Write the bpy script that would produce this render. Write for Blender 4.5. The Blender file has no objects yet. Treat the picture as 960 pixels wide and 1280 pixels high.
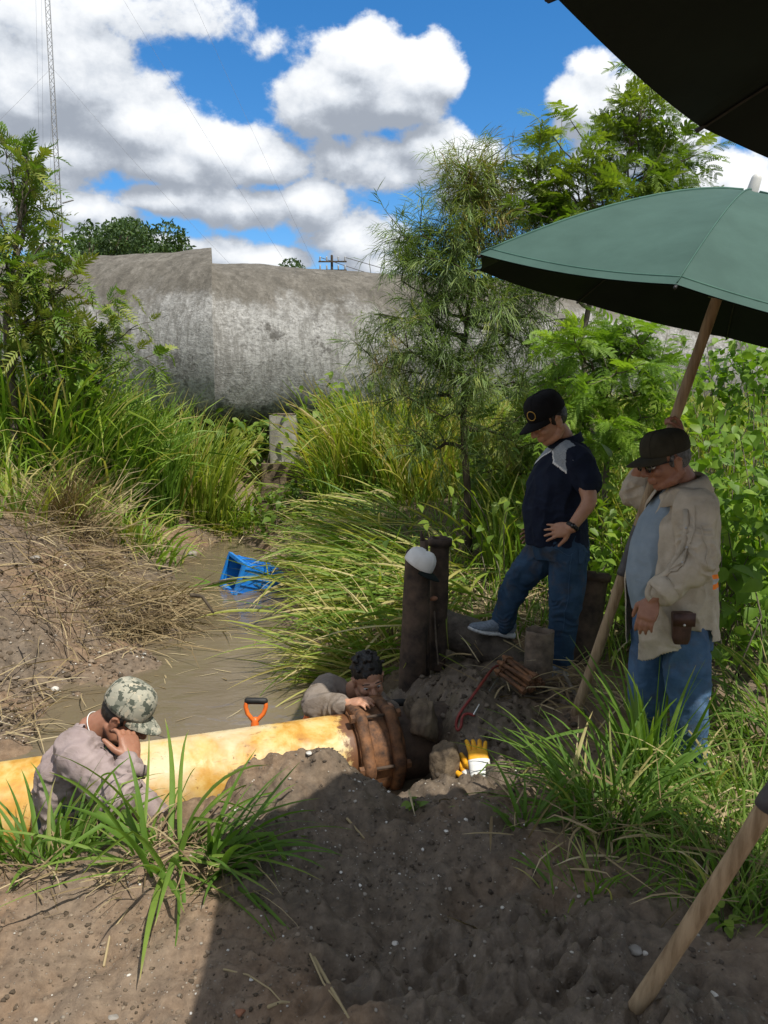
import bpy, math, random
import numpy as np
from mathutils import Matrix, Vector

random.seed(7)
RNG = np.random.default_rng(11)
SC = bpy.context.scene
COL = SC.collection

# ------------------------------------------------------------------ camera
PITCH = math.radians(8.0)
FPX = 961.0
CAMZ = 1.65
cam_data = bpy.data.cameras.new('camera')
cam = bpy.data.objects.new('camera', cam_data)
COL.objects.link(cam)
cam.location = (0, 0, CAMZ)
cam.rotation_euler = (math.radians(90) - PITCH, 0, 0)
cam_data.sensor_fit = 'VERTICAL'
cam_data.sensor_height = 36.0
cam_data.lens = 36.0 * FPX / 1280.0
cam_data.clip_start = 0.05
cam_data.clip_end = 5000
SC.camera = cam

SUN_H = (0.39, -0.45)                      # horizontal run towards the sun per metre of height
SUN_EL = math.atan2(1.0, math.hypot(*SUN_H))
SUN_DIR = np.array([SUN_H[0], SUN_H[1], 1.0]); SUN_DIR /= np.linalg.norm(SUN_DIR)

SC.view_settings.view_transform = 'Standard'
SC.view_settings.look = 'None'
SC.view_settings.gamma = 1.0
SC.view_settings.exposure = 1.48
SC.view_settings.use_curve_mapping = False
SC.cycles.use_denoising = True
SC.cycles.max_bounces = 6
SC.cycles.diffuse_bounces = 4
SC.cycles.transmission_bounces = 4
SC.cycles.transparent_max_bounces = 4
SC.cycles.sample_clamp_indirect = 4.0

sun_data = bpy.data.lights.new('sun', 'SUN')
sun_data.energy = 2.0
sun_data.angle = math.radians(0.53)
sun_data.color = (1.0, 0.94, 0.84)
sun = bpy.data.objects.new('sun', sun_data)
COL.objects.link(sun)
sun.location = (6, -5, 12)
sun.rotation_euler = Vector(SUN_DIR).to_track_quat('Z', 'Y').to_euler()

F_AX = np.array([0, math.cos(PITCH), -math.sin(PITCH)])
U_AX = np.array([0, math.sin(PITCH), math.cos(PITCH)])
R_AX = np.array([1.0, 0, 0])
CAM0 = np.array([0, 0, CAMZ])

def ray(px, py):
    return (px - 480) / FPX * R_AX - (py - 640) / FPX * U_AX + F_AX

def at(px, py, Y):
    """world point seen at a photograph pixel, Y metres in front of the viewer"""
    r = ray(px, py)
    return CAM0 + r * (Y / r[1])

def atz(px, py, z):
    r = ray(px, py)
    return CAM0 + r * ((z - CAMZ) / r[2])

# ------------------------------------------------------------------ world: sky with cumulus
def build_world():
    w = bpy.data.worlds.new('World')
    SC.world = w
    w.use_nodes = True
    nt = w.node_tree
    nt.nodes.clear()
    g = bpy.data.node_groups.new('cloud_field', 'ShaderNodeTree')
    g.interface.new_socket('Direction', in_out='INPUT', socket_type='NodeSocketVector')
    g.interface.new_socket('Density', in_out='OUTPUT', socket_type='NodeSocketFloat')
    gi = g.nodes.new('NodeGroupInput'); go = g.nodes.new('NodeGroupOutput')
    def m(op, a, b=None, c=None, clamp=False):
        n = g.nodes.new('ShaderNodeMath'); n.operation = op; n.use_clamp = clamp
        for i, v in enumerate((a, b, c)):
            if v is None: continue
            if isinstance(v, (int, float)): n.inputs[i].default_value = v
            else: g.links.new(v, n.inputs[i])
        return n.outputs[0]
    sep = g.nodes.new('ShaderNodeSeparateXYZ'); g.links.new(gi.outputs[0], sep.inputs[0])
    X, Y, Z = sep.outputs
    u = m('ARCTAN2', X, Y)
    v = m('ARCTAN2', Z, m('SQRT', m('ADD', m('MULTIPLY', X, X), m('MULTIPLY', Y, Y))))
    comb = g.nodes.new('ShaderNodeCombineXYZ')
    g.links.new(u, comb.inputs[0]); g.links.new(m('MULTIPLY', v, 1.35), comb.inputs[1])
    def noise(scale, detail, rough, off, dist=0.0):
        mp = g.nodes.new('ShaderNodeMapping'); mp.inputs['Location'].default_value = off
        g.links.new(comb.outputs[0], mp.inputs[0])
        n = g.nodes.new('ShaderNodeTexNoise'); n.inputs['Scale'].default_value = scale
        n.inputs['Detail'].default_value = detail; n.inputs['Roughness'].default_value = rough
        n.inputs['Distortion'].default_value = dist
        g.links.new(mp.outputs[0], n.inputs['Vector'])
        return n.outputs[0]
    # puffs: centre pixel, half width, half height in pixels, strength
    puffs = [(5, 125, 120, 80, 1), (100, 112, 88, 60, 1), (185, 156, 98, 52, 1), (262, 182, 80, 38, 1), (335, 205, 50, 22, .95),
             (70, 190, 190, 40, .9), (200, 205, 130, 28, .9),
             (90, 262, 120, 22, .9), (215, 250, 100, 22, .95), (300, 262, 70, 24, .9), (160, 305, 150, 24, .85), (395, 262, 42, 34, 1), (440, 300, 66, 34, 1), (320, 325, 110, 18, .9), (480, 330, 60, 18, .8),
             (455, 75, 62, 44, 1), (520, 92, 56, 40, 1), (420, 118, 86, 38, .95), (500, 130, 60, 30, .9), (560, 100, 28, 24, .8),
             (545, 190, 66, 34, 1), (470, 205, 80, 30, .75), (590, 205, 50, 34, .9), (610, 240, 60, 30, .8),
             (235, 28, 105, 34, .50), (330, 58, 60, 26, .46), (30, 20, 90, 26, .5), (130, 12, 50, 20, .4),
             (742, 78, 34, 20, .66), (725, 135, 42, 36, 1), (785, 140, 56, 42, 1), (830, 180, 60, 50, 1), (780, 190, 70, 44, .95), (880, 222, 56, 32, 1), (930, 235, 50, 32, 1), (690, 235, 90, 34, .75)]
    field = None
    for (px, py, a, b, s) in puffs:
        r = ray(px, py)
        u0 = math.atan2(r[0], r[1]); v0 = math.atan2(r[2], math.hypot(r[0], r[1]))
        a /= 961.; b /= 961.
        du = m('DIVIDE', m('SUBTRACT', u, u0), a); dv = m('DIVIDE', m('SUBTRACT', v, v0), b)
        d = m('SQRT', m('ADD', m('MULTIPLY', du, du), m('MULTIPLY', dv, dv)))
        e = m('MULTIPLY', m('SUBTRACT', 1.22, d), s * .80)
        field = e if field is None else m('SMOOTH_MAX', field, e, 0.12)
    # beyond the frame the sky goes on, with cloud added for ambient light
    far = m('SUBTRACT', noise(3.2, 3, .5, (3.1, 1.7, .4)), 0.31)
    far = m('MULTIPLY', far, 4.0)
    au = m('ABSOLUTE', u)
    side = m('MAXIMUM', m('MULTIPLY', m('SUBTRACT', au, .50), 6.0, clamp=True), m('MULTIPLY', m('SUBTRACT', v, .50), 6.0, clamp=True))
    side = m('MINIMUM', side, 1.0)
    field = m('ADD', m('MULTIPLY', field, m('SUBTRACT', 1.0, side)), m('MULTIPLY', far, side))
    n1 = m('SUBTRACT', noise(8.0, 8, .55, (0.2, .5, 1.3), .2), .5)
    n2 = m('SUBTRACT', noise(21.0, 8, .62, (4.2, .1, 2.3), .15), .5)
    dens = m('ADD', field, m('ADD', m('MULTIPLY', n1, 1.45), m('MULTIPLY', n2, .80)))
    g.links.new(dens, go.inputs[0])

    L = nt.links
    def nn(t): return nt.nodes.new(t)
    tc = nn('ShaderNodeTexCoord')
    def grp(vec):
        k = nn('ShaderNodeGroup'); k.node_tree = g; L.new(vec, k.inputs[0]); return k.outputs[0]
    def wm(op, a, b=None, clamp=False):
        n = nn('ShaderNodeMath'); n.operation = op; n.use_clamp = clamp
        for i, v_ in enumerate((a, b)):
            if v_ is None: continue
            if isinstance(v_, (int, float)): n.inputs[i].default_value = v_
            else: L.new(v_, n.inputs[i])
        return n.outputs[0]
    d0 = grp(tc.outputs['Generated'])
    add = nn('ShaderNodeVectorMath'); add.operation = 'ADD'
    L.new(tc.outputs['Generated'], add.inputs[0]); add.inputs[1].default_value = (.006, 0.0, .022)
    d1 = grp(add.outputs[0])
    add2 = nn('ShaderNodeVectorMath'); add2.operation = 'ADD'
    L.new(tc.outputs['Generated'], add2.inputs[0]); add2.inputs[1].default_value = (.014, 0.0, .060)
    d2 = grp(add2.outputs[0])
    alpha = nn('ShaderNodeMapRange'); alpha.interpolation_type = 'SMOOTHSTEP'
    alpha.inputs[1].default_value = .10; alpha.inputs[2].default_value = .38
    L.new(d0, alpha.inputs[0])
    relief = wm('MULTIPLY', wm('SUBTRACT', d0, d1), .95)
    broad = wm('MULTIPLY', wm('SUBTRACT', wm('MINIMUM', d0, 1.0), d2), .30)
    deep = wm('MULTIPLY', wm('MAXIMUM', wm('SUBTRACT', d2, .05), 0.0), .30)
    lum = wm('SUBTRACT', wm('ADD', wm('ADD', relief, broad), .58), deep)
    lit = nn('ShaderNodeMapRange'); lit.interpolation_type = 'SMOOTHSTEP'
    lit.inputs[1].default_value = -.05; lit.inputs[2].default_value = 1.30
    L.new(lum, lit.inputs[0])
    ramp = nn('ShaderNodeValToRGB')
    L.new(lit.outputs[0], ramp.inputs[0])
    cr = ramp.color_ramp
    cr.elements[0].position = 0.0; cr.elements[0].color = (.135, .150, .175, 1)
    cr.elements[1].position = 1.0; cr.elements[1].color = (.375, .382, .39, 1)
    e = cr.elements.new(.42); e.color = (.25, .267, .292, 1)
    sky = nn('ShaderNodeTexSky'); sky.sky_type = 'NISHITA'; sky.sun_disc = False
    sky.sun_elevation = SUN_EL
    sky.sun_rotation = math.atan2(SUN_H[0], SUN_H[1])
    sky.altitude = 0; sky.air_density = 1.0; sky.dust_density = .25; sky.ozone_density = 4.5
    bg1 = nn('ShaderNodeBackground'); bg1.inputs[1].default_value = .070
    hs = nn('ShaderNodeHueSaturation'); hs.inputs['Saturation'].default_value = 1.3; hs.inputs['Value'].default_value = .86
    L.new(sky.outputs[0], hs.inputs['Color']); L.new(hs.outputs[0], bg1.inputs[0])
    bg2 = nn('ShaderNodeBackground'); bg2.inputs[1].default_value = 1.0
    L.new(ramp.outputs[0], bg2.inputs[0])
    sepz = nn('ShaderNodeSeparateXYZ'); L.new(tc.outputs['Generated'], sepz.inputs[0])
    up = wm('MULTIPLY', wm('ADD', sepz.outputs[2], .02), 20.0, clamp=True)
    mix = nn('ShaderNodeMixShader')
    L.new(wm('MULTIPLY', alpha.outputs[0], up), mix.inputs[0])
    L.new(bg1.outputs[0], mix.inputs[1]); L.new(bg2.outputs[0], mix.inputs[2])
    out = nn('ShaderNodeOutputWorld'); L.new(mix.outputs[0], out.inputs[0])
build_world()

# ------------------------------------------------------------------ noise
def _hash(ix, iy, iz, seed):
    h = (ix.astype(np.int64) * 374761393 + iy.astype(np.int64) * 668265263 + iz.astype(np.int64) * 1274126177 + seed * 974634777) & 0xffffffff
    h = ((h ^ (h >> 13)) * 1103515245) & 0xffffffff
    h = ((h ^ (h >> 16)) * 2246822519) & 0xffffffff
    return ((h ^ (h >> 15)) & 0xffffff) / float(0xffffff)

def vnoise(p, seed=0):
    p = np.asarray(p, float)
    i = np.floor(p).astype(np.int64); f = p - i
    f = f * f * f * (f * (f * 6 - 15) + 10)
    r = 0
    for dx in (0, 1):
        for dy in (0, 1):
            for dz in (0, 1):
                wgt = (f[:, 0] if dx else 1 - f[:, 0]) * (f[:, 1] if dy else 1 - f[:, 1]) * (f[:, 2] if dz else 1 - f[:, 2])
                r = r + wgt * _hash(i[:, 0] + dx, i[:, 1] + dy, i[:, 2] + dz, seed)
    return r * 2 - 1

def fbm(p, octaves=4, seed=0, gain=.5):
    p = np.asarray(p, float); a = 1.0; r = 0; tot = 0
    for o in range(octaves):
        r = r + a * vnoise(p * (2 ** o) + 17.3 * o, seed + o); tot += a; a *= gain
    return r / tot

def nrm(v):
    v = np.asarray(v, float)
    n = np.linalg.norm(v, axis=-1, keepdims=True)
    return v / np.maximum(n, 1e-9)

# ------------------------------------------------------------------ objects
ORIGIN = {}

def tag(o, label=None, cat=None, group=None, kind=None):
    if label: o['label'] = label
    if cat: o['category'] = cat
    if group: o['group'] = group
    if kind: o['kind'] = kind
    return o

def thing(name, label, cat, base, group=None, kind=None):
    o = bpy.data.objects.new(name, None)
    COL.objects.link(o)
    o.location = tuple(base); o.empty_display_size = .1
    ORIGIN[o.name] = np.array(base, float)
    return tag(o, label, cat, group, kind)

def mesh_of(name, V, F, mat=None, smooth=True, tint=None, mats=None, mat_idx=None):
    me = bpy.data.meshes.new(name)
    V = np.asarray(V, np.float32)
    if isinstance(F, np.ndarray):
        n, k = F.shape
        me.vertices.add(len(V)); me.vertices.foreach_set('co', V.ravel())
        me.loops.add(n * k); me.loops.foreach_set('vertex_index', F.astype(np.int32).ravel())
        me.polygons.add(n); me.polygons.foreach_set('loop_start', np.arange(0, n * k, k, dtype=np.int32))
        me.update(calc_edges=True)
    else:
        me.from_pydata([tuple(map(float, v)) for v in V], [], F)
        me.update()
    if smooth: me.polygons.foreach_set('use_smooth', np.ones(len(me.polygons), bool))
    for m_ in (mats or ([mat] if mat else [])): me.materials.append(m_)
    if mat_idx is not None: me.polygons.foreach_set('material_index', np.asarray(mat_idx, np.int32))
    if tint is not None:
        a = me.attributes.new('tint', 'FLOAT', 'POINT'); a.data.foreach_set('value', np.asarray(tint, np.float32))
    return me

def put(name, V, F, mat, parent=None, base=None, smooth=True, tint=None, mats=None, mat_idx=None, kind=None):
    """link world-space geometry as ONE object, its origin on its thing's base (or on `base`)"""
    V = np.asarray(V, float)
    org = ORIGIN[parent.name] if parent is not None else (np.array(base, float) if base is not None else np.zeros(3))
    me = mesh_of(name, V - org, F, mat, smooth, tint, mats, mat_idx)
    o = bpy.data.objects.new(name, me)
    COL.objects.link(o)
    if parent is not None: o.parent = parent
    else: o.location = tuple(org)
    ORIGIN[o.name] = org
    if kind: o['kind'] = kind
    return o

class Geo:
    """collects closed shapes"""
    def __init__(s): s.v = []; s.f = []; s.n = 0
    def add(s, V, F):
        V = np.asarray(V, float)
        s.v.append(V); s.f += [tuple(int(i) + s.n for i in q) for q in F]; s.n += len(V)
    def V(s): return np.concatenate(s.v)
    def tube(s, pts, rad, n=12, ref=(0, 0, 1), round_caps=True, cap=True):
        pts = np.asarray(pts, float); k = len(pts)
        rad = [(r, r) if np.isscalar(r) else r for r in (rad if hasattr(rad, '__len__') else [rad] * k)]
        rad = np.array(rad, float)
        T = np.zeros_like(pts)
        T[1:-1] = nrm(pts[2:] - pts[:-2]) if k > 2 else T[1:-1]
        T[0] = nrm(pts[1] - pts[0]); T[-1] = nrm(pts[-1] - pts[-2])
        ring_c = list(pts); ring_r = list(rad); ring_t = list(T)
        if round_caps:
            for ph in (.45, .85, 1.2):
                ring_c.insert(0, pts[0] - T[0] * min(rad[0]) * math.sin(ph)); ring_r.insert(0, rad[0] * math.cos(ph)); ring_t.insert(0, T[0])
                ring_c.append(pts[-1] + T[-1] * min(rad[-1]) * math.sin(ph)); ring_r.append(rad[-1] * math.cos(ph)); ring_t.append(T[-1])
        V = []; ref = np.array(ref, float)
        if abs(np.dot(nrm(ref), nrm(pts[-1] - pts[0]))) > .95: ref = np.array([1., .2, 0])
        A_prev = None
        for c, r, t in zip(ring_c, ring_r, ring_t):
            a = ref if A_prev is None else A_prev
            A = nrm(a - np.dot(a, t) * t); A_prev = A; B = np.cross(t, A)
            ang = np.linspace(0, 2 * math.pi, n, endpoint=False)
            V.append(c + np.outer(np.cos(ang), A) * r[0] + np.outer(np.sin(ang), B) * r[1])
        m_ = len(V); F = []
        for i in range(m_ - 1):
            for j in range(n):
                F.append((i * n + j, i * n + (j + 1) % n, (i + 1) * n + (j + 1) % n, (i + 1) * n + j))
        if cap:
            F.append(tuple(reversed(range(n)))); F.append(tuple(range((m_ - 1) * n, m_ * n)))
        s.add(np.concatenate(V), F); return s
    def loft(s, rings, n=20, power=2.0):
        """rings: (centre, half vector A, half vector B)"""
        V = []; ang = np.linspace(0, 2 * math.pi, n, endpoint=False)
        ca = np.sign(np.cos(ang)) * np.abs(np.cos(ang)) ** (2 / power); sa = np.sign(np.sin(ang)) * np.abs(np.sin(ang)) ** (2 / power)
        for c, A, B in rings: V.append(np.asarray(c, float) + np.outer(ca, A) + np.outer(sa, B))
        F = []; m_ = len(V)
        for i in range(m_ - 1):
            for j in range(n):
                F.append((i * n + j, i * n + (j + 1) % n, (i + 1) * n + (j + 1) % n, (i + 1) * n + j))
        F.append(tuple(reversed(range(n)))); F.append(tuple(range((m_ - 1) * n, m_ * n)))
        s.add(np.concatenate(V), F); return s
    def ball(s, c, ax, nu=16, nv=10):
        """ax: 3 half-axis vectors as rows, or radius"""
        if np.isscalar(ax): ax = np.eye(3) * ax
        ax = np.asarray(ax, float); V = [np.asarray(c, float) - ax[2]]
        for i in range(1, nv):
            ph = -math.pi / 2 + math.pi * i / nv
            th = np.linspace(0, 2 * math.pi, nu, endpoint=False)
            V += list(np.asarray(c, float) + np.outer(np.cos(th) * math.cos(ph), ax[0]) + np.outer(np.sin(th) * math.cos(ph), ax[1]) + math.sin(ph) * ax[2])
        V.append(np.asarray(c, float) + ax[2]); F = []
        for j in range(nu): F.append((0, 1 + (j + 1) % nu, 1 + j))
        for i in range(nv - 2):
            for j in range(nu):
                a = 1 + i * nu; F.append((a + j, a + (j + 1) % nu, a + nu + (j + 1) % nu, a + nu + j))
        e = 1 + (nv - 1) * nu; a = 1 + (nv - 2) * nu
        for j in range(nu): F.append((a + j, a + (j + 1) % nu, e))
        s.add(V, F); return s
    def box(s, c, ax):
        ax = np.asarray(ax, float); c = np.asarray(c, float)
        V = [c + sx * ax[0] + sy * ax[1] + sz * ax[2] for sx in (-1, 1) for sy in (-1, 1) for sz in (-1, 1)]
        s.add(V, [(0, 1, 3, 2), (4, 6, 7, 5), (0, 4, 5, 1), (2, 3, 7, 6), (0, 2, 6, 4), (1, 5, 7, 3)]); return s
    def put(s, name, mat, parent=None, base=None, smooth=True, **kw):
        return put(name, s.V(), s.f, mat, parent, base, smooth, **kw)

def fuse(G, voxel, smooth=4, factor=.5):
    """one continuous surface out of overlapping shapes -> (verts, faces array list)"""
    me = mesh_of('fuse', G.V(), G.f)
    o = bpy.data.objects.new('fuse', me); COL.objects.link(o)
    r = o.modifiers.new('r', 'REMESH'); r.mode = 'VOXEL'; r.voxel_size = voxel; r.adaptivity = 0
    if smooth:
        s = o.modifiers.new('s', 'SMOOTH'); s.factor = factor; s.iterations = smooth
    dg = bpy.context.evaluated_depsgraph_get()
    ev = o.evaluated_get(dg); em = ev.to_mesh()
    V = np.empty(len(em.vertices) * 3, np.float32); em.vertices.foreach_get('co', V)
    N = np.empty(len(em.vertices) * 3, np.float32); em.vertices.foreach_get('normal', N)
    F = np.empty(len(em.loops), np.int32); em.loops.foreach_get('vertex_index', F)
    cnt = np.empty(len(em.polygons), np.int32); em.polygons.foreach_get('loop_total', cnt)
    ev.to_mesh_clear()
    bpy.data.objects.remove(o); bpy.data.meshes.remove(me)
    V = V.reshape(-1, 3).astype(float); N = N.reshape(-1, 3).astype(float)
    assert (cnt == 4).all()
    return V, F.reshape(-1, 4), N

def sub_mesh(V, F, mask):
    F = F[mask]; idx = np.unique(F); mp = np.full(len(V), -1); mp[idx] = np.arange(len(idx))
    return V[idx], mp[F]

# ------------------------------------------------------------------ materials
class Mat:
    def __init__(s, name, rough=.8, spec=.3):
        s.m = bpy.data.materials.new(name); s.m.use_nodes = True
        s.nt = s.m.node_tree; s.b = s.nt.nodes['Principled BSDF']
        s.out = s.nt.nodes['Material Output']
        s.b.inputs['Roughness'].default_value = rough
        s.b.inputs['Specular IOR Level'].default_value = spec
    def n(s, t, **kw):
        k = s.nt.nodes.new(t)
        for a, v in kw.items(): setattr(k, a, v)
        return k
    def link(s, a, b): s.nt.links.new(a, b)
    def coord(s, kind='Object'):
        return s.n('ShaderNodeTexCoord').outputs[kind]
    def noise(s, scale, detail=5, rough=.55, vec=None, stretch=None, dist=0, off=None):
        k = s.n('ShaderNodeTexNoise'); k.inputs['Scale'].default_value = scale; k.inputs['Detail'].default_value = detail
        k.inputs['Roughness'].default_value = rough; k.inputs['Distortion'].default_value = dist
        v = vec or s.coord()
        if stretch or off:
            mp = s.n('ShaderNodeMapping'); s.link(v, mp.inputs[0])
            if stretch: mp.inputs['Scale'].default_value = stretch
            if off: mp.inputs['Location'].default_value = off
            v = mp.outputs[0]
        s.link(v, k.inputs['Vector']); return k.outputs[0]
    def ramp(s, fac, stops, interp='LINEAR'):
        k = s.n('ShaderNodeValToRGB'); s.link(fac, k.inputs[0]); e = k.color_ramp.elements; k.color_ramp.interpolation = interp
        while len(e) > 1: e.remove(e[-1])
        e[0].position = stops[0][0]; e[0].color = tuple(stops[0][1]) + (1,)
        for p, c in stops[1:]:
            q = e.new(p); q.color = tuple(c) + (1,)
        return k.outputs[0]
    def val(s, fac, a, b, c=0., d=1., smooth=True):
        k = s.n('ShaderNodeMapRange'); s.link(fac, k.inputs[0])
        if smooth: k.interpolation_type = 'SMOOTHSTEP'
        for i, v in enumerate((a, b, c, d)): k.inputs[i + 1].default_value = v
        return k.outputs[0]
    def mix(s, fac, a, b, mode='MIX'):
        k = s.n('ShaderNodeMix', data_type='RGBA', blend_type=mode)
        for i, v in ((0, fac), (6, a), (7, b)):
            if isinstance(v, (int, float)): k.inputs[i].default_value = v
            elif isinstance(v, tuple): k.inputs[i].default_value = v + (1,)
            else: s.link(v, k.inputs[i])
        return k.outputs[2]
    def math(s, op, a, b=None, clamp=False):
        k = s.n('ShaderNodeMath', operation=op, use_clamp=clamp)
        for i, v in enumerate((a, b)):
            if v is None: continue
            if isinstance(v, (int, float)): k.inputs[i].default_value = v
            else: s.link(v, k.inputs[i])
        return k.outputs[0]
    def color(s, c):
        if isinstance(c, tuple): s.b.inputs['Base Color'].default_value = c + (1,)
        else: s.link(c, s.b.inputs['Base Color'])
        return s
    def rough(s, r): s.link(r, s.b.inputs['Roughness']); return s
    def bump(s, h, strength=.4, dist=.01):
        k = s.n('ShaderNodeBump'); k.inputs['Strength'].default_value = strength; k.inputs['Distance'].default_value = dist
        s.link(h, k.inputs['Height']); s.link(k.outputs[0], s.b.inputs['Normal']); return s
    def attr(s, name):
        return s.n('ShaderNodeAttribute', attribute_name=name).outputs['Fac']
    def sep(s, v):
        k = s.n('ShaderNodeSeparateXYZ'); s.link(v, k.inputs[0]); return k.outputs

def noisy(name, c1, c2, scale=8, rough=.8, bump=.3, bscale=60, bdist=.004, spec=.3, stretch=None, lo=.35, hi=.65, metallic=0):
    k = Mat(name, rough, spec)
    k.color(k.ramp(k.noise(scale, 6, .6, stretch=stretch), [(lo, c1), (hi, c2)]))
    k.b.inputs['Metallic'].default_value = metallic
    if bump: k.bump(k.noise(bscale, 6, .65, stretch=stretch), bump, bdist)
    return k.m

def leafy(name, stops, trans=.35, rough=.5, spec=.35, tcol=1.5):
    """leaf / blade colour from its own tint, let some light through"""
    k = Mat(name, rough, spec)
    c = k.ramp(k.attr('tint'), stops)
    geo = k.n('ShaderNodeTexCoord').outputs['Object']
    c = k.mix(.55, c, k.mix(k.noise(30, 3, .6, vec=geo), (.35, .35, .35), (.68, .68, .62)), 'OVERLAY')
    k.color(c)
    t = k.n('ShaderNodeBsdfTranslucent')
    tc = k.mix(1.0, c, (tcol * .95, tcol, tcol * .35), 'MULTIPLY'); k.link(tc, t.inputs[0])
    mx = k.n('ShaderNodeMixShader'); mx.inputs[0].default_value = trans
    k.link(k.b.outputs[0], mx.inputs[1]); k.link(t.outputs[0], mx.inputs[2]); k.link(mx.outputs[0], k.out.inputs[0])
    return k.m

M = {}
GREEN = [(0, (.055, .120, .014)), (.35, (.118, .220, .026)), (.62, (.20, .305, .038)), (.82, (.31, .34, .06)), (1, (.43, .36, .17))]
M['blade'] = leafy('grass_blade', GREEN, .35)
M['blade_deep'] = leafy('deep_blade', [(0, (.050, .115, .018)), (.5, (.11, .205, .030)), (.8, (.18, .27, .05)), (1, (.40, .34, .16))], .38, .58, .28)
M['straw'] = leafy('straw', [(0, (.10, .07, .04)), (.4, (.24, .18, .10)), (.75, (.40, .32, .19)), (1, (.52, .45, .30))], .15, .8, .15, 1.1)
M['draped'] = leafy('draped_blade', [(0, (.07, .145, .02)), (.4, (.16, .245, .035)), (.62, (.31, .33, .07)), (.8, (.44, .38, .16)), (1, (.55, .47, .26))], .35)
M['yellow_blade'] = leafy('yellow_blade', [(0, (.10, .175, .02)), (.5, (.23, .30, .035)), (.8, (.36, .34, .07)), (1, (.42, .33, .15))], .42)
M['leaf_dark'] = leafy('dark_leaf', [(0, (.055, .11, .018)), (.5, (.11, .19, .028)), (.8, (.18, .25, .04)), (1, (.28, .27, .065))], .3)
M['leaf_mid'] = leafy('mid_leaf', [(0, (.06, .11, .014)), (.5, (.12, .20, .024)), (1, (.22, .29, .04))], .38)
M['leaf_light'] = leafy('light_leaf', [(0, (.09, .18, .022)), (.5, (.17, .285, .034)), (1, (.26, .36, .055))], .42)
M['leaf_grey'] = leafy('grey_leaf', [(0, (.075, .125, .038)), (.5, (.14, .215, .060)), (.85, (.21, .27, .07)), (1, (.29, .23, .09))], .25)
M['leaf_far'] = leafy('far_leaf', [(0, (.03, .06, .02)), (.6, (.06, .11, .03)), (1, (.10, .15, .04))], .25)
M['bark'] = noisy('bark', (.06, .05, .038), (.17, .145, .11), 14, .9, .6, 40, .01, stretch=(1, 1, .25))
M['bark_dark'] = noisy('dark_bark', (.035, .027, .02), (.10, .08, .055), 14, .9, .6, 40, .01, stretch=(1, 1, .25))

def soil_material():
    k = Mat('soil', .9, .25)
    co = k.coord('Object')
    wet = k.attr('wet'); gr = k.attr('grassy')
    big = k.noise(1.6, 6, .62, vec=co); fine = k.noise(22, 8, .7, vec=co); grit = k.noise(150, 4, .7, vec=co)
    dry = k.ramp(fine, [(.28, (.100, .062, .036)), (.5, (.200, .130, .078)), (.72, (.30, .21, .135))])
    dry = k.mix(k.val(big, .4, .65), dry, k.ramp(fine, [(.3, (.115, .082, .056)), (.7, (.25, .19, .135))]))
    mud = k.ramp(fine, [(.3, (.060, .045, .031)), (.55, (.140, .107, .075)), (.8, (.24, .19, .138))])
    wf = k.math('ADD', wet, k.math('MULTIPLY', k.math('SUBTRACT', big, .5), .7))
    wm_ = k.val(wf, .36, .62)
    c = k.mix(wm_, dry, mud)
    # pale grit of crushed shell and gravel in the soil
    vor = k.n('ShaderNodeTexVoronoi', feature='F1'); vor.inputs['Scale'].default_value = 85
    k.link(co, vor.inputs['Vector'])
    keep = k.math('GREATER_THAN', k.sep(vor.outputs['Color'])[0], .80)
    chip = k.math('MULTIPLY', k.val(vor.outputs['Distance'], .30, .20), keep)
    chip = k.math('MULTIPLY', chip, k.val(k.noise(3.1, 3, .6, vec=co, off=(4, 2, 0)), .42, .6))
    c = k.mix(k.math('MULTIPLY', chip, .45), c, k.ramp(grit, [(.3, (.26, .23, .19)), (.7, (.52, .49, .44))]))
    litter = k.ramp(k.noise(35, 7, .75, vec=co, stretch=(1, .35, 1)), [(.35, (.045, .038, .02)), (.55, (.12, .095, .05)), (.75, (.22, .18, .10))])
    c = k.mix(k.val(gr, .35, .8), c, litter)
    k.color(c)
    r = k.math('ADD', k.val(wf, .4, .75, .93, .42), k.math('MULTIPLY', k.math('SUBTRACT', fine, .5), .5)); k.rough(r); k.b.inputs['Specular IOR Level'].default_value = .4
    h = k.math('ADD', k.math('MULTIPLY', fine, .6), k.math('ADD', k.math('MULTIPLY', grit, .25), k.math('MULTIPLY', chip, .35)))
    k.bump(h, .75, .02)
    return k.m
M['soil'] = soil_material()

def water_material():
    k = Mat('muddy_water', .06, .5)
    co = k.coord('Object')
    k.color(k.ramp(k.noise(.9, 4, .55, vec=co, dist=.6), [(.3, (.122, .096, .062)), (.7, (.165, .133, .090))]))
    w1 = k.noise(4.0, 2, .45, vec=co, stretch=(1, 1.7, 1), dist=.5); w2 = k.noise(15, 2, .5, vec=co, stretch=(1, 1.5, 1), dist=.4)
    k.bump(k.math('ADD', w1, k.math('MULTIPLY', w2, .20)), .20, .035)
    return k.m
M['water'] = water_material()

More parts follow.
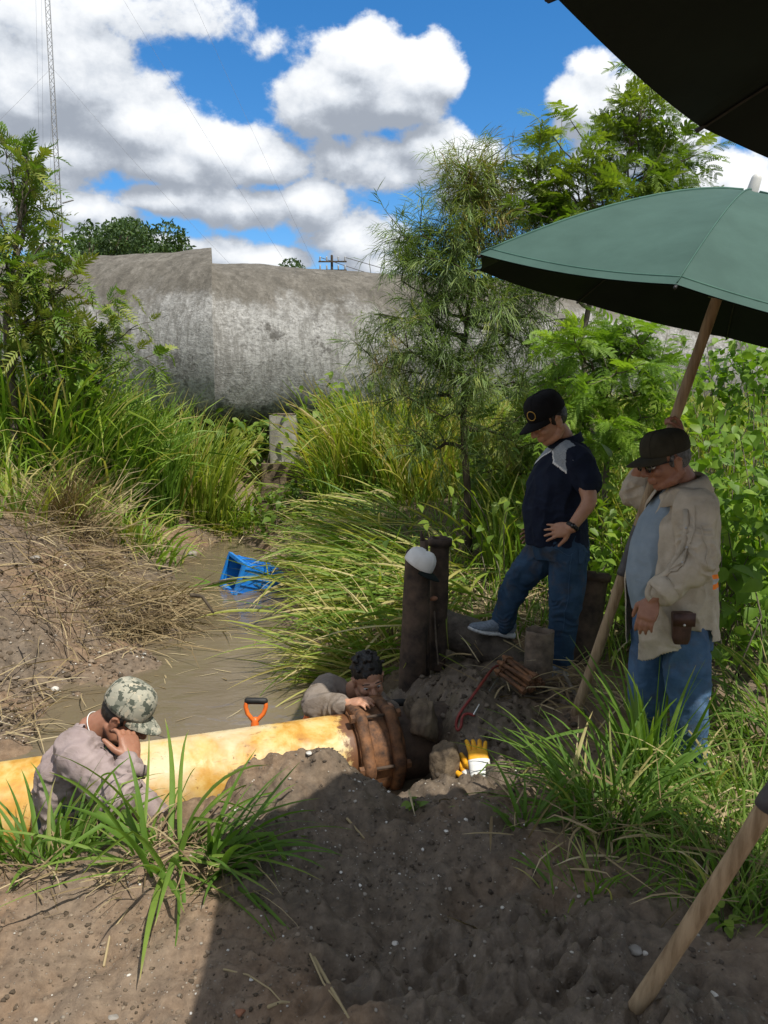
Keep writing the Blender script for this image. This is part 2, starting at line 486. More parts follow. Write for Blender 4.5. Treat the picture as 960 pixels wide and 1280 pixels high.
def big_pipe_material():
    k = Mat('weathered_coating', .92, .15)
    co = k.coord('Object'); z = k.sep(co)[2]
    n1 = k.noise(1.1, 8, .68, vec=co); streak = k.noise(2.6, 7, .7, vec=co, stretch=(1.6, 1.6, .14)); fine = k.noise(17, 7, .75, vec=co)
    crack = k.noise(6, 8, .72, vec=co, stretch=(1, 1, 2.2), dist=1.5)
    zz = k.math('ADD', z, k.math('MULTIPLY', k.math('SUBTRACT', n1, .5), 2.0))
    zz = k.math('ADD', zz, k.math('MULTIPLY', k.math('SUBTRACT', streak, .5), .9))
    grey = k.ramp(k.math('ADD', k.math('MULTIPLY', streak, .6), k.math('MULTIPLY', fine, .4)), [(.3, (.075, .069, .058)), (.5, (.135, .125, .108)), (.7, (.24, .225, .20))])
    white = k.ramp(k.math('ADD', k.math('MULTIPLY', crack, .5), k.math('MULTIPLY', fine, .5)), [(.36, (.13, .127, .118)), (.48, (.29, .287, .277)), (.62, (.48, .477, .465))])
    white = k.mix(k.math('MULTIPLY', k.val(k.noise(2.6, 7, .72, vec=co, stretch=(2.2, 2.2, .22), off=(1, 2, 3)), .52, .62), .55), white, (.16, .155, .142))
    white = k.mix(k.math('MULTIPLY', k.val(k.noise(3.2, 7, .72, vec=co, stretch=(2.2, 2.2, .22), off=(1, 2, 3)), .50, .62), .6), white, (.15, .145, .132))
    grey = k.mix(k.math('MULTIPLY', k.val(k.noise(3.4, 6, .7, vec=co, stretch=(1.8, 1.8, .07), off=(7, 3, 1)), .50, .60), .55), grey, (.075, .07, .06))
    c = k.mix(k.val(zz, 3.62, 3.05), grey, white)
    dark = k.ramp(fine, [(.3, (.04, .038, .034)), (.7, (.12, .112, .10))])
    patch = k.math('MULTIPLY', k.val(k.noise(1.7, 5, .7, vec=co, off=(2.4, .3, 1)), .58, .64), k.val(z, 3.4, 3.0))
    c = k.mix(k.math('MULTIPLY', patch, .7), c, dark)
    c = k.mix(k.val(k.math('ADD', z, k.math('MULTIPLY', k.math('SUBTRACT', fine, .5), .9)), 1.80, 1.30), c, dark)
    k.color(c); k.bump(k.math('ADD', fine, crack), .5, .03)
    return k.m
M['big_pipe'] = big_pipe_material()

def yellow_pipe_material():
    k = Mat('yellow_pipe_paint', .5, .4)
    co = k.coord('Object')
    n = k.noise(4.5, 8, .66, vec=co, dist=.4); n2 = k.noise(16, 8, .7, vec=co, dist=.3); n3 = k.noise(2.2, 5, .6, vec=co, off=(3, 1, 0))
    c = k.ramp(n, [(.30, (.33, .14, .018)), (.42, (.50, .27, .045)), (.52, (.60, .41, .14)), (.64, (.62, .49, .25))])
    c = k.mix(k.math('MULTIPLY', k.val(n3, .45, .62), .75), c, k.ramp(n2, [(.35, (.56, .46, .28)), (.65, (.62, .55, .40))]))
    c = k.mix(k.val(n2, .63, .70), c, (.20, .085, .025))
    c = k.mix(k.math('MULTIPLY', k.val(k.noise(9, 8, .75, vec=co, off=(5, 2, 7)), .58, .66), .8), c, (.12, .085, .05))
    c = k.mix(k.math('MULTIPLY', k.val(k.noise(30, 6, .7, vec=co, stretch=(.25, .25, 3), off=(1, 9, 2)), .62, .68), .6), c, (.24, .10, .03))
    end = k.attr('tint')
    c = k.mix(k.val(k.math('ADD', end, k.math('MULTIPLY', k.math('SUBTRACT', n2, .5), .9)), .62, .8), c, (.13, .055, .022))
    k.color(c); k.rough(k.val(n2, .3, .7, .38, .7)); k.bump(n2, .25, .006)
    return k.m
M['yellow_pipe'] = yellow_pipe_material()
M['rust'] = noisy('rusty_iron', (.040, .022, .014), (.235, .105, .042), 22, .75, .7, 60, .006, .4, lo=.32, hi=.7)
M['rust_dark'] = noisy('dark_rusty_steel', (.026, .019, .015), (.105, .070, .048), 9, .8, .5, 45, .006, .35)
M['rust_grey'] = noisy('grey_rusty_steel', (.065, .050, .038), (.19, .145, .105), 12, .8, .5, 45, .005, .35)
M['concrete'] = noisy('old_concrete', (.16, .15, .125), (.36, .345, .30), 5, .92, .6, 50, .01, .2)
M['mud_concrete'] = noisy('muddy_concrete', (.052, .039, .028), (.185, .142, .095), 9, .92, .8, 40, .012, .2)
M['stone'] = noisy('grey_stone', (.16, .145, .125), (.33, .31, .28), 9, .85, .4, 40, .01, .25)
M['pale_stone'] = noisy('pale_stone', (.42, .39, .34), (.66, .63, .58), 14, .7, .3, 50, .004, .3)
M['mud'] = noisy('wet_mud', (.042, .033, .025), (.13, .104, .080), 11, .62, .8, 45, .015, .35)
M['wood_pole'] = noisy('worn_wood', (.19, .13, .072), (.37, .275, .17), 9, .6, .3, 60, .003, .3, stretch=(6, 6, .6))
M['tape'] = noisy('grey_tape', (.045, .045, .05), (.085, .085, .09), 20, .5, .3, 60, .002, .4)
def canopy_mat(name, a, b):
    k = Mat(name, .75, .2)
    co = k.coord()
    k.color(k.ramp(k.noise(5, 6, .65), [(.3, a), (.7, b)]))
    wv = k.noise(420, 2, .5); k.bump(k.math('ADD', k.math('MULTIPLY', wv, .5), k.math('MULTIPLY', k.noise(9, 3, .5), 2.0)), .12, .004)
    return k.m
M['canopy'] = canopy_mat('green_canopy', (.038, .078, .065), (.052, .102, .086))
M['lining'] = canopy_mat('black_lining', (.006, .010, .010), (.010, .016, .015))
M['seam'] = noisy('canopy_seam', (.045, .11, .088), (.06, .14, .11), 20, .7, 0)
M['rib'] = noisy('dark_rib', (.012, .012, .012), (.03, .03, .03), 20, .5, 0)
M['white_plastic'] = noisy('white_plastic', (.55, .55, .53), (.70, .70, .68), 10, .45, 0)
M['blue_plastic'] = noisy('blue_plastic', (.010, .15, .52), (.02, .24, .68), 7, .4, .15, 40, .003, .45)
M['blue_shaded'] = noisy('blue_inside_shade', (.008, .10, .36), (.014, .16, .46), 7, .45, 0)  # darker copy of the crate blue: shade of its inside put into the colour
M['orange'] = noisy('orange_plastic', (.68, .13, .018), (.82, .19, .03), 10, .4, 0, spec=.5)
M['black_rubber'] = noisy('black_rubber', (.010, .010, .010), (.022, .022, .022), 20, .55, .2, 90, .002)
M['red_tube'] = noisy('red_tube', (.16, .022, .02), (.26, .04, .03), 12, .45, 0)
M['steel'] = noisy('bright_steel', (.45, .45, .44), (.62, .62, .60), 12, .35, 0, metallic=.6)
M['galv'] = noisy('galvanised', (.30, .31, .32), (.42, .43, .44), 5, .5, 0, metallic=.3)
M['wire'] = noisy('thin_cable', (.10, .10, .11), (.18, .18, .19), 5, .5, 0)
M['brick'] = noisy('brick_bit', (.20, .085, .05), (.34, .16, .09), 20, .9, .4)
# people
def cloth(name, a, b, scale=14, rough=.9, weave=700, ws=.12, fold=.35, dirt=0.):
    k = Mat(name, rough, .15)
    c = k.ramp(k.noise(scale, 6, .62), [(.3, a), (.7, b)])
    if dirt: c = k.mix(k.math('MULTIPLY', k.val(k.noise(7, 7, .7, off=(3, 2, 1)), .48, .68), dirt), c, (.105, .078, .052))
    k.color(c)
    k.bump(k.math('ADD', k.math('MULTIPLY', k.noise(weave, 1, .5), ws), k.math('MULTIPLY', k.noise(26, 4, .55, stretch=(1, 1, 1.8), dist=.5), fold)), .5, .01)
    return k.m
def skin(name, a, b):
    k = Mat(name, .48, .4)
    k.color(k.ramp(k.noise(22, 5, .6), [(.3, a), (.7, b)]))
    k.b.inputs['Subsurface Weight'].default_value = .12
    k.b.inputs['Subsurface Radius'].default_value = (.012, .005, .003)
    k.bump(k.noise(160, 4, .6), .2, .002)
    return k.m
M['skin_a'] = skin('skin_tan', (.36, .18, .108), (.46, .25, .16))
M['skin_b'] = skin('skin_brown', (.25, .11, .066), (.34, .165, .102))
M['hair'] = noisy('black_hair', (.006, .005, .005), (.020, .017, .015), 60, .5, .6, 140, .004, .4, stretch=(1, 1, .2))
M['hair_grey'] = noisy('grey_hair', (.05, .048, .046), (.16, .155, .15), 60, .6, .5, 140, .004, .3)
M['navy'] = cloth('navy_cloth', (.008, .011, .024), (.014, .020, .038))
M['panel'] = cloth('speckled_panel', (.16, .19, .22), (.42, .46, .50), 260)
M['white_cloth'] = cloth('white_cloth', (.62, .62, .60), (.76, .76, .74))
M['black_cloth'] = cloth('black_cloth', (.007, .007, .008), (.013, .013, .015))
M['gold'] = noisy('gold_thread', (.34, .20, .04), (.48, .30, .07), 60, .6, .3, 300, .001)
M['jeans'] = cloth('blue_jeans', (.016, .040, .080), (.040, .080, .138), 9, .88, 900, .2, .7, .4)
M['jeans_light'] = cloth('worn_blue_jeans', (.038, .082, .158), (.090, .162, .272), 9, .88, 900, .2, .7, .35)
M['tan'] = cloth('tan_cotton', (.40, .345, .265), (.52, .455, .36), 12, .9, 800, .12, .7, .25)
M['tee'] = cloth('grey_blue_tee', (.20, .255, .305), (.26, .32, .375), 12, .9, 800, .1, .5)
M['olive'] = cloth('dark_olive_cloth', (.030, .027, .018), (.048, .043, .030))
M['mauve'] = cloth('faded_mauve_cotton', (.26, .205, .20), (.34, .275, .265), 12, .9, 800, .1, .7, .45)
M['grey_brown'] = cloth('grey_brown_cotton', (.19, .16, .135), (.23, .195, .165), 12, .9, 800, .1, .7, .75)
M['blue_grey'] = cloth('blue_grey_cotton', (.06, .085, .12), (.09, .12, .16))
M['orange_band'] = cloth('orange_band', (.85, .20, .03), (.95, .28, .05), 40)
M['grey_band'] = cloth('silver_band', (.34, .34, .34), (.48, .48, .47), 60)
M['leather'] = noisy('brown_leather', (.035, .014, .010), (.075, .032, .022), 20, .5, .4, 120, .003, .4)
M['glove'] = noisy('yellow_glove', (.62, .27, .012), (.80, .42, .02), 25, .55, .4, 120, .003, .3)
M['shoe'] = cloth('grey_knit', (.13, .16, .20), (.26, .30, .36), 60, .85)
M['sole'] = noisy('white_sole', (.50, .51, .52), (.66, .67, .68), 10, .6, 0)
M['eye'] = noisy('eye_white', (.55, .53, .5), (.62, .6, .57), 10, .25, 0, spec=.5)
M['iris'] = noisy('dark_iris', (.01, .007, .005), (.02, .012, .008), 10, .2, 0, spec=.5)
M['glass_dark'] = noisy('dark_lens', (.008, .009, .010), (.014, .015, .016), 5, .1, 0, spec=.6)
def camo():
    k = Mat('camouflage', .9, .15)
    co = k.coord()
    a = k.ramp(k.noise(21, 3, .6), [(.42, (.20, .205, .165)), (.46, (.33, .32, .255))], 'CONSTANT')
    b = k.math('GREATER_THAN', k.noise(28, 3, .6, off=(3, 1, 2)), .56)
    c = k.mix(b, a, (.085, .095, .075))
    d = k.math('GREATER_THAN', k.noise(44, 2, .6, off=(1, 5, 2)), .60)
    k.color(k.mix(d, c, (.42, .38, .29))); k.bump(k.noise(60, 4, .6), .3, .004)
    return k.m
M['camo'] = camo()

# ------------------------------------------------------------------ terrain
WATER_Z = -0.30
CP = []          # x, y, z, grassy, wet
def cp(P, g=0., w=0.): CP.append((P[0], P[1], P[2], g, w))
def cps(px, py, Y, g=0., w=0.): cp(at(px, py, Y), g, w)
def cpz(px, py, z, g=0., w=0.): cp(atz(px, py, z), g, w)

for px, py in ((20, 945), (60, 885), (140, 850), (200, 832), (225, 795), (236, 745), (250, 690), (285, 668), (312, 668)): cpz(px, py, WATER_Z, .0, .45)
for px, py in ((332, 705), (362, 735), (352, 790), (405, 822), (450, 842)): cpz(px, py, WATER_Z, .25, .5)
for x, y, z in ((-1.0, 4.7, -.8), (-1.15, 6.2, -.8), (-1.6, 8.0, -.75), (-2.0, 10.2, -.6), (-.75, 3.9, -.9), (-1.5, 3.35, -.9), (-.35, 4.5, -.85), (-2.2, 3.4, -.8), (-.1, 4.25, -.75)): cp((x, y, z), 0, .6)
# left bank
for px, py, Y, g in ((100, 640, 8.6, .7), (60, 660, 7.6, .5), (10, 660, 6.8, .4), (150, 660, 9.2, .5), (230, 640, 11.2, .6), (100, 740, 6.7, .08), (170, 745, 7.6, .05), (30, 740, 6.0, .05),
                    (10, 830, 5.0, 0), (90, 810, 5.7, 0), (170, 800, 6.4, 0), (0, 905, 4.5, 0), (40, 860, 5.0, 0), (205, 700, 9.6, .15), (120, 700, 7.6, .15)): cps(px, py, Y, g, .52)
for x, y, z, g in ((-3.4, 4.2, .15, 0.2), (-4.5, 5.5, .6, .5), (-5.0, 8, 1.05, 1), (-4.2, 10.5, 1.05, 1), (-3.6, 13.0, .85, 1), (-7, 12, 1.1, 1), (-2.9, 3.4, -.05, .1), (-3.0, 2.7, .08, .5), (-9, 6, 1.1, 1), (-6, 3, .5, .6)): cp((x, y, z), g, .2)
# near bank: photographer's side
for x, y, z, g, w in ((-2.2, 2.55, .06, .6, .15), (-1.6, 2.5, .08, .4, .15), (-1.1, 2.42, .10, .35, .2), (-1.9, 2.85, -.2, .1, .4), (-1.3, 2.72, -.12, .1, .45), (-.85, 2.72, .10, .1, .5),
                      (-1.0, 1.75, .10, 0, .12), (-.5, 1.74, .11, 0, .22), (0, 1.74, .12, 0, .62), (.5, 1.72, .15, 0, .85), (.85, 1.75, .15, .05, .5), (-.75, 2.1, .10, 0, .1), (-.35, 2.1, .14, 0, .45),
                      (.58, 1.64, .235, 0, .9), (0, 1.0, .10, 0, .3), (-1, 1, .06, 0, .2), (1, 1, .12, .1, .3), (0, .2, .05, 0, .3), (-2.5, 1.5, .03, .3, .2), (2.5, 1.5, .05, .6, .2)): cp((x, y, z), g, w)
# spoil mound in front of the pipe
for px, py, Y in ((285, 1000, 2.72), (305, 955, 2.85), (340, 938, 2.93), (385, 936, 2.93), (425, 945, 2.98), (455, 968, 3.05), (500, 992, 3.0), (560, 1003, 2.95)): cps(px, py, Y, 0, .55)
for px, py, Y in ((330, 1010, 2.66), (400, 1010, 2.7), (470, 1045, 2.62), (560, 1080, 2.5), (620, 1060, 2.6), (400, 1100, 2.36), (300, 1090, 2.36), (500, 1150, 2.2), (600, 1180, 2.1), (640, 1130, 2.3)): cps(px, py, Y, 0, .62)
for px, py, Y in ((520, 1250, 1.82), (680, 1200, 2.02), (700, 1250, 1.85), (620, 1270, 1.76)): cps(px, py, Y, 0, 1.0)
for x, y, z in ((-.62, 3.1, -.25), (-.35, 3.28, -.2), (-.05, 3.36, -.35), (.16, 3.3, -.1), (-.95, 3.05, -.5)): cp((x, y, z), 0, .7)
# pit beside the coupling
for x, y, z in ((.02, 3.75, -.5), (.18, 3.7, -.45), (.12, 4.1, -.55), (.02, 4.35, -.6)): cp((x, y, z), 0, .9)
for px, py, Y in ((545, 985, 3.42), (565, 915, 3.8), (600, 985, 3.3), (610, 940, 3.55), (560, 880, 4.05), (600, 840, 4.3), (640, 862, 4.2), (570, 850, 4.25), (530, 868, 4.4), (660, 905, 3.9), (500, 862, 4.6)): cps(px, py, Y, .02, .7)
# standing ground on the right
for px, py, Y, g, w in ((690, 850, 4.6, .3, .5), (720, 892, 3.92, .3, .5), (860, 975, 3.55, .6, .2), (820, 960, 3.65, .6, .2), (640, 830, 4.75, .2, .6), (560, 835, 4.9, .2, .7), (520, 860, 4.7, .1, .6), (930, 990, 3.3, .7, .2),
                        (700, 1040, 2.75, .6, .3), (780, 1040, 2.75, .8, .2), (740, 1130, 2.3, .35, .5), (900, 1080, 2.5, .8, .2), (880, 1180, 2.05, .35, .35), (800, 1230, 1.9, .1, .6), (940, 870, 4.3, .35, .6), (930, 820, 5.0, .7, .3)): cps(px, py, Y, g, w)
# right bank and rise towards the big pipe
for px, py, Y, g in ((430, 740, 7.0, .9), (490, 780, 5.9, .8), (345, 650, 10.6, .6), (400, 640, 10.0, .9), (480, 660, 8.4, 1), (580, 740, 6.2, 1), (650, 720, 6.6, 1), (480, 600, 12.0, 1), (600, 640, 8.6, 1), (720, 760, 5.6, 1)): cps(px, py, Y, g, .15)
for x, y, z, g in ((2, 6, .12, 1), (3.5, 5, .1, 1), (2.5, 8, .45, 1), (4.5, 8, .5, 1), (1, 10, .7, 1), (3, 12, .9, 1), (7, 10, .9, 1), (0, 13, .75, 1), (-1.9, 12.4, .05, .5), (-1.8, 13.2, .35, .3), (-2.6, 13.4, .5, .7), (-1.0, 13.3, .6, .8), (-2.3, 15, .7, .5), (0, 15.5, .9, 1), (5, 15.5, 1, 1), (-7, 15.5, 1, 1), (10, 14, 1, 1), (6, 3, .05, .8), (4, 1, .05, .6)): cp((x, y, z), g, .1)
for a in np.linspace(0, 2 * math.pi, 22, endpoint=False):
    cp((30 * math.cos(a), 30 * math.sin(a), 1.0 if math.sin(a) > -.2 else .2), 1, .1)
CP = np.array(CP)
_C2 = .06 ** 2
def _kern(P, Q):
    d2 = ((P[:, None, :] - Q[None]) ** 2).sum(-1)
    return np.sqrt(d2 + _C2)
_A = np.zeros((len(CP) + 1,) * 2)
_A[:-1, :-1] = _kern(CP[:, :2], CP[:, :2]) - 1e-3 * np.eye(len(CP)); _A[-1, :-1] = 1; _A[:-1, -1] = 1
_W = np.linalg.solve(_A, np.vstack([CP[:, 2:], np.zeros((1, 3))]))
def field(x, y):
    P = np.stack([np.ravel(x), np.ravel(y)], -1); out = np.empty((len(P), 3))
    r = np.linalg.norm(P, axis=1); Q = P * np.minimum(1, 29.0 / np.maximum(r, 1e-6))[:, None]
    for i in range(0, len(P), 20000):
        out[i:i + 20000] = _kern(Q[i:i + 20000], CP[:, :2]) @ _W[:-1] + _W[-1]
    return out
def ground(x, y, full=False):
    x = np.ravel(np.asarray(x, float)); y = np.ravel(np.asarray(y, float))
    f = field(x, y); z = f[:, 0]; g = np.clip(f[:, 1], 0, 1); w = np.clip(f[:, 2], 0, 1)
    p = np.stack([x, y, np.zeros_like(x)], -1)
    r = np.hypot(x, y)
    near = np.clip(1.2 - r / 22, .15, 1)
    rough = near * (.35 + .65 * np.clip(w * 1.5, 0, 1))
    z = z + rough * .10 * fbm(p * 2.6, 4, 3) + rough * .055 * fbm(p * 9, 3, 9)
    lumps = 1 - np.abs(fbm(p * 6.0 + 3.3, 3, 21)); z = z + near * (.3 + .7 * w) * .085 * (lumps - .75)
    z = z + near * (.5 + .5 * w) * .020 * fbm(p * 30, 4, 31)
    # broken clods in the dug mud
    wx = x + .03 * fbm(p * 14, 2, 51); wy = y + .03 * fbm(p * 14, 2, 52)
    dug = np.clip((w - .35) * 3, 0, 1) * np.clip(1.6 - r / 4.5, 0, 1) * np.clip(.55 + 1.6 * fbm(p * 2.1, 2, 61), .12, 1)
    z = z + dug * (.085 * (.6 - worley(wx, wy, .12, 71)) + .042 * (.6 - worley(wx, wy, .05, 72)) + .014 * (.6 - worley(wx, wy, .022, 73)))
    return (z, g, w) if full else z

def gpoint(px, py, Y):
    p = at(px, py, Y); return np.array([p[0], p[1], float(ground(p[0], p[1])[0])])

def on_ground(px, py, lift=0., y0=1.3, y1=9.):
    """where the sight line through a photograph pixel first meets the ground"""
    r = ray(px, py); Y = np.arange(y0, y1, .012); P = CAM0 + np.outer(Y / r[1], r)
    hit = np.nonzero(P[:, 2] <= ground(P[:, 0], P[:, 1]) + lift)[0]
    return P[hit[0]] if len(hit) else at(px, py, y1)

def worley(x, y, s, seed):
    """distance to the nearest of jittered cell points"""
    u, v = x / s, y / s; i, j = np.floor(u).astype(np.int64), np.floor(v).astype(np.int64); best = np.full(len(x), 9.)
    for di in (-1, 0, 1):
        for dj in (-1, 0, 1):
            a, b = i + di, j + dj; z = np.zeros_like(a)
            d = (a + _hash(a, b, z, seed) - u) ** 2 + (b + _hash(a, b, z + 1, seed) - v) ** 2; best = np.minimum(best, d)
    return np.sqrt(best)

def build_ground():
    a = np.concatenate([np.radians(np.linspace(-180, -42, 36, endpoint=False)), np.radians(np.linspace(-42, 36, 500)), np.radians(np.linspace(36, 180, 37)[1:-1])])
    r = np.concatenate([[.02, .3, .6, .9, 1.1], np.geomspace(1.25, 24, 470), np.geomspace(25, 1500, 26)])
    A, R = np.meshgrid(a, r); X = R * np.sin(A); Y = R * np.cos(A)
    z, g, w = ground(X, Y, True)
    n, m_ = A.shape
    V = np.stack([X.ravel(), Y.ravel(), z], -1)
    i, j = np.meshgrid(np.arange(n - 1), np.arange(m_), indexing='ij'); j2 = (j + 1) % m_
    F = np.stack([i * m_ + j, i * m_ + j2, (i + 1) * m_ + j2, (i + 1) * m_ + j], -1).reshape(-1, 4)[:, ::-1]
    o = put('ground', V, np.ascontiguousarray(F[:, ::-1]), M['soil'])
    me = o.data
    for nm, v in (('grassy', g), ('wet', w)):
        at_ = me.attributes.new(nm, 'FLOAT', 'POINT'); at_.data.foreach_set('value', v.astype(np.float32))
    if me.polygons[len(me.polygons) // 2].normal.z < 0: me.flip_normals()
    tag(o, kind='structure')
build_ground()

def build_water():
    xs = np.linspace(-3.6, .6, 60); ys = np.linspace(2.6, 13.0, 140)
    X, Y = np.meshgrid(xs, ys); p = np.stack([X.ravel(), Y.ravel(), np.zeros(X.size)], -1)
    Z = WATER_Z + .004 * fbm(p * 1.7, 2, 5)
    n, m_ = X.shape; i, j = np.meshgrid(np.arange(n - 1), np.arange(m_ - 1), indexing='ij')
    F = np.stack([i * m_ + j, i * m_ + j + 1, (i + 1) * m_ + j + 1, (i + 1) * m_ + j], -1).reshape(-1, 4)
    tag(put('water', np.stack([X.ravel(), Y.ravel(), Z], -1), F, M['water']), kind='structure')
build_water()

# ------------------------------------------------------------------ large structure
def along(a, b, t): return np.asarray(a) + (np.asarray(b) - np.asarray(a)) * t

def cylinder_skin(p0, p1, r, nseg, nlen, amp, seed, closed=True, cut=None):
    p0 = np.asarray(p0, float); p1 = np.asarray(p1, float); d = nrm(p1 - p0); A = nrm(np.cross([0, 0, 1], d)); B = np.cross(d, A)
    ang = np.linspace(0, 2 * math.pi, nseg, endpoint=False); t = np.linspace(0, 1, nlen) ** (1.6 if cut is not None else 1)
    T, G_ = np.meshgrid(t, ang, indexing='ij')
    N = np.cos(G_)[..., None] * A + np.sin(G_)[..., None] * B
    start = p0 + N * r
    if cut is not None:                     # mitred start: slide along the axis on to the plane through p0
        start = start - d * (((start - p0) @ cut) / np.dot(d, cut))[..., None]
    end = p1 + N * r
    q = (start + (end - start) * T[..., None]).reshape(-1, 3)
    P = q + N.reshape(-1, 3) * (amp * fbm(q * 1.3, 4, seed))[:, None]
    i, j = np.meshgrid(np.arange(nlen - 1), np.arange(nseg), indexing='ij'); j2 = (j + 1) % nseg
    F = np.stack([i * nseg + j, i * nseg + j2, (i + 1) * nseg + j2, (i + 1) * nseg + j], -1).reshape(-1, 4)[:, ::-1]
    F = [tuple(map(int, f)) for f in F]
    if closed: F += [tuple(range(nseg)), tuple(reversed(range((nlen - 1) * nseg, nlen * nseg)))]
    return P, F

def big_pipe():
    J = np.array([-3.18, 15.0, 0.])
    t = thing('water_main', 'huge old coated water pipe, grey above and flaking white below, crossing behind the grass', 'pipe', J)
    d1 = nrm([.94, .35, 0]); d2 = nrm([-.948, .317, 0]); m = nrm([.978, .207, 0])
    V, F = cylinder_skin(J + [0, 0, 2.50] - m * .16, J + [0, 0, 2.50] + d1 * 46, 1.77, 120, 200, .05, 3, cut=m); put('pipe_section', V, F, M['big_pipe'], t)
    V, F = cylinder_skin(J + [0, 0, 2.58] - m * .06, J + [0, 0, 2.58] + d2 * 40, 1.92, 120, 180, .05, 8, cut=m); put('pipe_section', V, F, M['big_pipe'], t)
big_pipe()

def roughen(V, amp, sc, seed):
    V = np.asarray(V, float); c = V.mean(0)
    return V + nrm(V - c) * (amp * fbm(V * sc, 3, seed))[:, None]

def chunk(size, seed, nu=28, nv=18, amp=.22, facets=7):
    """an angular broken lump about the origin"""
    G = Geo(); G.ball((0, 0, 0), 1.0, nu, nv); V = G.V(); rg = np.random.default_rng(seed)
    for k in range(facets):
        d = nrm(rg.normal(size=3)); h = rg.uniform(.45, .78); s = V @ d
        V = V - np.outer(np.maximum(s - h, 0) * .92, d)
    V = V + nrm(V) * (amp * fbm(V * 2.2 + seed, 4, seed))[:, None]
    return V * np.asarray(size), G.f

def pier():
    b = at(356, 577, 13.0); b[2] = .30
    t = thing('concrete_pier', 'square concrete pier on stepped footing below the huge pipe', 'pier', b)
    G = Geo()
    def blk(w, d, z0, z1, n=7):
        k = Geo(); 
        for i in range(6):
            pass
        xs = np.linspace(-1, 1, n)
        V = []; F = []
        rings = []
        for zz in np.linspace(z0, z1, 8): rings.append((b * [1, 1, 0] + [0, 0, zz], np.array([w, 0, 0]), np.array([0, d, 0])))
        k.loft(rings, 40, 14.0)
        V = roughen(k.V(), .018, 5, int(z0 * 50) + 3); return V, k.f
    z578 = CAMZ - (577 - 505) / 961 * 13.0; z515 = CAMZ - (519 - 505) / 961 * 13.0
    V, F = blk(.225, .24, z578 - .02, z515); put('shaft', V, F, M['concrete'], t, smooth=False)
    V, F = blk(.36, .36, .30, z578); put('footing', V, F, M['mud_concrete'], t, smooth=False)
    k = Geo(); k.loft([(b * [1, 1, 0] + [0, 0, z515 + .003], np.array([.17, 0, 0]), np.array([0, .2, 0])), (b * [1, 1, 0] + [0, 0, z515 + .035], np.array([.17, 0, 0]), np.array([0, .2, 0]))], 24, 12); k.put('bearing_plate', M['rust_grey'], t)
    for i, (dx, dy, zz) in enumerate(((.05, -.62, .22), (.12, -1.05, .08))):
        p = b + [dx, dy, 0]; p[2] = zz
        k = Geo(); k.loft([(p + [0, 0, -.22], np.array([.42, .03, 0]), np.array([-.02, .20, 0])), (p + [0, 0, .1], np.array([.42, .03, 0]), np.array([-.02, .20, 0])), (p + [0, 0, .13], np.array([.40, .03, 0]), np.array([-.02, .18, 0]))], 40, 10)
        put('step', roughen(k.V(), .02, 6, 5 + i), k.f, M['mud_concrete'], t, smooth=False)
pier()

def tower():
    b = np.array([-47.2, 117., 0.0]); H = 112.
    t = thing('radio_mast', 'very tall thin lattice radio mast rising at the left above the trees', 'radio mast', b)
    w = .40; cs = [np.array([w * math.cos(a), w * math.sin(a), 0]) for a in (math.radians(200), math.radians(320), math.radians(80))]
    for c in cs: Geo().tube([b + c, b + c + [0, 0, H]], .06, 6, round_caps=False).put('leg', M['galv'], t)
    G = Geo(); z = 0; k = 0
    while z < 80:
        for i in range(3):
            p, q = b + cs[i], b + cs[(i + 1) % 3]
            G.tube([p + [0, 0, z], q + [0, 0, z + .9]], .035, 4, round_caps=False, cap=False); G.tube([q + [0, 0, z + .9], p + [0, 0, z + 1.8]], .035, 4, round_caps=False, cap=False)
        z += 1.8
    G.put('lattice', M['galv'], t, kind='stuff')
    Geo().tube([b + [.5, 0, 30.6], b + [2.0, 0, 31.0]], .12, 6).put('antenna', M['galv'], t)
    for z in (49., 76., 104.):
        for a in (-8, 118, 236):
            e = b + [48 * math.cos(math.radians(a)), 48 * math.sin(math.radians(a)), 0]
            p = [along(b + [0, 0, z], e, s) - np.array([0, 0, 1.6 * 4 * s * (1 - s)]) for s in np.linspace(0, 1, 10)]
            Geo().tube(p, .013, 4, round_caps=False, cap=False).put('guy_cable', M['wire'], t)
tower()

def utility_pole():
    b = at(415, 345, 48.); b[2] = 1.0; top = at(415, 320, 48.)[2]
    t = thing('utility_pole', 'far wooden utility pole with two crossarms showing above the huge pipe', 'utility pole', b)
    Geo().tube([b, [b[0], b[1], top]], [.10, .075], 8).put('pole', M['bark_dark'], t)
    for dz in (.35, .85):
        Geo().box([b[0] + .05, b[1] - .14, top - dz], np.diag([.85, .04, .04])).put('crossarm', M['bark_dark'], t, smooth=False)
        for dx in (-.7, -.3, .4, .8): Geo().tube([[b[0] + dx, b[1] - .14, top - dz + .06], [b[0] + dx, b[1] - .14, top - dz + .26]], .05, 6).put('insulator', M['galv'], t)
    for dx, e in ((.8, (28, 62)), (-.7, (24, 66))):
        p0 = np.array([b[0] + dx, b[1] - .14, top - .1]); p1 = np.array([e[0], e[1], top - 1.5])
        Geo().tube([along(p0, p1, s) - np.array([0, 0, 1.3 * 4 * s * (1 - s)]) for s in np.linspace(0, 1, 14)], .022, 4, cap=False, round_caps=False).put('power_line', M['wire'], t)
utility_pole()

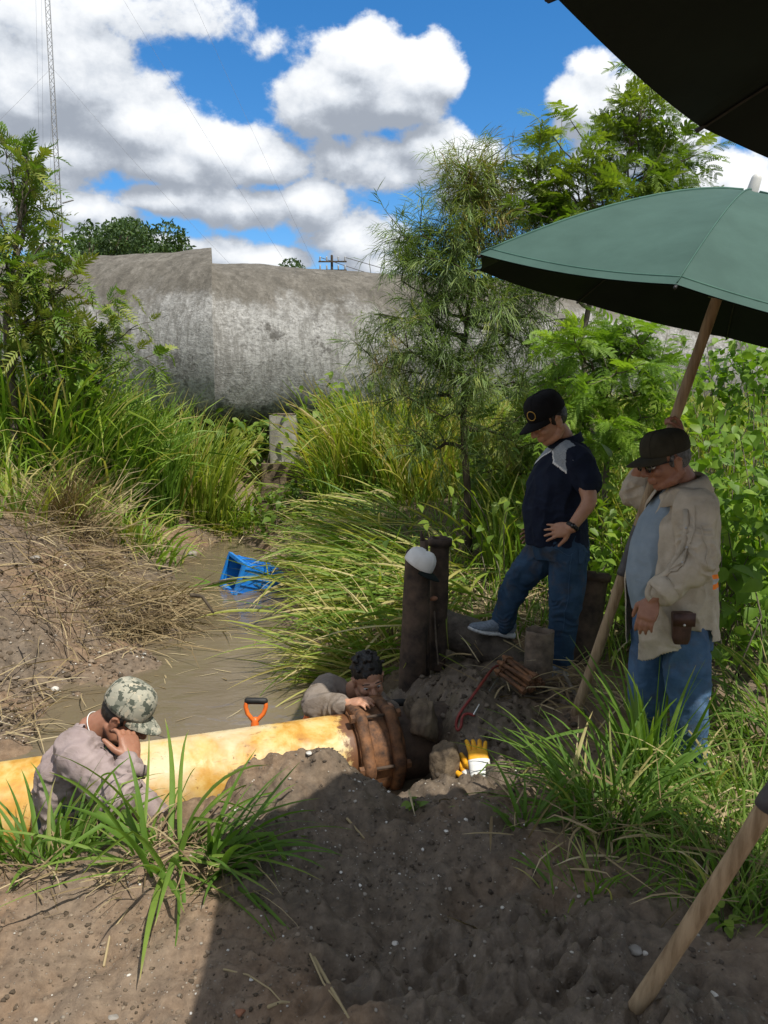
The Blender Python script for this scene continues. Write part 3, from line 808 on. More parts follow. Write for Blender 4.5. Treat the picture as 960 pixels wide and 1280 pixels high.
# ------------------------------------------------------------------ the yellow pipe and its coupling
AX0 = np.array([-2.9, 2.754, -.125]); AXD = nrm([1.51, .60, -.026])
def axis(x): return AX0 + AXD * ((x - AX0[0]) / AXD[0])
def yellow_pipe():
    t = thing('yellow_pipe', 'rust streaked yellow painted steel pipe crossing the muddy pit', 'pipe', axis(-1.0) - [0, 0, .21])
    p0, p1 = axis(-2.9), axis(-.18)
    V, F = cylinder_skin(p0, p1, .205, 64, 90, .004, 4)
    tt = np.clip(((V - p0) @ AXD) / np.linalg.norm(p1 - p0), 0, 1); tint = np.clip((tt - .90) / .10, 0, 1)
    put('barrel', V, F, M['yellow_pipe'], t, tint=tint)
    V, F = cylinder_skin(axis(.02), axis(.60), .195, 48, 30, .008, 6); put('rusty_barrel', V, F, M['rust_dark'], t, )
    k = thing('pipe_coupling', 'heavy rusty bolted coupling clamped round the end of the yellow pipe', 'coupling', axis(-.03) - [0, 0, .27])
    V, F = cylinder_skin(axis(-.19), axis(.03), .232, 56, 14, .010, 11); put('sleeve', V, F, M['rust'], k)
    A = nrm(np.cross([0, 0, 1], AXD)); B = np.cross(AXD, A)
    for s in (-.165, -.015):
        n = 72; ang = np.linspace(0, 2 * math.pi, n, endpoint=False); V = []
        lug = .022 * np.clip(np.cos(ang * 6 + .5) * 2.0 - .55, 0, 1)
        for off, r0, lm in ((-.030, .230, 0), (-.030, .256, 1), (-.012, .268, 1), (.018, .266, 1), (.032, .250, 1), (.032, .230, 0)):
            rr = r0 + lug * lm
            V += list(axis(s) + AXD * off + rr[:, None] * (np.outer(np.cos(ang), A) + np.outer(np.sin(ang), B)))
        F = [(i * n + j, i * n + (j + 1) % n, ((i + 1) % 6) * n + (j + 1) % n, ((i + 1) % 6) * n + j) for i in range(6) for j in range(n)]
        put('flange', roughen(V, .010, 16, int(s * 100) + 20), F, M['rust'], k)
    for i in range(6):
        a = (2 * math.pi * i - .5) / 6
        d = math.cos(a) * A + math.sin(a) * B; c = axis(-.09) + d * .258
        Geo().tube([c - AXD * .125, c + AXD * .125], .009, 8, round_caps=False).put('bolt', M['rust_dark'], k)
        for s in (-.125, .125):
            q = c + AXD * s
            Geo().tube([q - AXD * .012, q + AXD * .012], .024, 6, round_caps=False).put('nut', M['rust'], k, smooth=False)
yellow_pipe()

# ------------------------------------------------------------------ parasols
def parasol(label, B, n, th, L=2.637, R=1.188, h=.557, tape=(.30, .40), pr=.027):
    B = np.asarray(B, float); n = nrm(n)
    t = thing('parasol', label, 'parasol', B, 'green parasols on wooden poles')
    u = nrm(np.cross(n, [0, 1, 0])); v = np.cross(n, u); A = B + n * L; C = A - n * h
    def P(tt, ss, off=0.):
        """tt 0 apex..1 rim, ss in rib units 0..8"""
        k = math.floor(ss); f = ss - k
        d0 = math.cos(th + k * math.pi / 4) * u + math.sin(th + k * math.pi / 4) * v
        d1 = math.cos(th + (k + 1) * math.pi / 4) * u + math.sin(th + (k + 1) * math.pi / 4) * v
        d = d0 * (1 - f) + d1 * f
        return C + d * (R * tt * (1 - .022 * 4 * f * (1 - f) * tt)) + n * (h * (1 - tt ** 1.5) - .035 * 4 * f * (1 - f) * tt * (1 - .5 * tt) + off)
    nt_, ns = 15, 11
    for k in range(8):
        V = [P(.03 + .97 * i / (nt_ - 1), k + min(j / (ns - 1), .99999)) for i in range(nt_) for j in range(ns)]
        F = [(i * ns + j, (i + 1) * ns + j, (i + 1) * ns + j + 1, i * ns + j + 1) for i in range(nt_ - 1) for j in range(ns - 1)]
        put('canopy_panel', V, F, M['canopy'], t)
        Geo().tube([P(.965, k + min(j / 20, .9999), .0015) for j in range(21)], [(.0035, .0012)] * 21, 6, ref=n, round_caps=False).put('hem', M['seam'], t)
        Geo().tube([P(.04 + .955 * i / 11, k, .002) for i in range(12)], [(.006, .002)] * 12, 6, ref=n, round_caps=False).put('seam', M['seam'], t)
    V = []; F = []; m_ = 8 * (ns - 1)
    for i in range(nt_):
        for j in range(m_): V.append(P(.03 + .965 * i / (nt_ - 1), j / (ns - 1), -.007))
    for i in range(nt_ - 1):
        for j in range(m_): F.append((i * m_ + j, i * m_ + (j + 1) % m_, (i + 1) * m_ + (j + 1) % m_, (i + 1) * m_ + j))
    put('lining', V, F, M['lining'], t)
    sl = C + n * .12
    for k in range(8):
        Geo().tube([P(.04 + .96 * i / 9, k, -.014) for i in range(10)], .004, 6).put('rib', M['rib'], t)
        Geo().tube([sl, P(.50, k, -.02)], .004, 6).put('strut', M['rib'], t)
        Geo().tube([P(.985, k, -.010), P(1.004, k, -.008)], .006, 6).put('rib_tip', M['rib'], t)
    Geo().tube([sl - n * .03, sl + n * .03], .036, 12, round_caps=False).put('runner', M['rib'], t)
    rg = np.random.default_rng(int(B[1] * 10))
    pts = [B + n * (L - .05) * s + np.array([1, 0, 0]) * .004 * math.sin(s * 9) for s in np.linspace(0, 1, 30)]
    Geo().tube(pts, [pr - .003 * i / 29 + .0008 * math.sin(i * 1.7) for i in range(30)], 18).put('pole', M['wood_pole'], t)
    Geo().tube([B + n * L * s for s in np.linspace(tape[0], tape[1], 12)], [pr + .0025 + .0012 * math.sin(i * 2.3) for i in range(12)], 18, round_caps=False).put('tape_wrap', M['tape'], t)
    Geo().tube([A - n * .01, A + n * .055], [.026, .022], 16).put('finial', M['white_plastic'], t)
    Geo().tube([A - n * .035, A - n * .012], [.052, .034], 16, round_caps=False).put('ferrule', M['seam'], t)
    return t
U2B, U2N, U2T, U2L, U2R, U2H = (.5829, 1.6398, .2078), (.3097, -.2236, .9242), .4945, 2.42, 1.0, .47
parasol('open green parasol over the men, its pole planted beside the man in tan', (1.018, 3.889, .0325), (.2307, -.1242, .9651), .3212)
parasol('nearest parasol overhead, seen from below, its wooden pole planted in the near mud', U2B, U2N, U2T, L=U2L, R=U2R, h=U2H, tape=(.275, .38), pr=.0200)

# ------------------------------------------------------------------ rusty posts, stub, log
def open_pipe(name, label, p0, p1, r, mat, wall=.008, rim=True, group=None, cat='pipe post', torn=False):
    p0 = np.asarray(p0, float); p1 = np.asarray(p1, float)
    t = thing(name, label, cat, p0, group)
    d = nrm(p1 - p0); A = nrm(np.cross([0, 1, .01], d)); B = np.cross(d, A); n = 40; ang = np.linspace(0, 2 * math.pi, n, endpoint=False)
    N = np.outer(np.cos(ang), A) + np.outer(np.sin(ang), B); V = []; L = np.linalg.norm(p1 - p0)
    ts = np.linspace(0, 1, 22)
    edge = (.012 * fbm(N * 2.0 + r * 40, 3, 5))[:, None] * d
    if torn: edge = edge + (np.clip(np.cos(ang - 2.4), 0, 1) ** 3 * .055)[:, None] * d
    for s in ts: V += list(p0 + (p1 - p0) * s + N * (r + .005 * fbm(N * 1.5 + s * 6, 3, 7))[:, None] + edge * s ** 6)
    for s, rr in ((1.0, r - wall), (.80, r - wall)): V += list(p0 + (p1 - p0) * s + N * rr + edge * (1 if s == 1 else 0))
    m_ = len(V) // n
    F = [(i * n + j, i * n + (j + 1) % n, (i + 1) * n + (j + 1) % n, (i + 1) * n + j) for i in range(m_ - 1) for j in range(n)]
    F.append(tuple(range((m_ - 1) * n, m_ * n)))
    put('barrel', V, F, mat, t)
    if rim:
        V = []
        for s, rr in ((-.05, r + .003), (-.05, r + .016), (-.005, r + .016), (-.005, r + .003)): V += list(p1 + d * s + N * rr)
        put('collar', V, [(i * n + j, i * n + (j + 1) % n, ((i + 1) % 4) * n + (j + 1) % n, ((i + 1) % 4) * n + j) for i in range(4) for j in range(n)], mat, t)
    return t
pA0 = at(513, 880, 4.6); pA1 = at(523, 700, 4.6)
open_pipe('pipe_post', 'dark rusty pipe post carrying the white cap', pA0, pA1, .082, M['rust_dark'], rim=False, torn=True)
open_pipe('pipe_post', 'taller dark pipe post right behind the post with the white cap', at(545, 835, 4.82), at(550, 672, 4.82), .062, M['rust_dark'])
open_pipe('pipe_post', 'thin split pipe leaning between the two dark posts', at(533, 850, 4.74), at(530, 676, 4.74), .026, M['rust_dark'], rim=False, torn=True)
open_pipe('pipe_stub', 'short open rusty pipe stub in front of the legs of the man in navy', at(672, 850, 4.32), at(675, 788, 4.32), .083, M['rust_grey'], rim=False)
open_pipe('pipe_post', 'thick leaning dark pipe behind the legs of the man in navy', at(716, 850, 4.86), at(738, 714, 4.95), .122, M['rust_dark'], wall=.012)

def log():
    p = [at(548, 782, 4.98), at(585, 795, 4.92), at(620, 815, 4.86), at(655, 842, 4.78)]
    t = thing('mud_log', 'thick mud caked pipe lying under the grey running shoe', 'pipe', p[1] - [0, 0, .12])
    G = Geo(); q = [along(p[i], p[i + 1], s) for i in range(3) for s in np.linspace(0, 1, 8, endpoint=False)] + [p[3]]
    G.tube(q, .125, 28); put('barrel', roughen(G.V(), .02, 9, 4), G.f, M['mud'], t)
    return t
log()
# broken concrete by the coupling
for i, (px, py, Y, sz, seed, mat, lab) in enumerate((
        (551, 958, 3.5, (.085, .10, .15), 4, 'mud_concrete', 'upright broken concrete lump left of the yellow gloves'),
        (530, 905, 3.78, (.075, .11, .14), 9, 'mud_concrete', 'muddy concrete lump against the right side of the coupling'),
        (515, 893, 3.95, (.05, .09, .11), 14, 'mud_concrete', 'smaller concrete lump behind the rusty coupling'),
        )):
    c = at(px, py, Y); V, F = chunk(sz, seed, 44, 30, .20)
    tag(put('concrete_lump' if 'concrete' in lab else 'mud_heap', V + c, F, M[mat], base=c), lab, 'rubble' if 'concrete' in lab else 'mud')

# ------------------------------------------------------------------ vegetation
def blades(base, az, L, W, lean, curl, segs=6, tint=None, kink=None, twist=None, seed=0):
    """grass blades as tapering folded strips -> verts, quads, tint"""
    base = np.asarray(base, float); n = len(base); rg = np.random.default_rng(seed)
    az = np.broadcast_to(az, n); L = np.broadcast_to(L, n); W = np.broadcast_to(W, n); lean = np.broadcast_to(lean, n); curl = np.broadcast_to(curl, n)
    tw = rg.normal(0, .5, n) if twist is None else np.broadcast_to(twist, n)
    tint = np.broadcast_to(.4 if tint is None else tint, n)
    P = base.copy(); rows = []; tn = []
    side_az = rg.normal(0, .10, n)
    for i in range(segs + 1):
        t = i / segs
        th = lean + curl * t ** 1.5
        if kink is not None: th = th + kink * (t > .55)
        a = az + side_az * t * 2
        d = np.stack([np.sin(th) * np.cos(a), np.sin(th) * np.sin(a), np.cos(th)], -1)
        s = np.stack([-np.sin(a), np.cos(a), np.zeros(n)], -1); nn_ = np.cross(d, s)
        aa = tw * (1 + .8 * t)
        sd = s * np.cos(aa)[:, None] + nn_ * np.sin(aa)[:, None]; up = np.cross(sd, d)
        w = W * (.55 + .45 * min(1, t * 5)) * (1 - t ** 2.4) ** .9 * .5 + W * .03
        rows += [P - sd * w[:, None], P - up * (w * .38)[:, None], P + sd * w[:, None]]
        tt = np.clip(tint + (t - .5) * .16 + (.28 * (t > .9) * (tint > .3)), 0, 1)
        tn += [tt] * 3
        P = P + d * (L / segs)[:, None]
    V = np.stack(rows, 1); k = V.shape[1]
    q = []
    for i in range(segs):
        a = i * 3; q += [(a, a + 1, a + 4, a + 3), (a + 1, a + 2, a + 5, a + 4)]
    F = (np.array(q)[None] + (np.arange(n) * k)[:, None, None]).reshape(-1, 4)
    return V.reshape(-1, 3), F, np.stack(tn, 1).ravel()

def clump(name, label, center, n, radius, L, W, mat, spread=.35, curl=(.5, 1.4), tint=(.15, .55), seed=1, dry=.12, az=None, cat='grass', group=None, single=0, lean0=.05, kinks=.15, child='blades'):
    """a grass clump: its nearest broad blades are parts of their own, the rest one joined part"""
    rg = np.random.default_rng(seed); c = np.array(center, float)
    t = thing(name, label, cat, c, group)
    r = radius * np.sqrt(rg.random(n)); a0 = rg.uniform(0, 2 * math.pi, n)
    x = c[0] + r * np.cos(a0); y = c[1] + r * np.sin(a0) * .8
    z = ground(x, y) - .02
    A = a0 + rg.normal(0, .9, n) if az is None else az[0] + rg.normal(0, az[1], n)
    lean = np.abs(rg.normal(lean0, spread, n)) + spread * r / max(radius, 1e-3) * .6
    Ls = L * rg.uniform(.45, 1.08, n) ** .8; Ws = W * rg.uniform(.55, 1.2, n)
    cu = rg.uniform(curl[0], curl[1], n); tn = rg.uniform(tint[0], tint[1], n)
    d = rg.random(n) < dry; tn[d] = rg.uniform(.8, 1.0, d.sum())
    kk = np.where(rg.random(n) < kinks, rg.uniform(.5, 1.3, n), 0)
    B = np.stack([x, y, z], -1)
    order = np.argsort(B[:, 1]) if single else np.arange(n)
    big = order[:single]; rest = order[single:]
    for q, i in enumerate(big):
        V, F, T = blades(B[i:i + 1], A[i:i + 1], Ls[i:i + 1], Ws[i:i + 1], lean[i:i + 1], cu[i:i + 1], 9, tn[i:i + 1], kk[i:i + 1], seed=seed * 1000 + q)
        put('blade', V, F, mat, t, tint=T)
    if len(rest):
        V, F, T = blades(B[rest], A[rest], Ls[rest], Ws[rest], lean[rest], cu[rest], 6, tn[rest], kk[rest], seed=seed)
        put(child, V, F, mat, t, tint=T, kind='stuff')
    return t


# tall grass on the far left bank
clump('grass_clump', 'broad tall green grass clump at the left edge, in front of the leafy tree', gpoint(40, 590, 9.4), 471, .75, 2.0, 0.039, M['blade'], .22, (.5, 1.7), (.2, .62), 3, .10)
clump('grass_clump', 'tall green grass clump between the leftmost clump and the upright dark clump', gpoint(110, 590, 9.8), 396, .55, 1.85, 0.036, M['blade'], .25, (.5, 1.7), (.25, .68), 4, .12)
clump('grass_clump', 'upright dark green grass clump below the bend of the huge pipe', gpoint(178, 575, 10.4), 396, .42, 1.85, 0.035, M['blade'], .13, (.2, 1.0), (.15, .55), 5, .05)
clump('grass_clump', 'yellow green upright grass clump left of the concrete pier', gpoint(238, 592, 11.3), 421, .52, 1.75, 0.033, M['yellow_blade'], .18, (.3, 1.2), (.1, .7), 6, .12)
clump('grass_clump', 'low arching grass clump at the channel edge left of the concrete pier', gpoint(285, 612, 11.6), 161, .45, .95, 0.030, M['blade'], .4, (.8, 1.8), (.35, .75), 7, .25)
clump('grass_clump', 'sparse drooping grass clump on the soil edge below the upright dark clump', gpoint(150, 622, 9.0), 186, .7, .85, 0.030, M['blade'], .4, (.8, 1.9), (.3, .75), 8, .35)
clump('grass_clump', 'thin pale grass clump at the left edge above the bare soil', gpoint(20, 640, 7.8), 105, .6, .95, 0.027, M['blade'], .4, (.7, 1.8), (.35, .8), 9, .35)
clump('grass_clump', 'arching yellow green grass clump between the pier and the blue crate', gpoint(262, 632, 11.4), 124, .5, .8, 0.027, M['yellow_blade'], .5, (.8, 1.8), (.2, .8), 10, .25)
# across the channel
clump('grass_clump', 'tall yellow green grass clump right of the pier, behind the grass fallen over the water', gpoint(480, 605, 10.6), 620, .85, 1.8, 0.036, M['yellow_blade'], .2, (.4, 1.4), (.1, .75), 11, .14)
clump('grass_clump', 'yellowed tall grass clump between the pier and the slender tree trunk', gpoint(540, 620, 9.6), 322, .55, 1.35, 0.033, M['yellow_blade'], .2, (.4, 1.4), (.25, .9), 12, .22)
clump('grass_clump', 'green grass fan reaching from the right over the pier steps', gpoint(425, 610, 11.4), 105, .35, 1.25, 0.033, M['yellow_blade'], .5, (.7, 1.5), (.1, .6), 13, .05, az=(math.pi, .6))
# grass laid over towards the water
def fallen():
    rg = np.random.default_rng(31); n = 900
    t = thing('fallen_grass', 'big heap of cut green and straw coloured grass fallen over the right bank into the water', 'grass heap', gpoint(430, 720, 7.6))
    s = rg.random(n)
    p0 = np.stack([-.48 + .78 * s, 9.2 - 3.8 * s], -1)
    p = p0 + rg.normal(0, .30, (n, 2)) * [1.15, 1.1]
    z = ground(p[:, 0], p[:, 1]) + np.abs(rg.normal(.0, .10, n)) + .06
    az = math.pi + .45 + rg.normal(0, .75, n)
    V, F, T = blades(np.stack([p[:, 0], p[:, 1], z], -1), az, rg.uniform(.35, 1.0, n), rg.uniform(.010, .030, n), rg.uniform(.95, 1.6, n), rg.uniform(.2, .6, n), 7, np.clip(rg.normal(.52, .27, n), 0, 1), np.where(rg.random(n) < .12, .5, 0), seed=5)
    put('blades', V, F, M['draped'], t, tint=T, kind='stuff')
    # broad single blades in the front of the heap
    for q in range(60):
        s = rg.uniform(.3, 1.0); b = np.array([[-.50 + .75 * s + rg.normal(0, .15), 9.2 - 3.9 * s + rg.normal(0, .2), 0]]); b[0, 2] = ground(b[0, 0], b[0, 1])[0] + rg.uniform(.08, .3)
        V, F, T = blades(b, [math.pi + .55 + rg.normal(0, .35)], [rg.uniform(.7, 1.1)], [rg.uniform(.016, .028)], [rg.uniform(1.0, 1.5)], [rg.uniform(.25, .6)], 9, [rg.uniform(.1, .5)], seed=900 + q)
        put('blade', V, F, M['draped'], t, tint=T)
fallen()
def low_fan():
    clump('grass_clump', 'flattened grass fan at the water edge left of the post with the cap', gpoint(470, 835, 5.35), 190, .25, 1.0, .022, M['draped'], .5, (.3, .8), (.2, .8), 33, .3, az=(math.pi + .12, .28), lean0=1.15)
low_fan()
# dry straw on the left bank
def straw(name, label, pts, n, L, seed, az, daz, lean, rise, child='straw', cat='straw', W=(.006, .013), tint=(.1, .95)):
    rg = np.random.default_rng(seed); t = thing(name, label, cat, np.append(np.mean([p[:2] for p in pts], 0), ground(*np.mean([p[:2] for p in pts], 0))[0]))
    k = rg.integers(0, len(pts), n); P = np.array(pts)[k]
    x = P[:, 0] + rg.normal(0, 1, n) * P[:, 2]; y = P[:, 1] + rg.normal(0, 1, n) * P[:, 3]
    z = ground(x, y) + np.abs(rg.normal(0, rise, n)) + .01
    V, F, T = blades(np.stack([x, y, z], -1), az + rg.normal(0, daz, n), rg.uniform(.4, 1.0, n) * L, rg.uniform(W[0], W[1], n), rg.normal(lean, .25, n), rg.uniform(.1, .9, n), 4, rg.uniform(tint[0], tint[1], n), np.where(rg.random(n) < .2, .6, 0), seed=seed)
    put(child, V, F, M['straw'], t, tint=T, kind='stuff')
def wp(px, py, Y, sx, sy): p = at(px, py, Y); return (p[0], p[1], sx, sy)
straw('straw_heap', 'heap of dry cut grass sliding down the left bank to the water', [wp(150, 735, 7.2, .30, .30), wp(185, 775, 6.7, .22, .22), wp(120, 720, 7.5, .4, .3), wp(205, 760, 7.1, .12, .2), wp(70, 720, 6.9, .5, .4), wp(120, 790, 6.2, .35, .3)], 700, .85, 41, -.55, .6, 1.45, .05, tint=(0, .75))
straw('straw_heap', 'brown tuft of dry roots hanging at the water edge of the left bank', [wp(178, 790, 6.4, .10, .10), wp(165, 770, 6.6, .12, .1)], 260, .42, 42, -1.1, .7, 1.6, .10, tint=(0, .45))
straw('dry_grass_tuft', 'grey brown tuft of dead grass on the upper left bank', [wp(92, 655, 8.0, .14, .12)], 330, 1.0, 43, -.8, 1.3, .75, .05, cat='dry grass', tint=(.1, .8))
straw('straw_scatter', 'scattered dry stalks on the left bank soil', [wp(60, 690, 7.2, .5, .5), wp(30, 760, 6.0, .5, .4), wp(200, 670, 9.6, .5, .5), wp(250, 645, 10.8, .4, .4), wp(120, 680, 8.2, .5, .4)], 520, .6, 44, -.3, 1.4, 1.5, .03)
straw('straw_scatter', 'dry stalks lying on the lit ground behind the dark posts', [wp(600, 760, 5.9, .5, .4), wp(560, 720, 6.6, .5, .5), wp(500, 700, 7.2, .4, .4), wp(640, 790, 5.4, .3, .3)], 520, .6, 45, .5, 2.0, 1.4, .06, tint=(.3, 1))
straw('straw_scatter', 'dry stalks tangled under the grass at the right edge', [wp(930, 960, 3.5, .35, .4), wp(880, 1050, 2.8, .3, .3), wp(720, 880, 4.2, .25, .2), wp(780, 1080, 2.7, .3, .25)], 420, .42, 46, .3, 2.0, 1.4, .04, tint=(.1, .9))
straw('straw_scatter', 'few dry stalks at the left edge of the water', [wp(20, 880, 4.8, .25, .2), wp(10, 920, 4.4, .2, .15)], 90, .5, 47, .2, 1.6, 1.4, .03)

def floating_bits():
    rg = np.random.default_rng(88); n = 900; x = rg.uniform(-2.6, .3, n); y = rg.uniform(3.6, 11, n)
    d = ground(x, y); k = (d < WATER_Z - .02) & (rg.random(n) < np.clip(1.0 - (WATER_Z - d) * 2.2, .06, .6)); x, y = x[k], y[k]; n = len(x)
    V, F, T = blades(np.stack([x, y, np.full(n, WATER_Z + .004)], -1), rg.uniform(0, 6.3, n), rg.uniform(.03, .22, n), rg.uniform(.004, .014, n), 1.55, .03, 3, rg.uniform(.1, .9, n), twist=0, seed=4)
    put('floating_litter', V, F, M['straw'], None, (0, 0, 0), tint=T, kind='stuff')
floating_bits()

# foreground clumps, broad blades one by one
clump('grass_clump', 'green grass clump with arching broad blades before the man in the camouflage cap', gpoint(205, 1085, 2.36), 64, .09, .56, .019, M['blade_deep'], .45, (.4, 1.1), (.35, .8), 51, .08, single=64, lean0=1.0, kinks=.22)
clump('grass_clump', 'spreading grass clump at the left edge of the near bank', gpoint(60, 1040, 2.52), 80, .16, .46, .015, M['blade_deep'], .55, (.5, 1.4), (.25, .7), 52, .10, single=85, lean0=.3, kinks=.2)
clump('grass_clump', 'small grass tuft in the left corner of the near bank', gpoint(10, 1020, 2.6), 40, .12, .5, .017, M['blade_deep'], .45, (.4, 1.2), (.3, .75), 53, .1, single=40, lean0=.25)
clump('grass_clump', 'low grass clump leaning right at the foot of the near mud mound', gpoint(262, 1092, 2.34), 44, .06, .46, .019, M['blade_deep'], .4, (.6, 1.2), (.2, .5), 54, .04, single=48, az=(-.25, .75), lean0=.75)
clump('grass_clump', 'upright bright green grass clump in front of the jeans of the man in tan', gpoint(812, 985, 3.2), 52, .08, .74, .022, M['blade_deep'], .20, (.15, .9), (.35, .72), 55, .05, single=52, lean0=.12, kinks=.06)
clump('grass_clump', 'wide dark green grass clump on the ground right of the mud mound', gpoint(765, 1050, 2.85), 190, .20, .50, .015, M['blade_deep'], .6, (.5, 1.4), (.15, .6), 56, .12, single=190, lean0=.45)
clump('grass_clump', 'tangled grass clump at the right edge behind the wooden pole', gpoint(930, 1010, 3.0), 180, .26, .60, .012, M['blade_deep'], .65, (.5, 1.5), (.3, .8), 57, .22, single=180, lean0=.5)
clump('grass_clump', 'thin grass clump trailing left over the mud beside the yellow gloves', gpoint(715, 960, 3.35), 26, .12, .55, .013, M['blade_deep'], .25, (.3, .8), (.3, .75), 58, .15, single=26, az=(math.pi - .1, .5), lean0=.85)
clump('grass_clump', 'small green tuft on the mud right of the mound', gpoint(655, 1055, 2.7), 26, .05, .30, .016, M['blade_deep'], .5, (.3, 1.0), (.3, .6), 59, .05, single=26, lean0=.4)
clump('grass_clump', 'low sparse tuft below the wide dark clump', gpoint(735, 1150, 2.3), 60, .16, .22, .009, M['blade_deep'], .7, (.3, 1.2), (.3, .8), 60, .25, single=60, lean0=.5)
clump('grass_clump', 'pale trampled grass clump at the right edge beside the wooden pole', gpoint(930, 1110, 2.35), 120, .18, .40, .010, M['blade_deep'], .7, (.4, 1.3), (.4, .85), 61, .3, single=120, lean0=.55)
clump('grass_clump', 'long grass arching from the right edge beside the man in tan', gpoint(975, 905, 3.7), 110, .25, .95, .015, M['blade_deep'], .4, (.5, 1.3), (.35, .75), 62, .1, single=110, az=(math.pi - .2, .9), lean0=.55)

# ground cover: nobody could count it
def cover(name, n, xr, yr, L, W, mat, seed, thr=.35, tint=(.2, .7), curl=(.5, 1.6), spread=.3, segs=4, keep=None):
    rg = np.random.default_rng(seed); x = rg.uniform(*xr, n); y = rg.uniform(*yr, n)
    k = np.abs(x) < .70 * y + .9; x, y = x[k], y[k]
    z, g, w = ground(x, y, True)
    nz = fbm(np.stack([x * .9, y * .9, np.zeros_like(x)], -1), 3, seed)
    k = (g + .25 * nz > thr + .3 * rg.random(len(x))) & (z > WATER_Z + .05)
    if keep is not None: k &= keep(x, y)
    x, y, z, nz = x[k], y[k], z[k], nz[k]; n = len(x)
    T = np.clip(rg.uniform(*tint, n) + .3 * nz, 0, 1)
    V, F, T = blades(np.stack([x, y, z - .02], -1), rg.uniform(0, 6.3, n), L * rg.uniform(.4, 1.1, n) * (1 + .35 * nz), W * rg.uniform(.6, 1.2, n), np.abs(rg.normal(0, spread, n)), rg.uniform(*curl, n), segs, T, np.where(rg.random(n) < .15, .7, 0), seed=seed)
    put(name, V, F, mat, None, (0, 0, 0), tint=T, kind='stuff')
def not_pit(x, y): return ~((x > -.3) & (x < 1.25) & (y > 3.2) & (y < 5.1)) & ~((x < 1.45) & (x > .55) & (y > 3.9) & (y < 4.75))
cover('short_grass', 9000, (-6.5, 6.5), (4.8, 9.5), .42, .013, M['blade'], 71, .35, (.25, .8), keep=lambda x, y: not_pit(x, y))
cover('tall_grass', 9000, (.4, 7), (5.3, 11.5), 1.0, .028, M['blade'], 72, .55, (.3, .85), (.4, 1.3), .22, 5, keep=lambda x, y: (x > .9 + .0 * y) & not_pit(x, y) & ~((x < 1.6) & (y < 6.0)))
cover('far_grass', 8000, (-9, 9), (9.5, 15.2), 1.1, .034, M['blade'], 73, .5, (.2, .8), (.4, 1.4), .25, 4, keep=lambda x, y: (np.abs(x + 1.75) > .8))
cover('undergrowth', 11000, (.7, 4.2), (2.0, 5.2), .26, .010, M['blade_deep'], 74, .42, (.25, .85), (.5, 1.6), .5, 4, keep=not_pit)
cover('bank_stubble', 2600, (-5, -.9), (4.2, 12), .22, .010, M['straw'], 75, .22, (.1, .9), (.5, 1.5), .7, 3)

# ---------------- leaves, fronds, trees
def tubes(branches, n=6):
    G = Geo()
    for pts, r0, r1 in branches:
        k = len(pts); G.tube(pts, [r0 + (r1 - r0) * i / (k - 1) for i in range(k)], n, round_caps=False)
    return G

def bezier(p0, d0, L, bend, k=7, seed=None):
    rg = seed; P = [np.asarray(p0, float)]; d = nrm(d0)
    for i in range(k):
        d = nrm(d + np.asarray(bend) / k + rg.normal(0, .07, 3)); P.append(P[-1] + d * L / k)
    return P, d

def frame(d, up=(0, 0, 1), roll=0.):
    x = nrm(d); y = np.cross(np.asarray(up, float), x)
    if np.linalg.norm(y) < 1e-3: y = np.array([0, 1., 0])
    y = nrm(y); z = np.cross(x, y)
    c, s = math.cos(roll), math.sin(roll)
    return np.stack([x, y * c + z * s, z * c - y * s], 1)      # columns

def leaflet(L, W, fold=.15, droop=.25, k=3, sharp=1.0):
    """leaf along +x: 3 columns, k+1 rows"""
    V = []; F = []
    for i in range(k + 1):
        t = i / k; w = W * math.sin(math.pi * min(1, (t * .93 + .07)) ** (.75 * sharp)) * .5 + 1e-4
        x = L * t; z = -droop * L * t * t
        V += [(x, -w, z + fold * w), (x, 0, z), (x, w, z + fold * w)]
    for i in range(k):
        a = i * 3; F += [(a, a + 1, a + 4, a + 3), (a + 1, a + 2, a + 5, a + 4)]
    return np.array(V), np.array(F)

def compose(parts):
    V = []; F = []; n = 0
    for v, f in parts: V.append(v); F.append(f + n); n += len(v)
    return np.concatenate(V), np.concatenate(F)

def pinnate(L=.42, pairs=7, lw=.034, ll=.12, rg=None, droop=.35, gap=.5):
    """feather leaf along +x: rachis and paired leaflets"""
    rg = rg or np.random.default_rng(1); parts = []
    def rz(t): return np.array([L * t * (1 - .1 * t), 0, -droop * L * t * t])
    k = 6; V = []; F = []
    for i in range(k + 1): 
        p = rz(i / k); w = .0035 * (1 - .6 * i / k); V += [p + [0, -w, 0], p + [0, 0, w], p + [0, w, 0]]
    for i in range(k): a = i * 3; F += [(a, a + 1, a + 4, a + 3), (a + 1, a + 2, a + 5, a + 4)]
    parts.append((np.array(V), np.array(F)))
    for i in range(pairs):
        t = .18 + .8 * i / (pairs - 1)
        for sgn in (-1, 1):
            s = (.65 + .6 * math.sin(math.pi * (t * .85 + .1))) * rg.uniform(.85, 1.1)
            v, f = leaflet(ll * s, lw * s, .25, .35, 3)
            a = sgn * (math.radians(58) - .3 * t) + rg.normal(0, .08); c, sn = math.cos(a), math.sin(a)
            R = np.array([[c, -sn, 0], [sn, c, 0], [0, 0, 1]]); tilt = rg.normal(-.25, .2)
            R = R @ np.array([[math.cos(tilt), 0, math.sin(tilt)], [0, 1, 0], [-math.sin(tilt), 0, math.cos(tilt)]])
            parts.append((v @ R.T + rz(t), f))
    v, f = leaflet(ll, lw, .25, .3, 3); parts.append((v + rz(1.), f))
    return compose(parts)

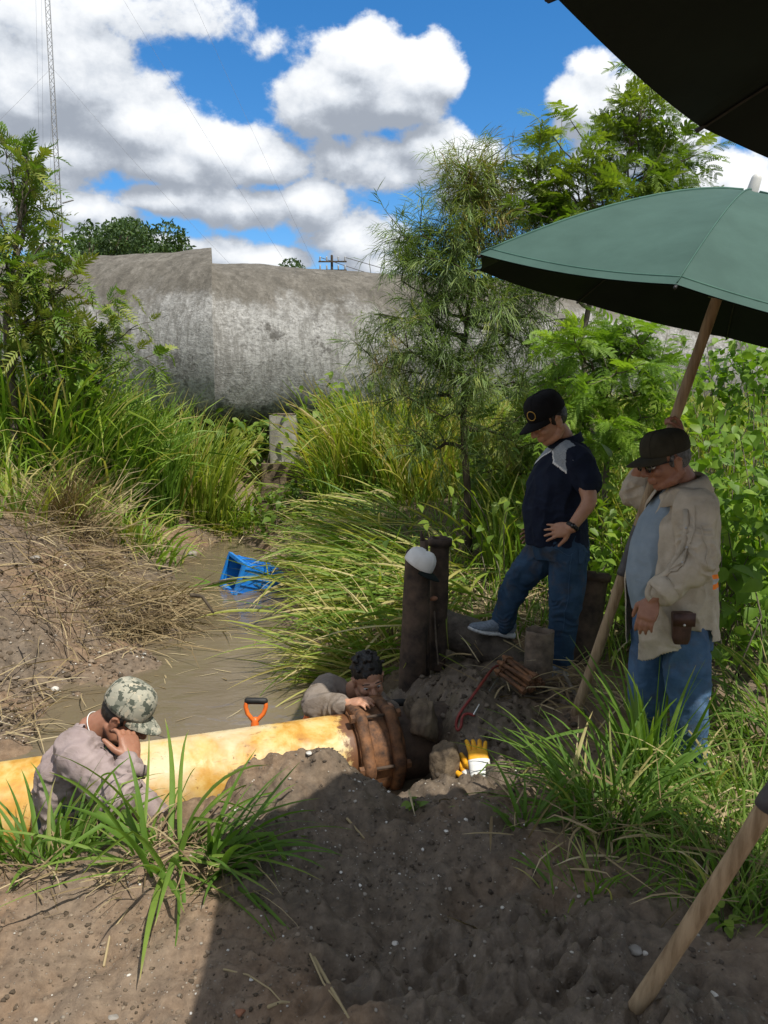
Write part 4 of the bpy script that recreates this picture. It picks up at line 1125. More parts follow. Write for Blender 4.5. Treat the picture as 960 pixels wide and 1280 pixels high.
def bipinnate(L=.24, pairs=6, pl=.10, pw=.016, rg=None, droop=.5):
    """feathery leaf: each pinna a comb of tiny leaflets"""
    rg = rg or np.random.default_rng(1); parts = []
    def rz(t): return np.array([L * t, 0, -droop * L * t * t])
    k = 4; V = []; F = []
    for i in range(k + 1):
        p = rz(i / k); w = .0022; V += [p + [0, -w, 0], p + [0, 0, w], p + [0, w, 0]]
    for i in range(k): a = i * 3; F += [(a, a + 1, a + 4, a + 3), (a + 1, a + 2, a + 5, a + 4)]
    parts.append((np.array(V), np.array(F)))
    nl = 8
    for i in range(pairs):
        t = .2 + .8 * i / (pairs - 1)
        for sgn in (-1, 1):
            l = pl * (.7 + .5 * math.sin(math.pi * (t * .8 + .15))) * rg.uniform(.85, 1.15)
            vs = []; fs = []
            for j in range(nl):
                x = l * (j + .5) / nl; h = l / nl * .40; w = pw * (.55 + .45 * math.sin(math.pi * (j + .7) / nl)); z = -.35 * x * x / l
                for s2 in (-1, 1):
                    b = len(vs); vs += [(x - h, 0, z), (x + h, 0, z), (x + h * 1.9, s2 * w, z + .15 * w), (x - h * .1, s2 * w, z + .15 * w)]; fs.append((b, b + 1, b + 2, b + 3) if s2 > 0 else (b + 1, b, b + 3, b + 2))
            v = np.array(vs); f = np.array(fs)
            a = sgn * (math.radians(62) - .35 * t) + rg.normal(0, .07); c, sn = math.cos(a), math.sin(a)
            R = np.array([[c, -sn, 0], [sn, c, 0], [0, 0, 1]]); tilt = rg.normal(.25, .2)
            R = R @ np.array([[math.cos(tilt), 0, math.sin(tilt)], [0, 1, 0], [-math.sin(tilt), 0, math.cos(tilt)]])
            parts.append((v @ R.T + rz(t), f))
    return compose(parts)

def scatter(t, name, protos, pos, dirs, scale, mat, tint, seed, single=300, rest_name=None, ups=None, roll=.5, part='frond'):
    """leaf shapes on a plant: the ones that show largest are objects sharing mesh data, the rest one joined part"""
    rg = np.random.default_rng(seed); n = len(pos); org = ORIGIN[t.name]
    which = rg.integers(0, len(protos), n); rolls = rg.normal(0, roll, n)
    big = set(np.argsort(np.linalg.norm(pos - CAM0, axis=1) / scale)[:single].tolist())
    data = {}
    V = []; F = []; T = []; nv = 0
    for i in range(n):
        Rm = frame(dirs[i], roll=rolls[i]) * scale[i]; v, f = protos[which[i]]
        if i in big:
            lvl = int(min(3, max(0, tint[i] * 4))); key = (which[i], lvl)
            if key not in data: data[key] = mesh_of(part, v, f, mat, tint=np.clip(lvl / 4 + .125 + rg.normal(0, .06, len(v)), 0, 1))
            o = bpy.data.objects.new(part, data[key]); COL.objects.link(o); o.parent = t
            m4 = np.eye(4); m4[:3, :3] = Rm; m4[:3, 3] = pos[i] - org
            o.matrix_local = Matrix(m4.tolist()); 
        else:
            V.append(v @ Rm.T + pos[i]); F.append(f + nv); T.append(np.full(len(v), tint[i])); nv += len(v)
    if V: put(rest_name or 'foliage', np.concatenate(V), np.concatenate(F), mat, t, tint=np.concatenate(T), kind='stuff')

RG = np.random.default_rng(77)
PINN = [pinnate(.42, 7, .036, .13, np.random.default_rng(i), droop=.3 + .12 * i) for i in range(4)]
BIP = [bipinnate(.25, 6, .105, .017, np.random.default_rng(i + 9), droop=.35 + .15 * i) for i in range(4)]
def whorl(k, L, W, rg, elev=.5):
    parts = []
    for i in range(k):
        v, f = leaflet(L * rg.uniform(.7, 1.1), W * rg.uniform(.8, 1.1), .25, .3, 3); a = 2 * math.pi * i / k + rg.normal(0, .3)
        parts.append((v @ frame([math.cos(a), math.sin(a), elev + rg.normal(0, .25)], roll=rg.normal(0, .3)).T + rg.normal(0, L * .15, 3), f))
    return compose(parts)
BROAD = [whorl(4, .10, .065, np.random.default_rng(20 + i), .35) for i in range(4)]
SINGLE_LEAF = [leaflet(.11, .072, .2, .35, 4), leaflet(.10, .060, .3, .2, 4), leaflet(.12, .08, .1, .5, 4)]
NEEDLE = []
for q in range(4):
    rg = np.random.default_rng(40 + q); parts = []
    for i in range(9):
        v, f = leaflet(rg.uniform(.09, .16), .0068, .1, .5, 2); parts.append((v @ frame([rg.normal(.7, .3), rg.normal(0, .45), rg.normal(-.35, .45)]).T + [i * .022, 0, -.012 * i], f))
    NEEDLE.append(compose(parts))

def tree(name, label, base, trunk, limbs, protos, mat, tint, seed, per=10, scale=(.7, 1.1), bark='bark', single=300, r0=.05, part='frond', twig=.4, up=.2, group=None, cat='tree', droop=0., twigs=5):
    """trunk: list of world points; limbs: (start fraction, end point) pairs; twigs and leaves grow along every limb"""
    rg = np.random.default_rng(seed); base = np.asarray(base, float)
    t = thing(name, label, cat, base, group)
    T = [np.asarray(p, float) for p in trunk]; k = len(T)
    def on(f):
        s = f * (k - 1); i = min(int(s), k - 2); return along(T[i], T[i + 1], s - i)
    fine = [on(f) + rg.normal(0, .012, 3) * (f > .02) for f in np.linspace(0, 1, 16)]
    br = []; pos = []; dr = []
    tubes([(fine, r0, r0 * .22)], 10).put('trunk', M[bark], t)
    for f, e in [(f, e) for f, e in limbs] + [(.78, T[-1] + (T[-1] - on(.8)) * .2)]:
        s = on(f); e = np.asarray(e, float); ctrl = along(s, e, .5) + np.array([0, 0, .12 * np.linalg.norm(e - s)])
        P = [s * (1 - q) ** 2 + ctrl * 2 * q * (1 - q) + e * q * q for q in np.linspace(0, 1, 9)]
        P = [P[0]] + [p + rg.normal(0, .02, 3) for p in P[1:]]
        br.append((P, r0 * (1 - f) * .62 + .006, .004))
        for q in range(twigs):
            i = rg.integers(2, 9); d = nrm(P[i] - P[i - 1]); d = nrm(d + rg.normal(0, .75, 3) + [0, 0, up])
            TW, de = bezier(P[i], d, twig * rg.uniform(.6, 1.2), [0, 0, -droop], 5, rg); br.append((TW, .006, .002))
            for w in range(per):
                j = rg.integers(1, 6); dd = nrm(TW[j] - TW[j - 1])
                pos.append(along(TW[j - 1], TW[j], rg.random())); dr.append(nrm(dd * .5 + rg.normal(0, .6, 3) + [0, 0, .12 - droop]))
    tubes(br, 5).put('limbs', M[bark], t, kind='stuff')
    n = len(pos); pos = np.array(pos); dr = np.array(dr)
    cl = fbm(pos * 1.9, 2, seed) * .5
    scatter(t, name, protos, pos, dr, rg.uniform(*scale, n), mat, np.clip(rg.uniform(*tint, n) + cl, 0, 1), seed, single, part=part)
    return t
def X(*pp): return [at(*p) for p in pp]

# left tree with feather leaves
tree('feather_leaf_tree', 'dense green tree with feather leaves at the left edge', gpoint(15, 540, 9.0), [gpoint(15, 540, 9.0), at(10, 400, 9.0), at(22, 300, 9.0), at(35, 200, 9.0)],
     [(.25, at(75, 365, 8.9)), (.3, at(-60, 330, 9.2)), (.35, at(88, 345, 9.1)), (.45, at(62, 300, 8.8)), (.5, at(-40, 250, 9.2)), (.5, at(40, 265, 9.3)), (.6, at(38, 222, 8.9)), (.62, at(-30, 215, 9.0)), (.7, at(42, 205, 9.1)), (.75, at(5, 195, 9.0)), (.8, at(34, 182, 9.1)), (.3, at(60, 400, 8.7)), (.4, at(40, 330, 8.6)), (.2, at(-40, 400, 8.8)), (.45, at(20, 290, 8.7)), (.3, at(98, 352, 9.0)), (.3, at(20, 360, 8.7)), (.4, at(-20, 300, 8.8)), (.35, at(50, 320, 9.3)), (.2, at(30, 410, 8.7)), (.25, at(90, 390, 8.9))],
     PINN, M['leaf_dark'], (.35, 1.0), 101, per=5, scale=(.42, .72), r0=.05, twig=.34, droop=.15, twigs=5)
tree('leafy_bush', 'lower feather leaved bush hanging in front of the grey pipe at the left', gpoint(60, 540, 9.8), [gpoint(60, 540, 9.8), at(75, 480, 9.8), at(110, 420, 9.8)],
     [(.5, at(150, 400, 9.7)), (.6, at(175, 410, 9.6)), (.7, at(130, 385, 9.8)), (.6, at(160, 440, 9.6)), (.4, at(120, 450, 9.6)), (.5, at(90, 400, 9.8)), (.3, at(180, 450, 9.5))],
     PINN, M['leaf_dark'], (.45, 1.0), 102, per=6, scale=(.42, .70), r0=.03, twig=.36, droop=.3, cat='bush', twigs=5)
tree('broadleaf_bush', 'light green broad leaved bush under the feather leaved tree', gpoint(50, 560, 9.2), [gpoint(50, 560, 9.2), at(55, 480, 9.2), at(60, 420, 9.2)],
     [(.4, at(20, 430, 9.1)), (.5, at(90, 430, 9.1)), (.6, at(110, 460, 9.0)), (.5, at(50, 400, 9.2)), (.3, at(10, 470, 9.0)), (.4, at(120, 490, 9.2)), (.4, at(70, 470, 8.9))],
     BROAD, M['leaf_light'], (.1, .8), 103, per=5, scale=(.8, 1.25), r0=.02, twig=.35, part='leaf', cat='bush', twigs=5)
# slender tree with narrow drooping leaves
def slender():
    Y = 7.0; L = [(.2, at(520, 560, 6.9)), (.25, at(650, 560, 7.0)), (.3, at(480, 500, 7.0)), (.32, at(660, 480, 6.8)), (.35, at(510, 440, 6.7)), (.4, at(470, 450, 7.1)), (.4, at(640, 430, 7.2)), (.45, at(540, 400, 6.7)), (.5, at(500, 350, 7.0)), (.5, at(690, 400, 7.1)), (.5, at(620, 380, 6.7)), (.55, at(520, 290, 7.0)), (.6, at(640, 320, 6.9)), (.6, at(560, 320, 6.7)), (.62, at(660, 350, 7.2)), (.68, at(548, 262, 7.0)), (.7, at(622, 270, 6.9)), (.75, at(570, 225, 6.9)), (.78, at(612, 228, 7.1)), (.82, at(580, 190, 7.0)), (.85, at(606, 178, 7.0)), (.9, at(590, 165, 7.0)), (.3, at(600, 480, 6.6)), (.35, at(570, 470, 7.3)), (.28, at(560, 520, 6.7)), (.4, at(500, 480, 6.8)), (.45, at(495, 400, 6.9)), (.5, at(530, 340, 6.8)), (.58, at(512, 310, 7.1)), (.64, at(530, 270, 6.8)), (.6, at(648, 370, 6.8)), (.5, at(670, 440, 6.9)), (.7, at(600, 280, 6.7)), (.74, at(645, 240, 7.1))]
    lower = lambda e: np.array([e[0], e[1], e[2] if e[2] < 2.7 else 2.7 + (e[2] - 2.7) * .74]); L = [(f, lower(e)) for f, e in L]
    tree('slender_tree', 'slender tree with fine narrow drooping leaves behind the dark posts', gpoint(588, 650, Y), [gpoint(588, 650, Y), at(582, 560, Y), at(578, 450, Y), at(590, 360, Y), at(593, 290, Y), at(592, 232, Y)], L,
         NEEDLE, M['leaf_grey'], (.25, .9), 111, per=12, scale=(.75, 1.2), r0=.038, bark='bark_dark', twig=.36, up=.45, part='spray', twigs=8, droop=.12)
slender()
tree('feathery_tree', 'feathery bright green tree rising above the open parasol', gpoint(755, 620, 7.0), [gpoint(755, 620, 7.0), at(735, 520, 7.0), at(728, 430, 7.0), at(742, 340, 7.0), at(775, 240, 7.0), at(806, 112, 7.0)],
     [(.5, at(665, 350, 7.1)), (.55, at(655, 200, 7.0)), (.6, at(670, 260, 6.8)), (.6, at(850, 250, 7.0)), (.65, at(700, 215, 7.1)), (.68, at(860, 230, 7.1)), (.7, at(740, 190, 6.9)), (.7, at(800, 230, 6.7)), (.75, at(840, 185, 7.0)), (.78, at(760, 165, 7.1)), (.8, at(850, 200, 7.1)), (.86, at(835, 150, 7.0)), (.88, at(780, 140, 7.0)), (.92, at(820, 125, 7.0)), (.55, at(690, 300, 6.7)), (.55, at(640, 270, 7.1)), (.62, at(720, 260, 6.8)), (.6, at(900, 260, 7.2)), (.66, at(645, 230, 7.2)), (.62, at(660, 205, 7.0)), (.66, at(690, 190, 7.1)), (.7, at(715, 195, 6.9)), (.72, at(830, 215, 6.9)), (.74, at(740, 215, 7.2)), (.6, at(680, 235, 7.2)), (.68, at(800, 200, 7.2))],
     BIP, M['leaf_mid'], (.35, .95), 112, per=8, scale=(.5, .85), r0=.04, twig=.36, up=.25, twigs=4, bark='bark')
tree('feathery_bush', 'bright lime green feathery bush between the man in navy and the parasol pole', gpoint(745, 620, 6.3), [gpoint(745, 620, 6.3), at(762, 540, 6.3), at(752, 480, 6.3), at(768, 440, 6.3)],
     [(.3, at(700, 520, 6.1)), (.35, at(820, 520, 6.2)), (.4, at(690, 450, 6.2)), (.5, at(840, 470, 6.2)), (.5, at(720, 430, 6.0)), (.6, at(800, 430, 6.1)), (.6, at(715, 430, 6.3)), (.7, at(790, 425, 6.3)), (.7, at(840, 450, 6.4)), (.5, at(770, 460, 5.9)), (.35, at(760, 540, 5.9)), (.3, at(800, 560, 6.1)), (.8, at(740, 425, 6.3)), (.3, at(715, 560, 6.2))],
     BIP, M['leaf_light'], (.1, .75), 113, per=8, scale=(.5, .9), r0=.03, twig=.30, up=.15, cat='bush', bark='bark', twigs=4)
tree('feathery_bush', 'darker feathery bush behind the shoulder of the man in navy', gpoint(690, 660, 7.6), [gpoint(690, 660, 7.6), at(690, 590, 7.6), at(695, 510, 7.6)],
     [(.3, at(650, 570, 7.5)), (.5, at(640, 520, 7.5)), (.6, at(690, 500, 7.4)), (.5, at(730, 530, 7.5)), (.4, at(720, 570, 7.5)), (.4, at(600, 590, 7.7))],
     BIP, M['leaf_dark'], (.3, .9), 114, per=6, scale=(.8, 1.2), r0=.03, twig=.4, cat='bush', twigs=5)
# leafy vines and bushes on the right
def vine(name, label, pts, n, seed, mat, tint, scale, protos=SINGLE_LEAF, single=300, cat='vine', spread=(.35, .35, .28), rise=.0):
    rg = np.random.default_rng(seed); P = np.array(pts); c = P.mean(0); c = np.array([c[0], c[1], ground(c[0], c[1])[0]])
    t = thing(name, label, cat, c)
    k = rg.integers(0, len(P), n); pos = P[k] + rg.normal(0, 1, (n, 3)) * spread
    g = ground(pos[:, 0], pos[:, 1]); pos[:, 2] = np.maximum(pos[:, 2], g + .03)
    d = nrm(np.stack([rg.normal(0, .7, n), rg.normal(-.35, .6, n), rg.normal(-.25, .4, n)], -1))
    st = []
    for q in range(min(40, n // 8)):
        a = pos[rg.integers(0, n)]; b = np.array([a[0] + rg.normal(0, .2), a[1] + rg.normal(.1, .2), ground(a[0], a[1])[0] - .02]); m_ = along(a, b, .5) + rg.normal(0, .12, 3)
        st.append(([b, m_, a], .006, .003))
    tubes(st, 4).put('stems', M['bark'], t, kind='stuff')
    scatter(t, name, protos, pos, d, rg.uniform(*scale, n), mat, np.clip(rg.uniform(*tint, n) + .4 * fbm(pos * 1.7, 2, seed), 0, 1), seed, single, part='leaf')
vine('leafy_vine', 'light green broad leaved vine thicket right behind the man in tan', [at(935, 600, 5.0), at(920, 650, 4.9), at(945, 690, 4.8), at(925, 730, 4.8), at(950, 560, 5.2), at(915, 560, 5.3), at(940, 640, 4.9), at(955, 740, 4.7)], 860, 121, M['leaf_light'], (.0, .75), (.5, 1.05), spread=(.22, .3, .14))
vine('leafy_vine', 'pale leafy vine low behind the leaning dark pipe', [at(765, 690, 5.5), at(755, 720, 5.4), at(775, 660, 5.5), at(760, 745, 5.3)], 190, 122, M['leaf_light'], (.2, .9), (.5, .95), spread=(.16, .25, .12))
vine('leafy_bush', 'yellow green bush at the right edge under the parasol rim', [at(930, 460, 7.2), at(905, 480, 7.2), at(950, 490, 7.0), at(920, 440, 7.4), at(955, 440, 7.2), at(890, 510, 7.2)], 620, 123, M['leaf_light'], (0, .5), (.7, 1.1), cat='bush', spread=(.26, .3, .2))
vine('leafy_plants', 'low dark leafy plants on the bank below the concrete pier', [at(350, 625, 10.8), at(380, 615, 10.8), at(330, 645, 10.6), at(405, 620, 10.4), at(365, 650, 10.2)], 420, 124, M['leaf_mid'], (.05, .6), (.7, 1.2), single=120, cat='plants', spread=(.22, .3, .12))
vine('leafy_plants', 'green weeds growing against the pipe right of the pier', [at(400, 530, 13.0), at(425, 510, 13.2), at(395, 555, 12.6), at(440, 530, 13.0)], 420, 125, M['leaf_mid'], (.05, .7), (1.0, 1.6), single=100, cat='plants', spread=(.25, .3, .28))
vine('leafy_vine', 'broad leaved creeper low on the ground right of the man in tan', [at(905, 700, 4.5), at(895, 660, 4.7), at(935, 780, 4.4), at(915, 690, 4.6)], 160, 126, M['leaf_light'], (.1, .7), (.8, 1.3), spread=(.14, .18, .12))
vine('weedy_plants', 'leafy undergrowth behind the legs of the man in navy', [at(600, 680, 6.4), at(640, 650, 6.8), at(760, 620, 6.0), at(690, 640, 6.4), at(830, 640, 5.8), at(860, 560, 6.2)], 620, 127, M['leaf_mid'], (.1, .8), (.6, 1.0), single=200, cat='plants', spread=(.35, .4, .25))
vine('leafy_plants', 'dark weeds added to darken the gap under the huge pipe', [at(300, 545, 13.6), at(250, 545, 13.6), at(320, 560, 13.4), at(200, 545, 13.8), at(285, 560, 13.2), at(400, 545, 13.8), at(450, 545, 13.8)], 900, 128, M['leaf_dark'], (.1, .8), (1.2, 2.0), single=60, cat='plants', spread=(.4, .3, .2))  # plants added to darken the bright gap below the pipe
straw('straw_scatter', 'dead blades and straw bits under the near grass clump', [wp(200, 1090, 2.34, .16, .08), wp(60, 1060, 2.45, .2, .08), wp(270, 1095, 2.33, .08, .06), wp(120, 1120, 2.28, .2, .06)], 190, .26, 48, .2, 2.5, 1.45, .012, W=(.003, .007), tint=(.05, .8))
# trees far beyond the pipe
def far_tree(label, px, py, Y, w, h, seed, mat='leaf_far', n=2600, leaf=.32, group='trees beyond the huge pipe', trunk=True):
    rg = np.random.default_rng(seed); top = at(px, py, Y); b = np.array([top[0], Y, 1.0]); H = top[2] - 1.0
    t = thing('far_tree', label, 'tree', b, group)
    G = Geo(); G.tube([b, b + [0.1, 0, H * .45], b + [0, 0, H * .8]], [.16, .12, .05], 8, round_caps=False)
    blobs = []
    for q in range(14):
        c = b + [rg.normal(0, w * .28), rg.normal(0, w * .25), H - h * rg.uniform(.15, .9)]; blobs.append((c, w * rg.uniform(.16, .30)))
        G.tube([b + [0, 0, H * .4], along(b + [0, 0, H * .5], c, .6), c], [.07, .05, .02], 5, round_caps=False)
    G.put('trunk', M['bark_dark'], t)
    k = rg.integers(0, len(blobs), n); c = np.array([x[0] for x in blobs])[k]; r = np.array([x[1] for x in blobs])[k]
    d = nrm(rg.normal(size=(n, 3))); pos = c + d * (r * rg.uniform(.5, 1.05, n) ** .6)[:, None] * [1, 1, .8]
    protos = [leaflet(leaf, leaf * .5, .2, .3, 2)]
    V = []; F = []; T = []; nv = 0
    for i in range(n):
        v = protos[0][0] @ (frame(nrm(rg.normal(size=3) + [0, 0, -.3]), roll=rg.normal(0, 1)) * rg.uniform(.6, 1.2)).T + pos[i]; V.append(v); F.append(protos[0][1] + nv); nv += len(v); T.append(np.full(len(v), np.clip(rg.normal(.4, .25), 0, 1)))
    put('crown', np.concatenate(V), np.concatenate(F), M[mat], t, tint=np.concatenate(T), kind='stuff')
far_tree('airy far tree right behind the radio mast', 104, 264, 24, 2.6, 2.6, 201, n=4200, leaf=.15)
far_tree('dense round far tree behind the left end of the huge pipe', 176, 280, 28, 2.6, 1.5, 202, n=7500, leaf=.16)
far_tree('low dark far tree between the airy tree and the dense round tree', 135, 302, 30, 3.0, 1.6, 203, n=4500, leaf=.17)
far_tree('far tree hidden behind the feather leaved tree', 60, 290, 26, 2.6, 2.6, 204, n=3500, leaf=.18)
far_tree('small round far tree showing over the pipe left of the utility pole', 366, 328, 55, 3.2, 1.9, 205, n=3000, leaf=.26)
far_tree('tiny far bush showing over the pipe left of the small round tree', 322, 334, 60, 1.9, .9, 206, n=800, leaf=.22)
def bare_bush():
    rg = np.random.default_rng(9); b = at(465, 352, 40.); b[2] = 1.0; H = at(465, 334, 40.)[2] - 1.0
    t = thing('bare_tree', 'leafless twiggy treetop showing over the pipe left of the slender tree', 'tree', b); br = [([b, b + [0, 0, H * .75]], .09, .05)]
    for q in range(26):
        s = b + [0, 0, H * rg.uniform(.6, .75)]; P, d = bezier(s, [rg.normal(0, .8), rg.normal(0, .8), 1.0], rg.uniform(1.2, 2.4), [0, 0, .2], 5, rg); br.append((P, .03, .010))
        P2, d = bezier(P[3], d + rg.normal(0, .6, 3), .9, [0, 0, .1], 4, rg); br.append((P2, .016, .008))
    tubes(br, 4).put('branches', M['bark'], t)
bare_bush()

# ------------------------------------------------------------------ people
def up_frame(fw, up=(0, 0, 1), roll=0.):
    X_ = nrm(fw); Y_ = np.cross(np.asarray(up, float), X_); Y_ = nrm(Y_); Z_ = np.cross(X_, Y_)
    if roll:
        c, s = math.cos(roll), math.sin(roll); Y_, Z_ = Y_ * c + Z_ * s, Z_ * c - Y_ * s
    return np.stack([X_, Y_, Z_])      # rows: forward, left, up

class Head:
    def __init__(s, O, fw, size=1.0, roll=0.):
        s.O = np.asarray(O, float); s.R = up_frame(fw, roll=roll); s.k = size
    def p(s, x, y, z): return s.O + s.k * (np.array([x, y, z]) @ s.R)
    def ax(s, a, b, c): return s.R * (s.k * np.array([[a], [b], [c]]))
    def build(s, G, jowl=0.):
        B = lambda c, r: G.ball(s.p(*c), s.ax(*r), 22, 14)
        T = lambda pts, r: G.tube([s.p(*q) for q in pts], [x * s.k if np.isscalar(x) else tuple(v * s.k for v in x) for x in r], 12, ref=s.R[1])
        B((-.006, 0, .040), (.097, .076, .090))
        B((.020, 0, -.020), (.074, .066, .078))
        T([(.040, -.022, -.078), (.058, 0, -.088), (.040, .022, -.078)], [.026, .026, .026])
        T([(-.02, -.056 - jowl, -.045), (.015, -.052 - jowl, -.072), (.05, -.022, -.088)], [.020, .022, .020])
        T([(-.02, .056 + jowl, -.045), (.015, .052 + jowl, -.072), (.05, .022, -.088)], [.020, .022, .020])
        T([(.086, -.040, .024), (.097, 0, .020), (.086, .040, .024)], [.011, .012, .011])
        T([(.090, 0, .016), (.104, 0, -.006), (.113, 0, -.026)], [(.011, .010), (.014, .012), (.017, .013)])
        for y in (-.014, .014): B((.100, y, -.030), (.012, .010, .009))
        T([(.082, -.022, -.056), (.094, 0, -.053), (.082, .022, -.056)], [.0075, .009, .0075])
        T([(.080, -.020, -.067), (.091, 0, -.067), (.080, .020, -.067)], [.0075, .0095, .0075])
        for y in (-.036, .036): B((.066, y * 1.1, -.022), (.026, .022, .022))
        for sg in (-1, 1):
            G.ball(s.p(-.008, sg * .077, -.004), s.ax(.022, .008, .032), 14, 10)
            T([(-.022, sg * .086, .012), (-.006, sg * .088, .026), (.008, sg * .084, .012)], [.006, .006, .005])
            B((-.004, sg * .078, -.032), (.009, .007, .011))
    def eyes(s, parent):
        for sg in (-1, 1):
            o = Geo().ball(s.p(.0815, sg * .033, .006), .0125 * s.k, 14, 10).put('eye', M['eye'], parent)
            Geo().ball(s.p(.0905, sg * .033, .004), s.ax(.0045, .0062, .0062), 12, 8).put('iris', M['iris'], o)
            br = Geo().tube([s.p(.095, sg * .016, .030), s.p(.094, sg * .034, .034), s.p(.084, sg * .050, .028)], [.0035 * s.k] * 3, 8).put('eyebrow', M['hair'], parent)
    def hair(s, parent, mat, cap=True, seed=1):
        G = Geo()
        if cap:
            G.ball(s.p(-.022, 0, .018), s.ax(.086, .0795, .080), 30, 20)
            for sg in (-1, 1): G.tube([s.p(.012, sg * .076, .03), s.p(.012, sg * .074, -.012)], [.010 * s.k, .006 * s.k], 8)
        else:
            G.ball(s.p(-.016, 0, .060), s.ax(.100, .084, .086), 40, 28)
            G.ball(s.p(-.034, 0, .010), s.ax(.076, .080, .075), 30, 20)
            rg = np.random.default_rng(seed)
            for q in range(46):
                a = rg.uniform(0, 6.28); e = rg.uniform(.1, 1.3); d = np.array([math.cos(a) * math.cos(e), math.sin(a) * math.cos(e), math.sin(e)])
                b = np.array([-.016, 0, .060]) + d * [.098, .082, .084]; f_ = b + np.array([.020, rg.normal(0, .012), rg.normal(.002, .010)])
                G.tube([s.p(*b), s.p(*(b * .5 + f_ * .5 + d * .008)), s.p(*f_)], [.012 * s.k, .010 * s.k, .004 * s.k], 6)
        V, F, N = fuse(G, .0045, 2)
        V = V + N * (.0022 * fbm(V * 120, 2, seed))[:, None]
        return put('hair', V, F, mat, parent)
    def cap(s, parent, mat, brim_mat=None, tilt=.0, name='cap', dx=0., high=1.0, brim_l=.078):
        c0, t0 = math.cos(tilt), math.sin(tilt)
        def q(x, y, z): return s.p(x * c0 + z * t0 + dx, y, -x * t0 + z * c0 + .048)
        n = 40; V = []; rows = []
        prof = [(1.0, -.012), (1.012, .004), (1.0, .030), (.955, .056), (.86, .078), (.70, .093), (.48, .102), (.22, .1065), (.03, .107)]
        ang = np.linspace(0, 2 * math.pi, n, endpoint=False)
        for r, z in prof:
            for a in ang:
                front = max(0, math.cos(a))
                V.append(q(-.006 + math.cos(a) * .106 * r, math.sin(a) * .0875 * r, z * high * (1 + .10 * front * (1 - abs(2 * r - 1)))))
        m_ = len(prof)
        for r, z in ((.97, -.012), (.97, .02)):      # turned-in edge
            V = [*V]; 
        F = [(i * n + j, i * n + (j + 1) % n, (i + 1) * n + (j + 1) % n, (i + 1) * n + j) for i in range(m_ - 1) for j in range(n)]
        F.append(tuple(range((m_ - 1) * n, m_ * n))); F.append(tuple(reversed(range(n))))
        o = put(name, V, F, mat, parent)
        k = 25; nb = 7; V = []
        for lay in (.0016, -.0016):
            for i in range(nb):
                t = i / (nb - 1)
                for j in range(k):
                    a = math.radians(-66 + 132 * j / (k - 1)); w = math.cos(a / math.radians(66) * math.pi / 2) ** .55
                    x = -.006 + math.cos(a) * (.104) + t * brim_l * w; y = math.sin(a) * .087 * (1 - .05 * t)
                    z = -.004 - .016 * t * t - .022 * (abs(y) / .087) ** 2 * (.35 + .65 * t) + lay
                    V.append(q(x, y, z))
        F = []
        for i in range(nb - 1):
            for j in range(k - 1):
                a = i * k + j; F.append((a, a + 1, a + k + 1, a + k)); b = nb * k + a; F.append((b, b + k, b + k + 1, b + 1))
        for j in range(k - 1):
            a = (nb - 1) * k + j; F.append((a, a + 1, nb * k + a + 1, nb * k + a))
        put('brim', V, F, brim_mat or mat, o)
        Geo().ball(q(-.006, 0, .107 * high), s.ax(.008, .008, .005), 10, 6).put('button', brim_mat or mat, o)
        for j in range(6):
            a = math.radians(30 + 60 * j)
            Geo().tube([q(-.006 + math.cos(a) * .1065 * r, math.sin(a) * .088 * r, z * high * (1 + .10 * max(0, math.cos(a)) * (1 - abs(2 * r - 1))) + .0006) for r, z in prof[1:]], .0013, 5, round_caps=False).put('cap_seam', mat, o)
        return o, q

def hand(G, wrist, fw, normal, thumb, curl=(.35, .4, .45, .5), spread=.10, k=1.0, thumb_curl=.4, base_curl=.2):
    """fw along the hand, normal out of its back, thumb = unit vector towards the thumb side"""
    fw = nrm(fw); n = nrm(np.asarray(normal, float) - np.dot(normal, fw) * fw); sd = np.cross(n, fw); 
    if np.dot(sd, thumb) < 0: sd = -sd
    W = np.asarray(wrist, float)
    rings = [(W + fw * k * x, sd * k * a, n * k * b) for x, a, b in ((-.02, .026, .019), (0, .027, .018), (.025, .036, .017), (.055, .042, .016), (.082, .041, .014), (.092, .036, .011))]
    G.loft(rings, 18, 2.6)
    for i, (off, L, r) in enumerate(((.030, .070, .0088), (.0105, .078, .0092), (-.0095, .073, .0088), (-.0285, .058, .0078))):
        b = W + k * (fw * .082 + sd * off); d = nrm(fw + sd * spread * (1.2 - .8 * i)); pts = [b]; c = base_curl
        for seg, fr in enumerate((.44, .31, .25)):
            dd = d * math.cos(c) - n * math.sin(c); pts.append(pts[-1] + dd * L * fr * k); c += curl[i] * (1.1 if seg == 0 else .9)
        G.tube(pts, [r * k, r * .97 * k, r * .9 * k, r * .75 * k], 10)
    b = W + k * (fw * .022 + sd * .026 - n * .004); d = nrm(fw * .62 + sd * .75 - n * .25); d2 = nrm(fw * (.85) + sd * (.45 - thumb_curl * .6) - n * (.25 + thumb_curl * .4))
    G.tube([b, b + d * .036 * k, b + d * .036 * k + d2 * .030 * k, b + (d * .036 + d2 * .055) * k], [.014 * k, .012 * k, .0105 * k, .008 * k], 10)

def creases(V, N, amp, sc, seed, ax=(0, 0, 1), st=.5):
    """cloth folds: ridged noise, stretched along an axis"""
    ax = nrm(ax); q = V - np.outer(V @ ax, ax) * st
    q = q + .05 * np.stack([fbm(V * 5, 2, seed + 5), fbm(V * 5, 2, seed + 6), fbm(V * 5, 2, seed + 7)], -1)
    r = 1 - np.abs(fbm(q * sc, 2, seed)) * 2.2
    return V + N * (amp * (np.clip(r, -.3, 1) - .35) + amp * .5 * fbm(V * sc * .45, 2, seed + 3))[:, None]

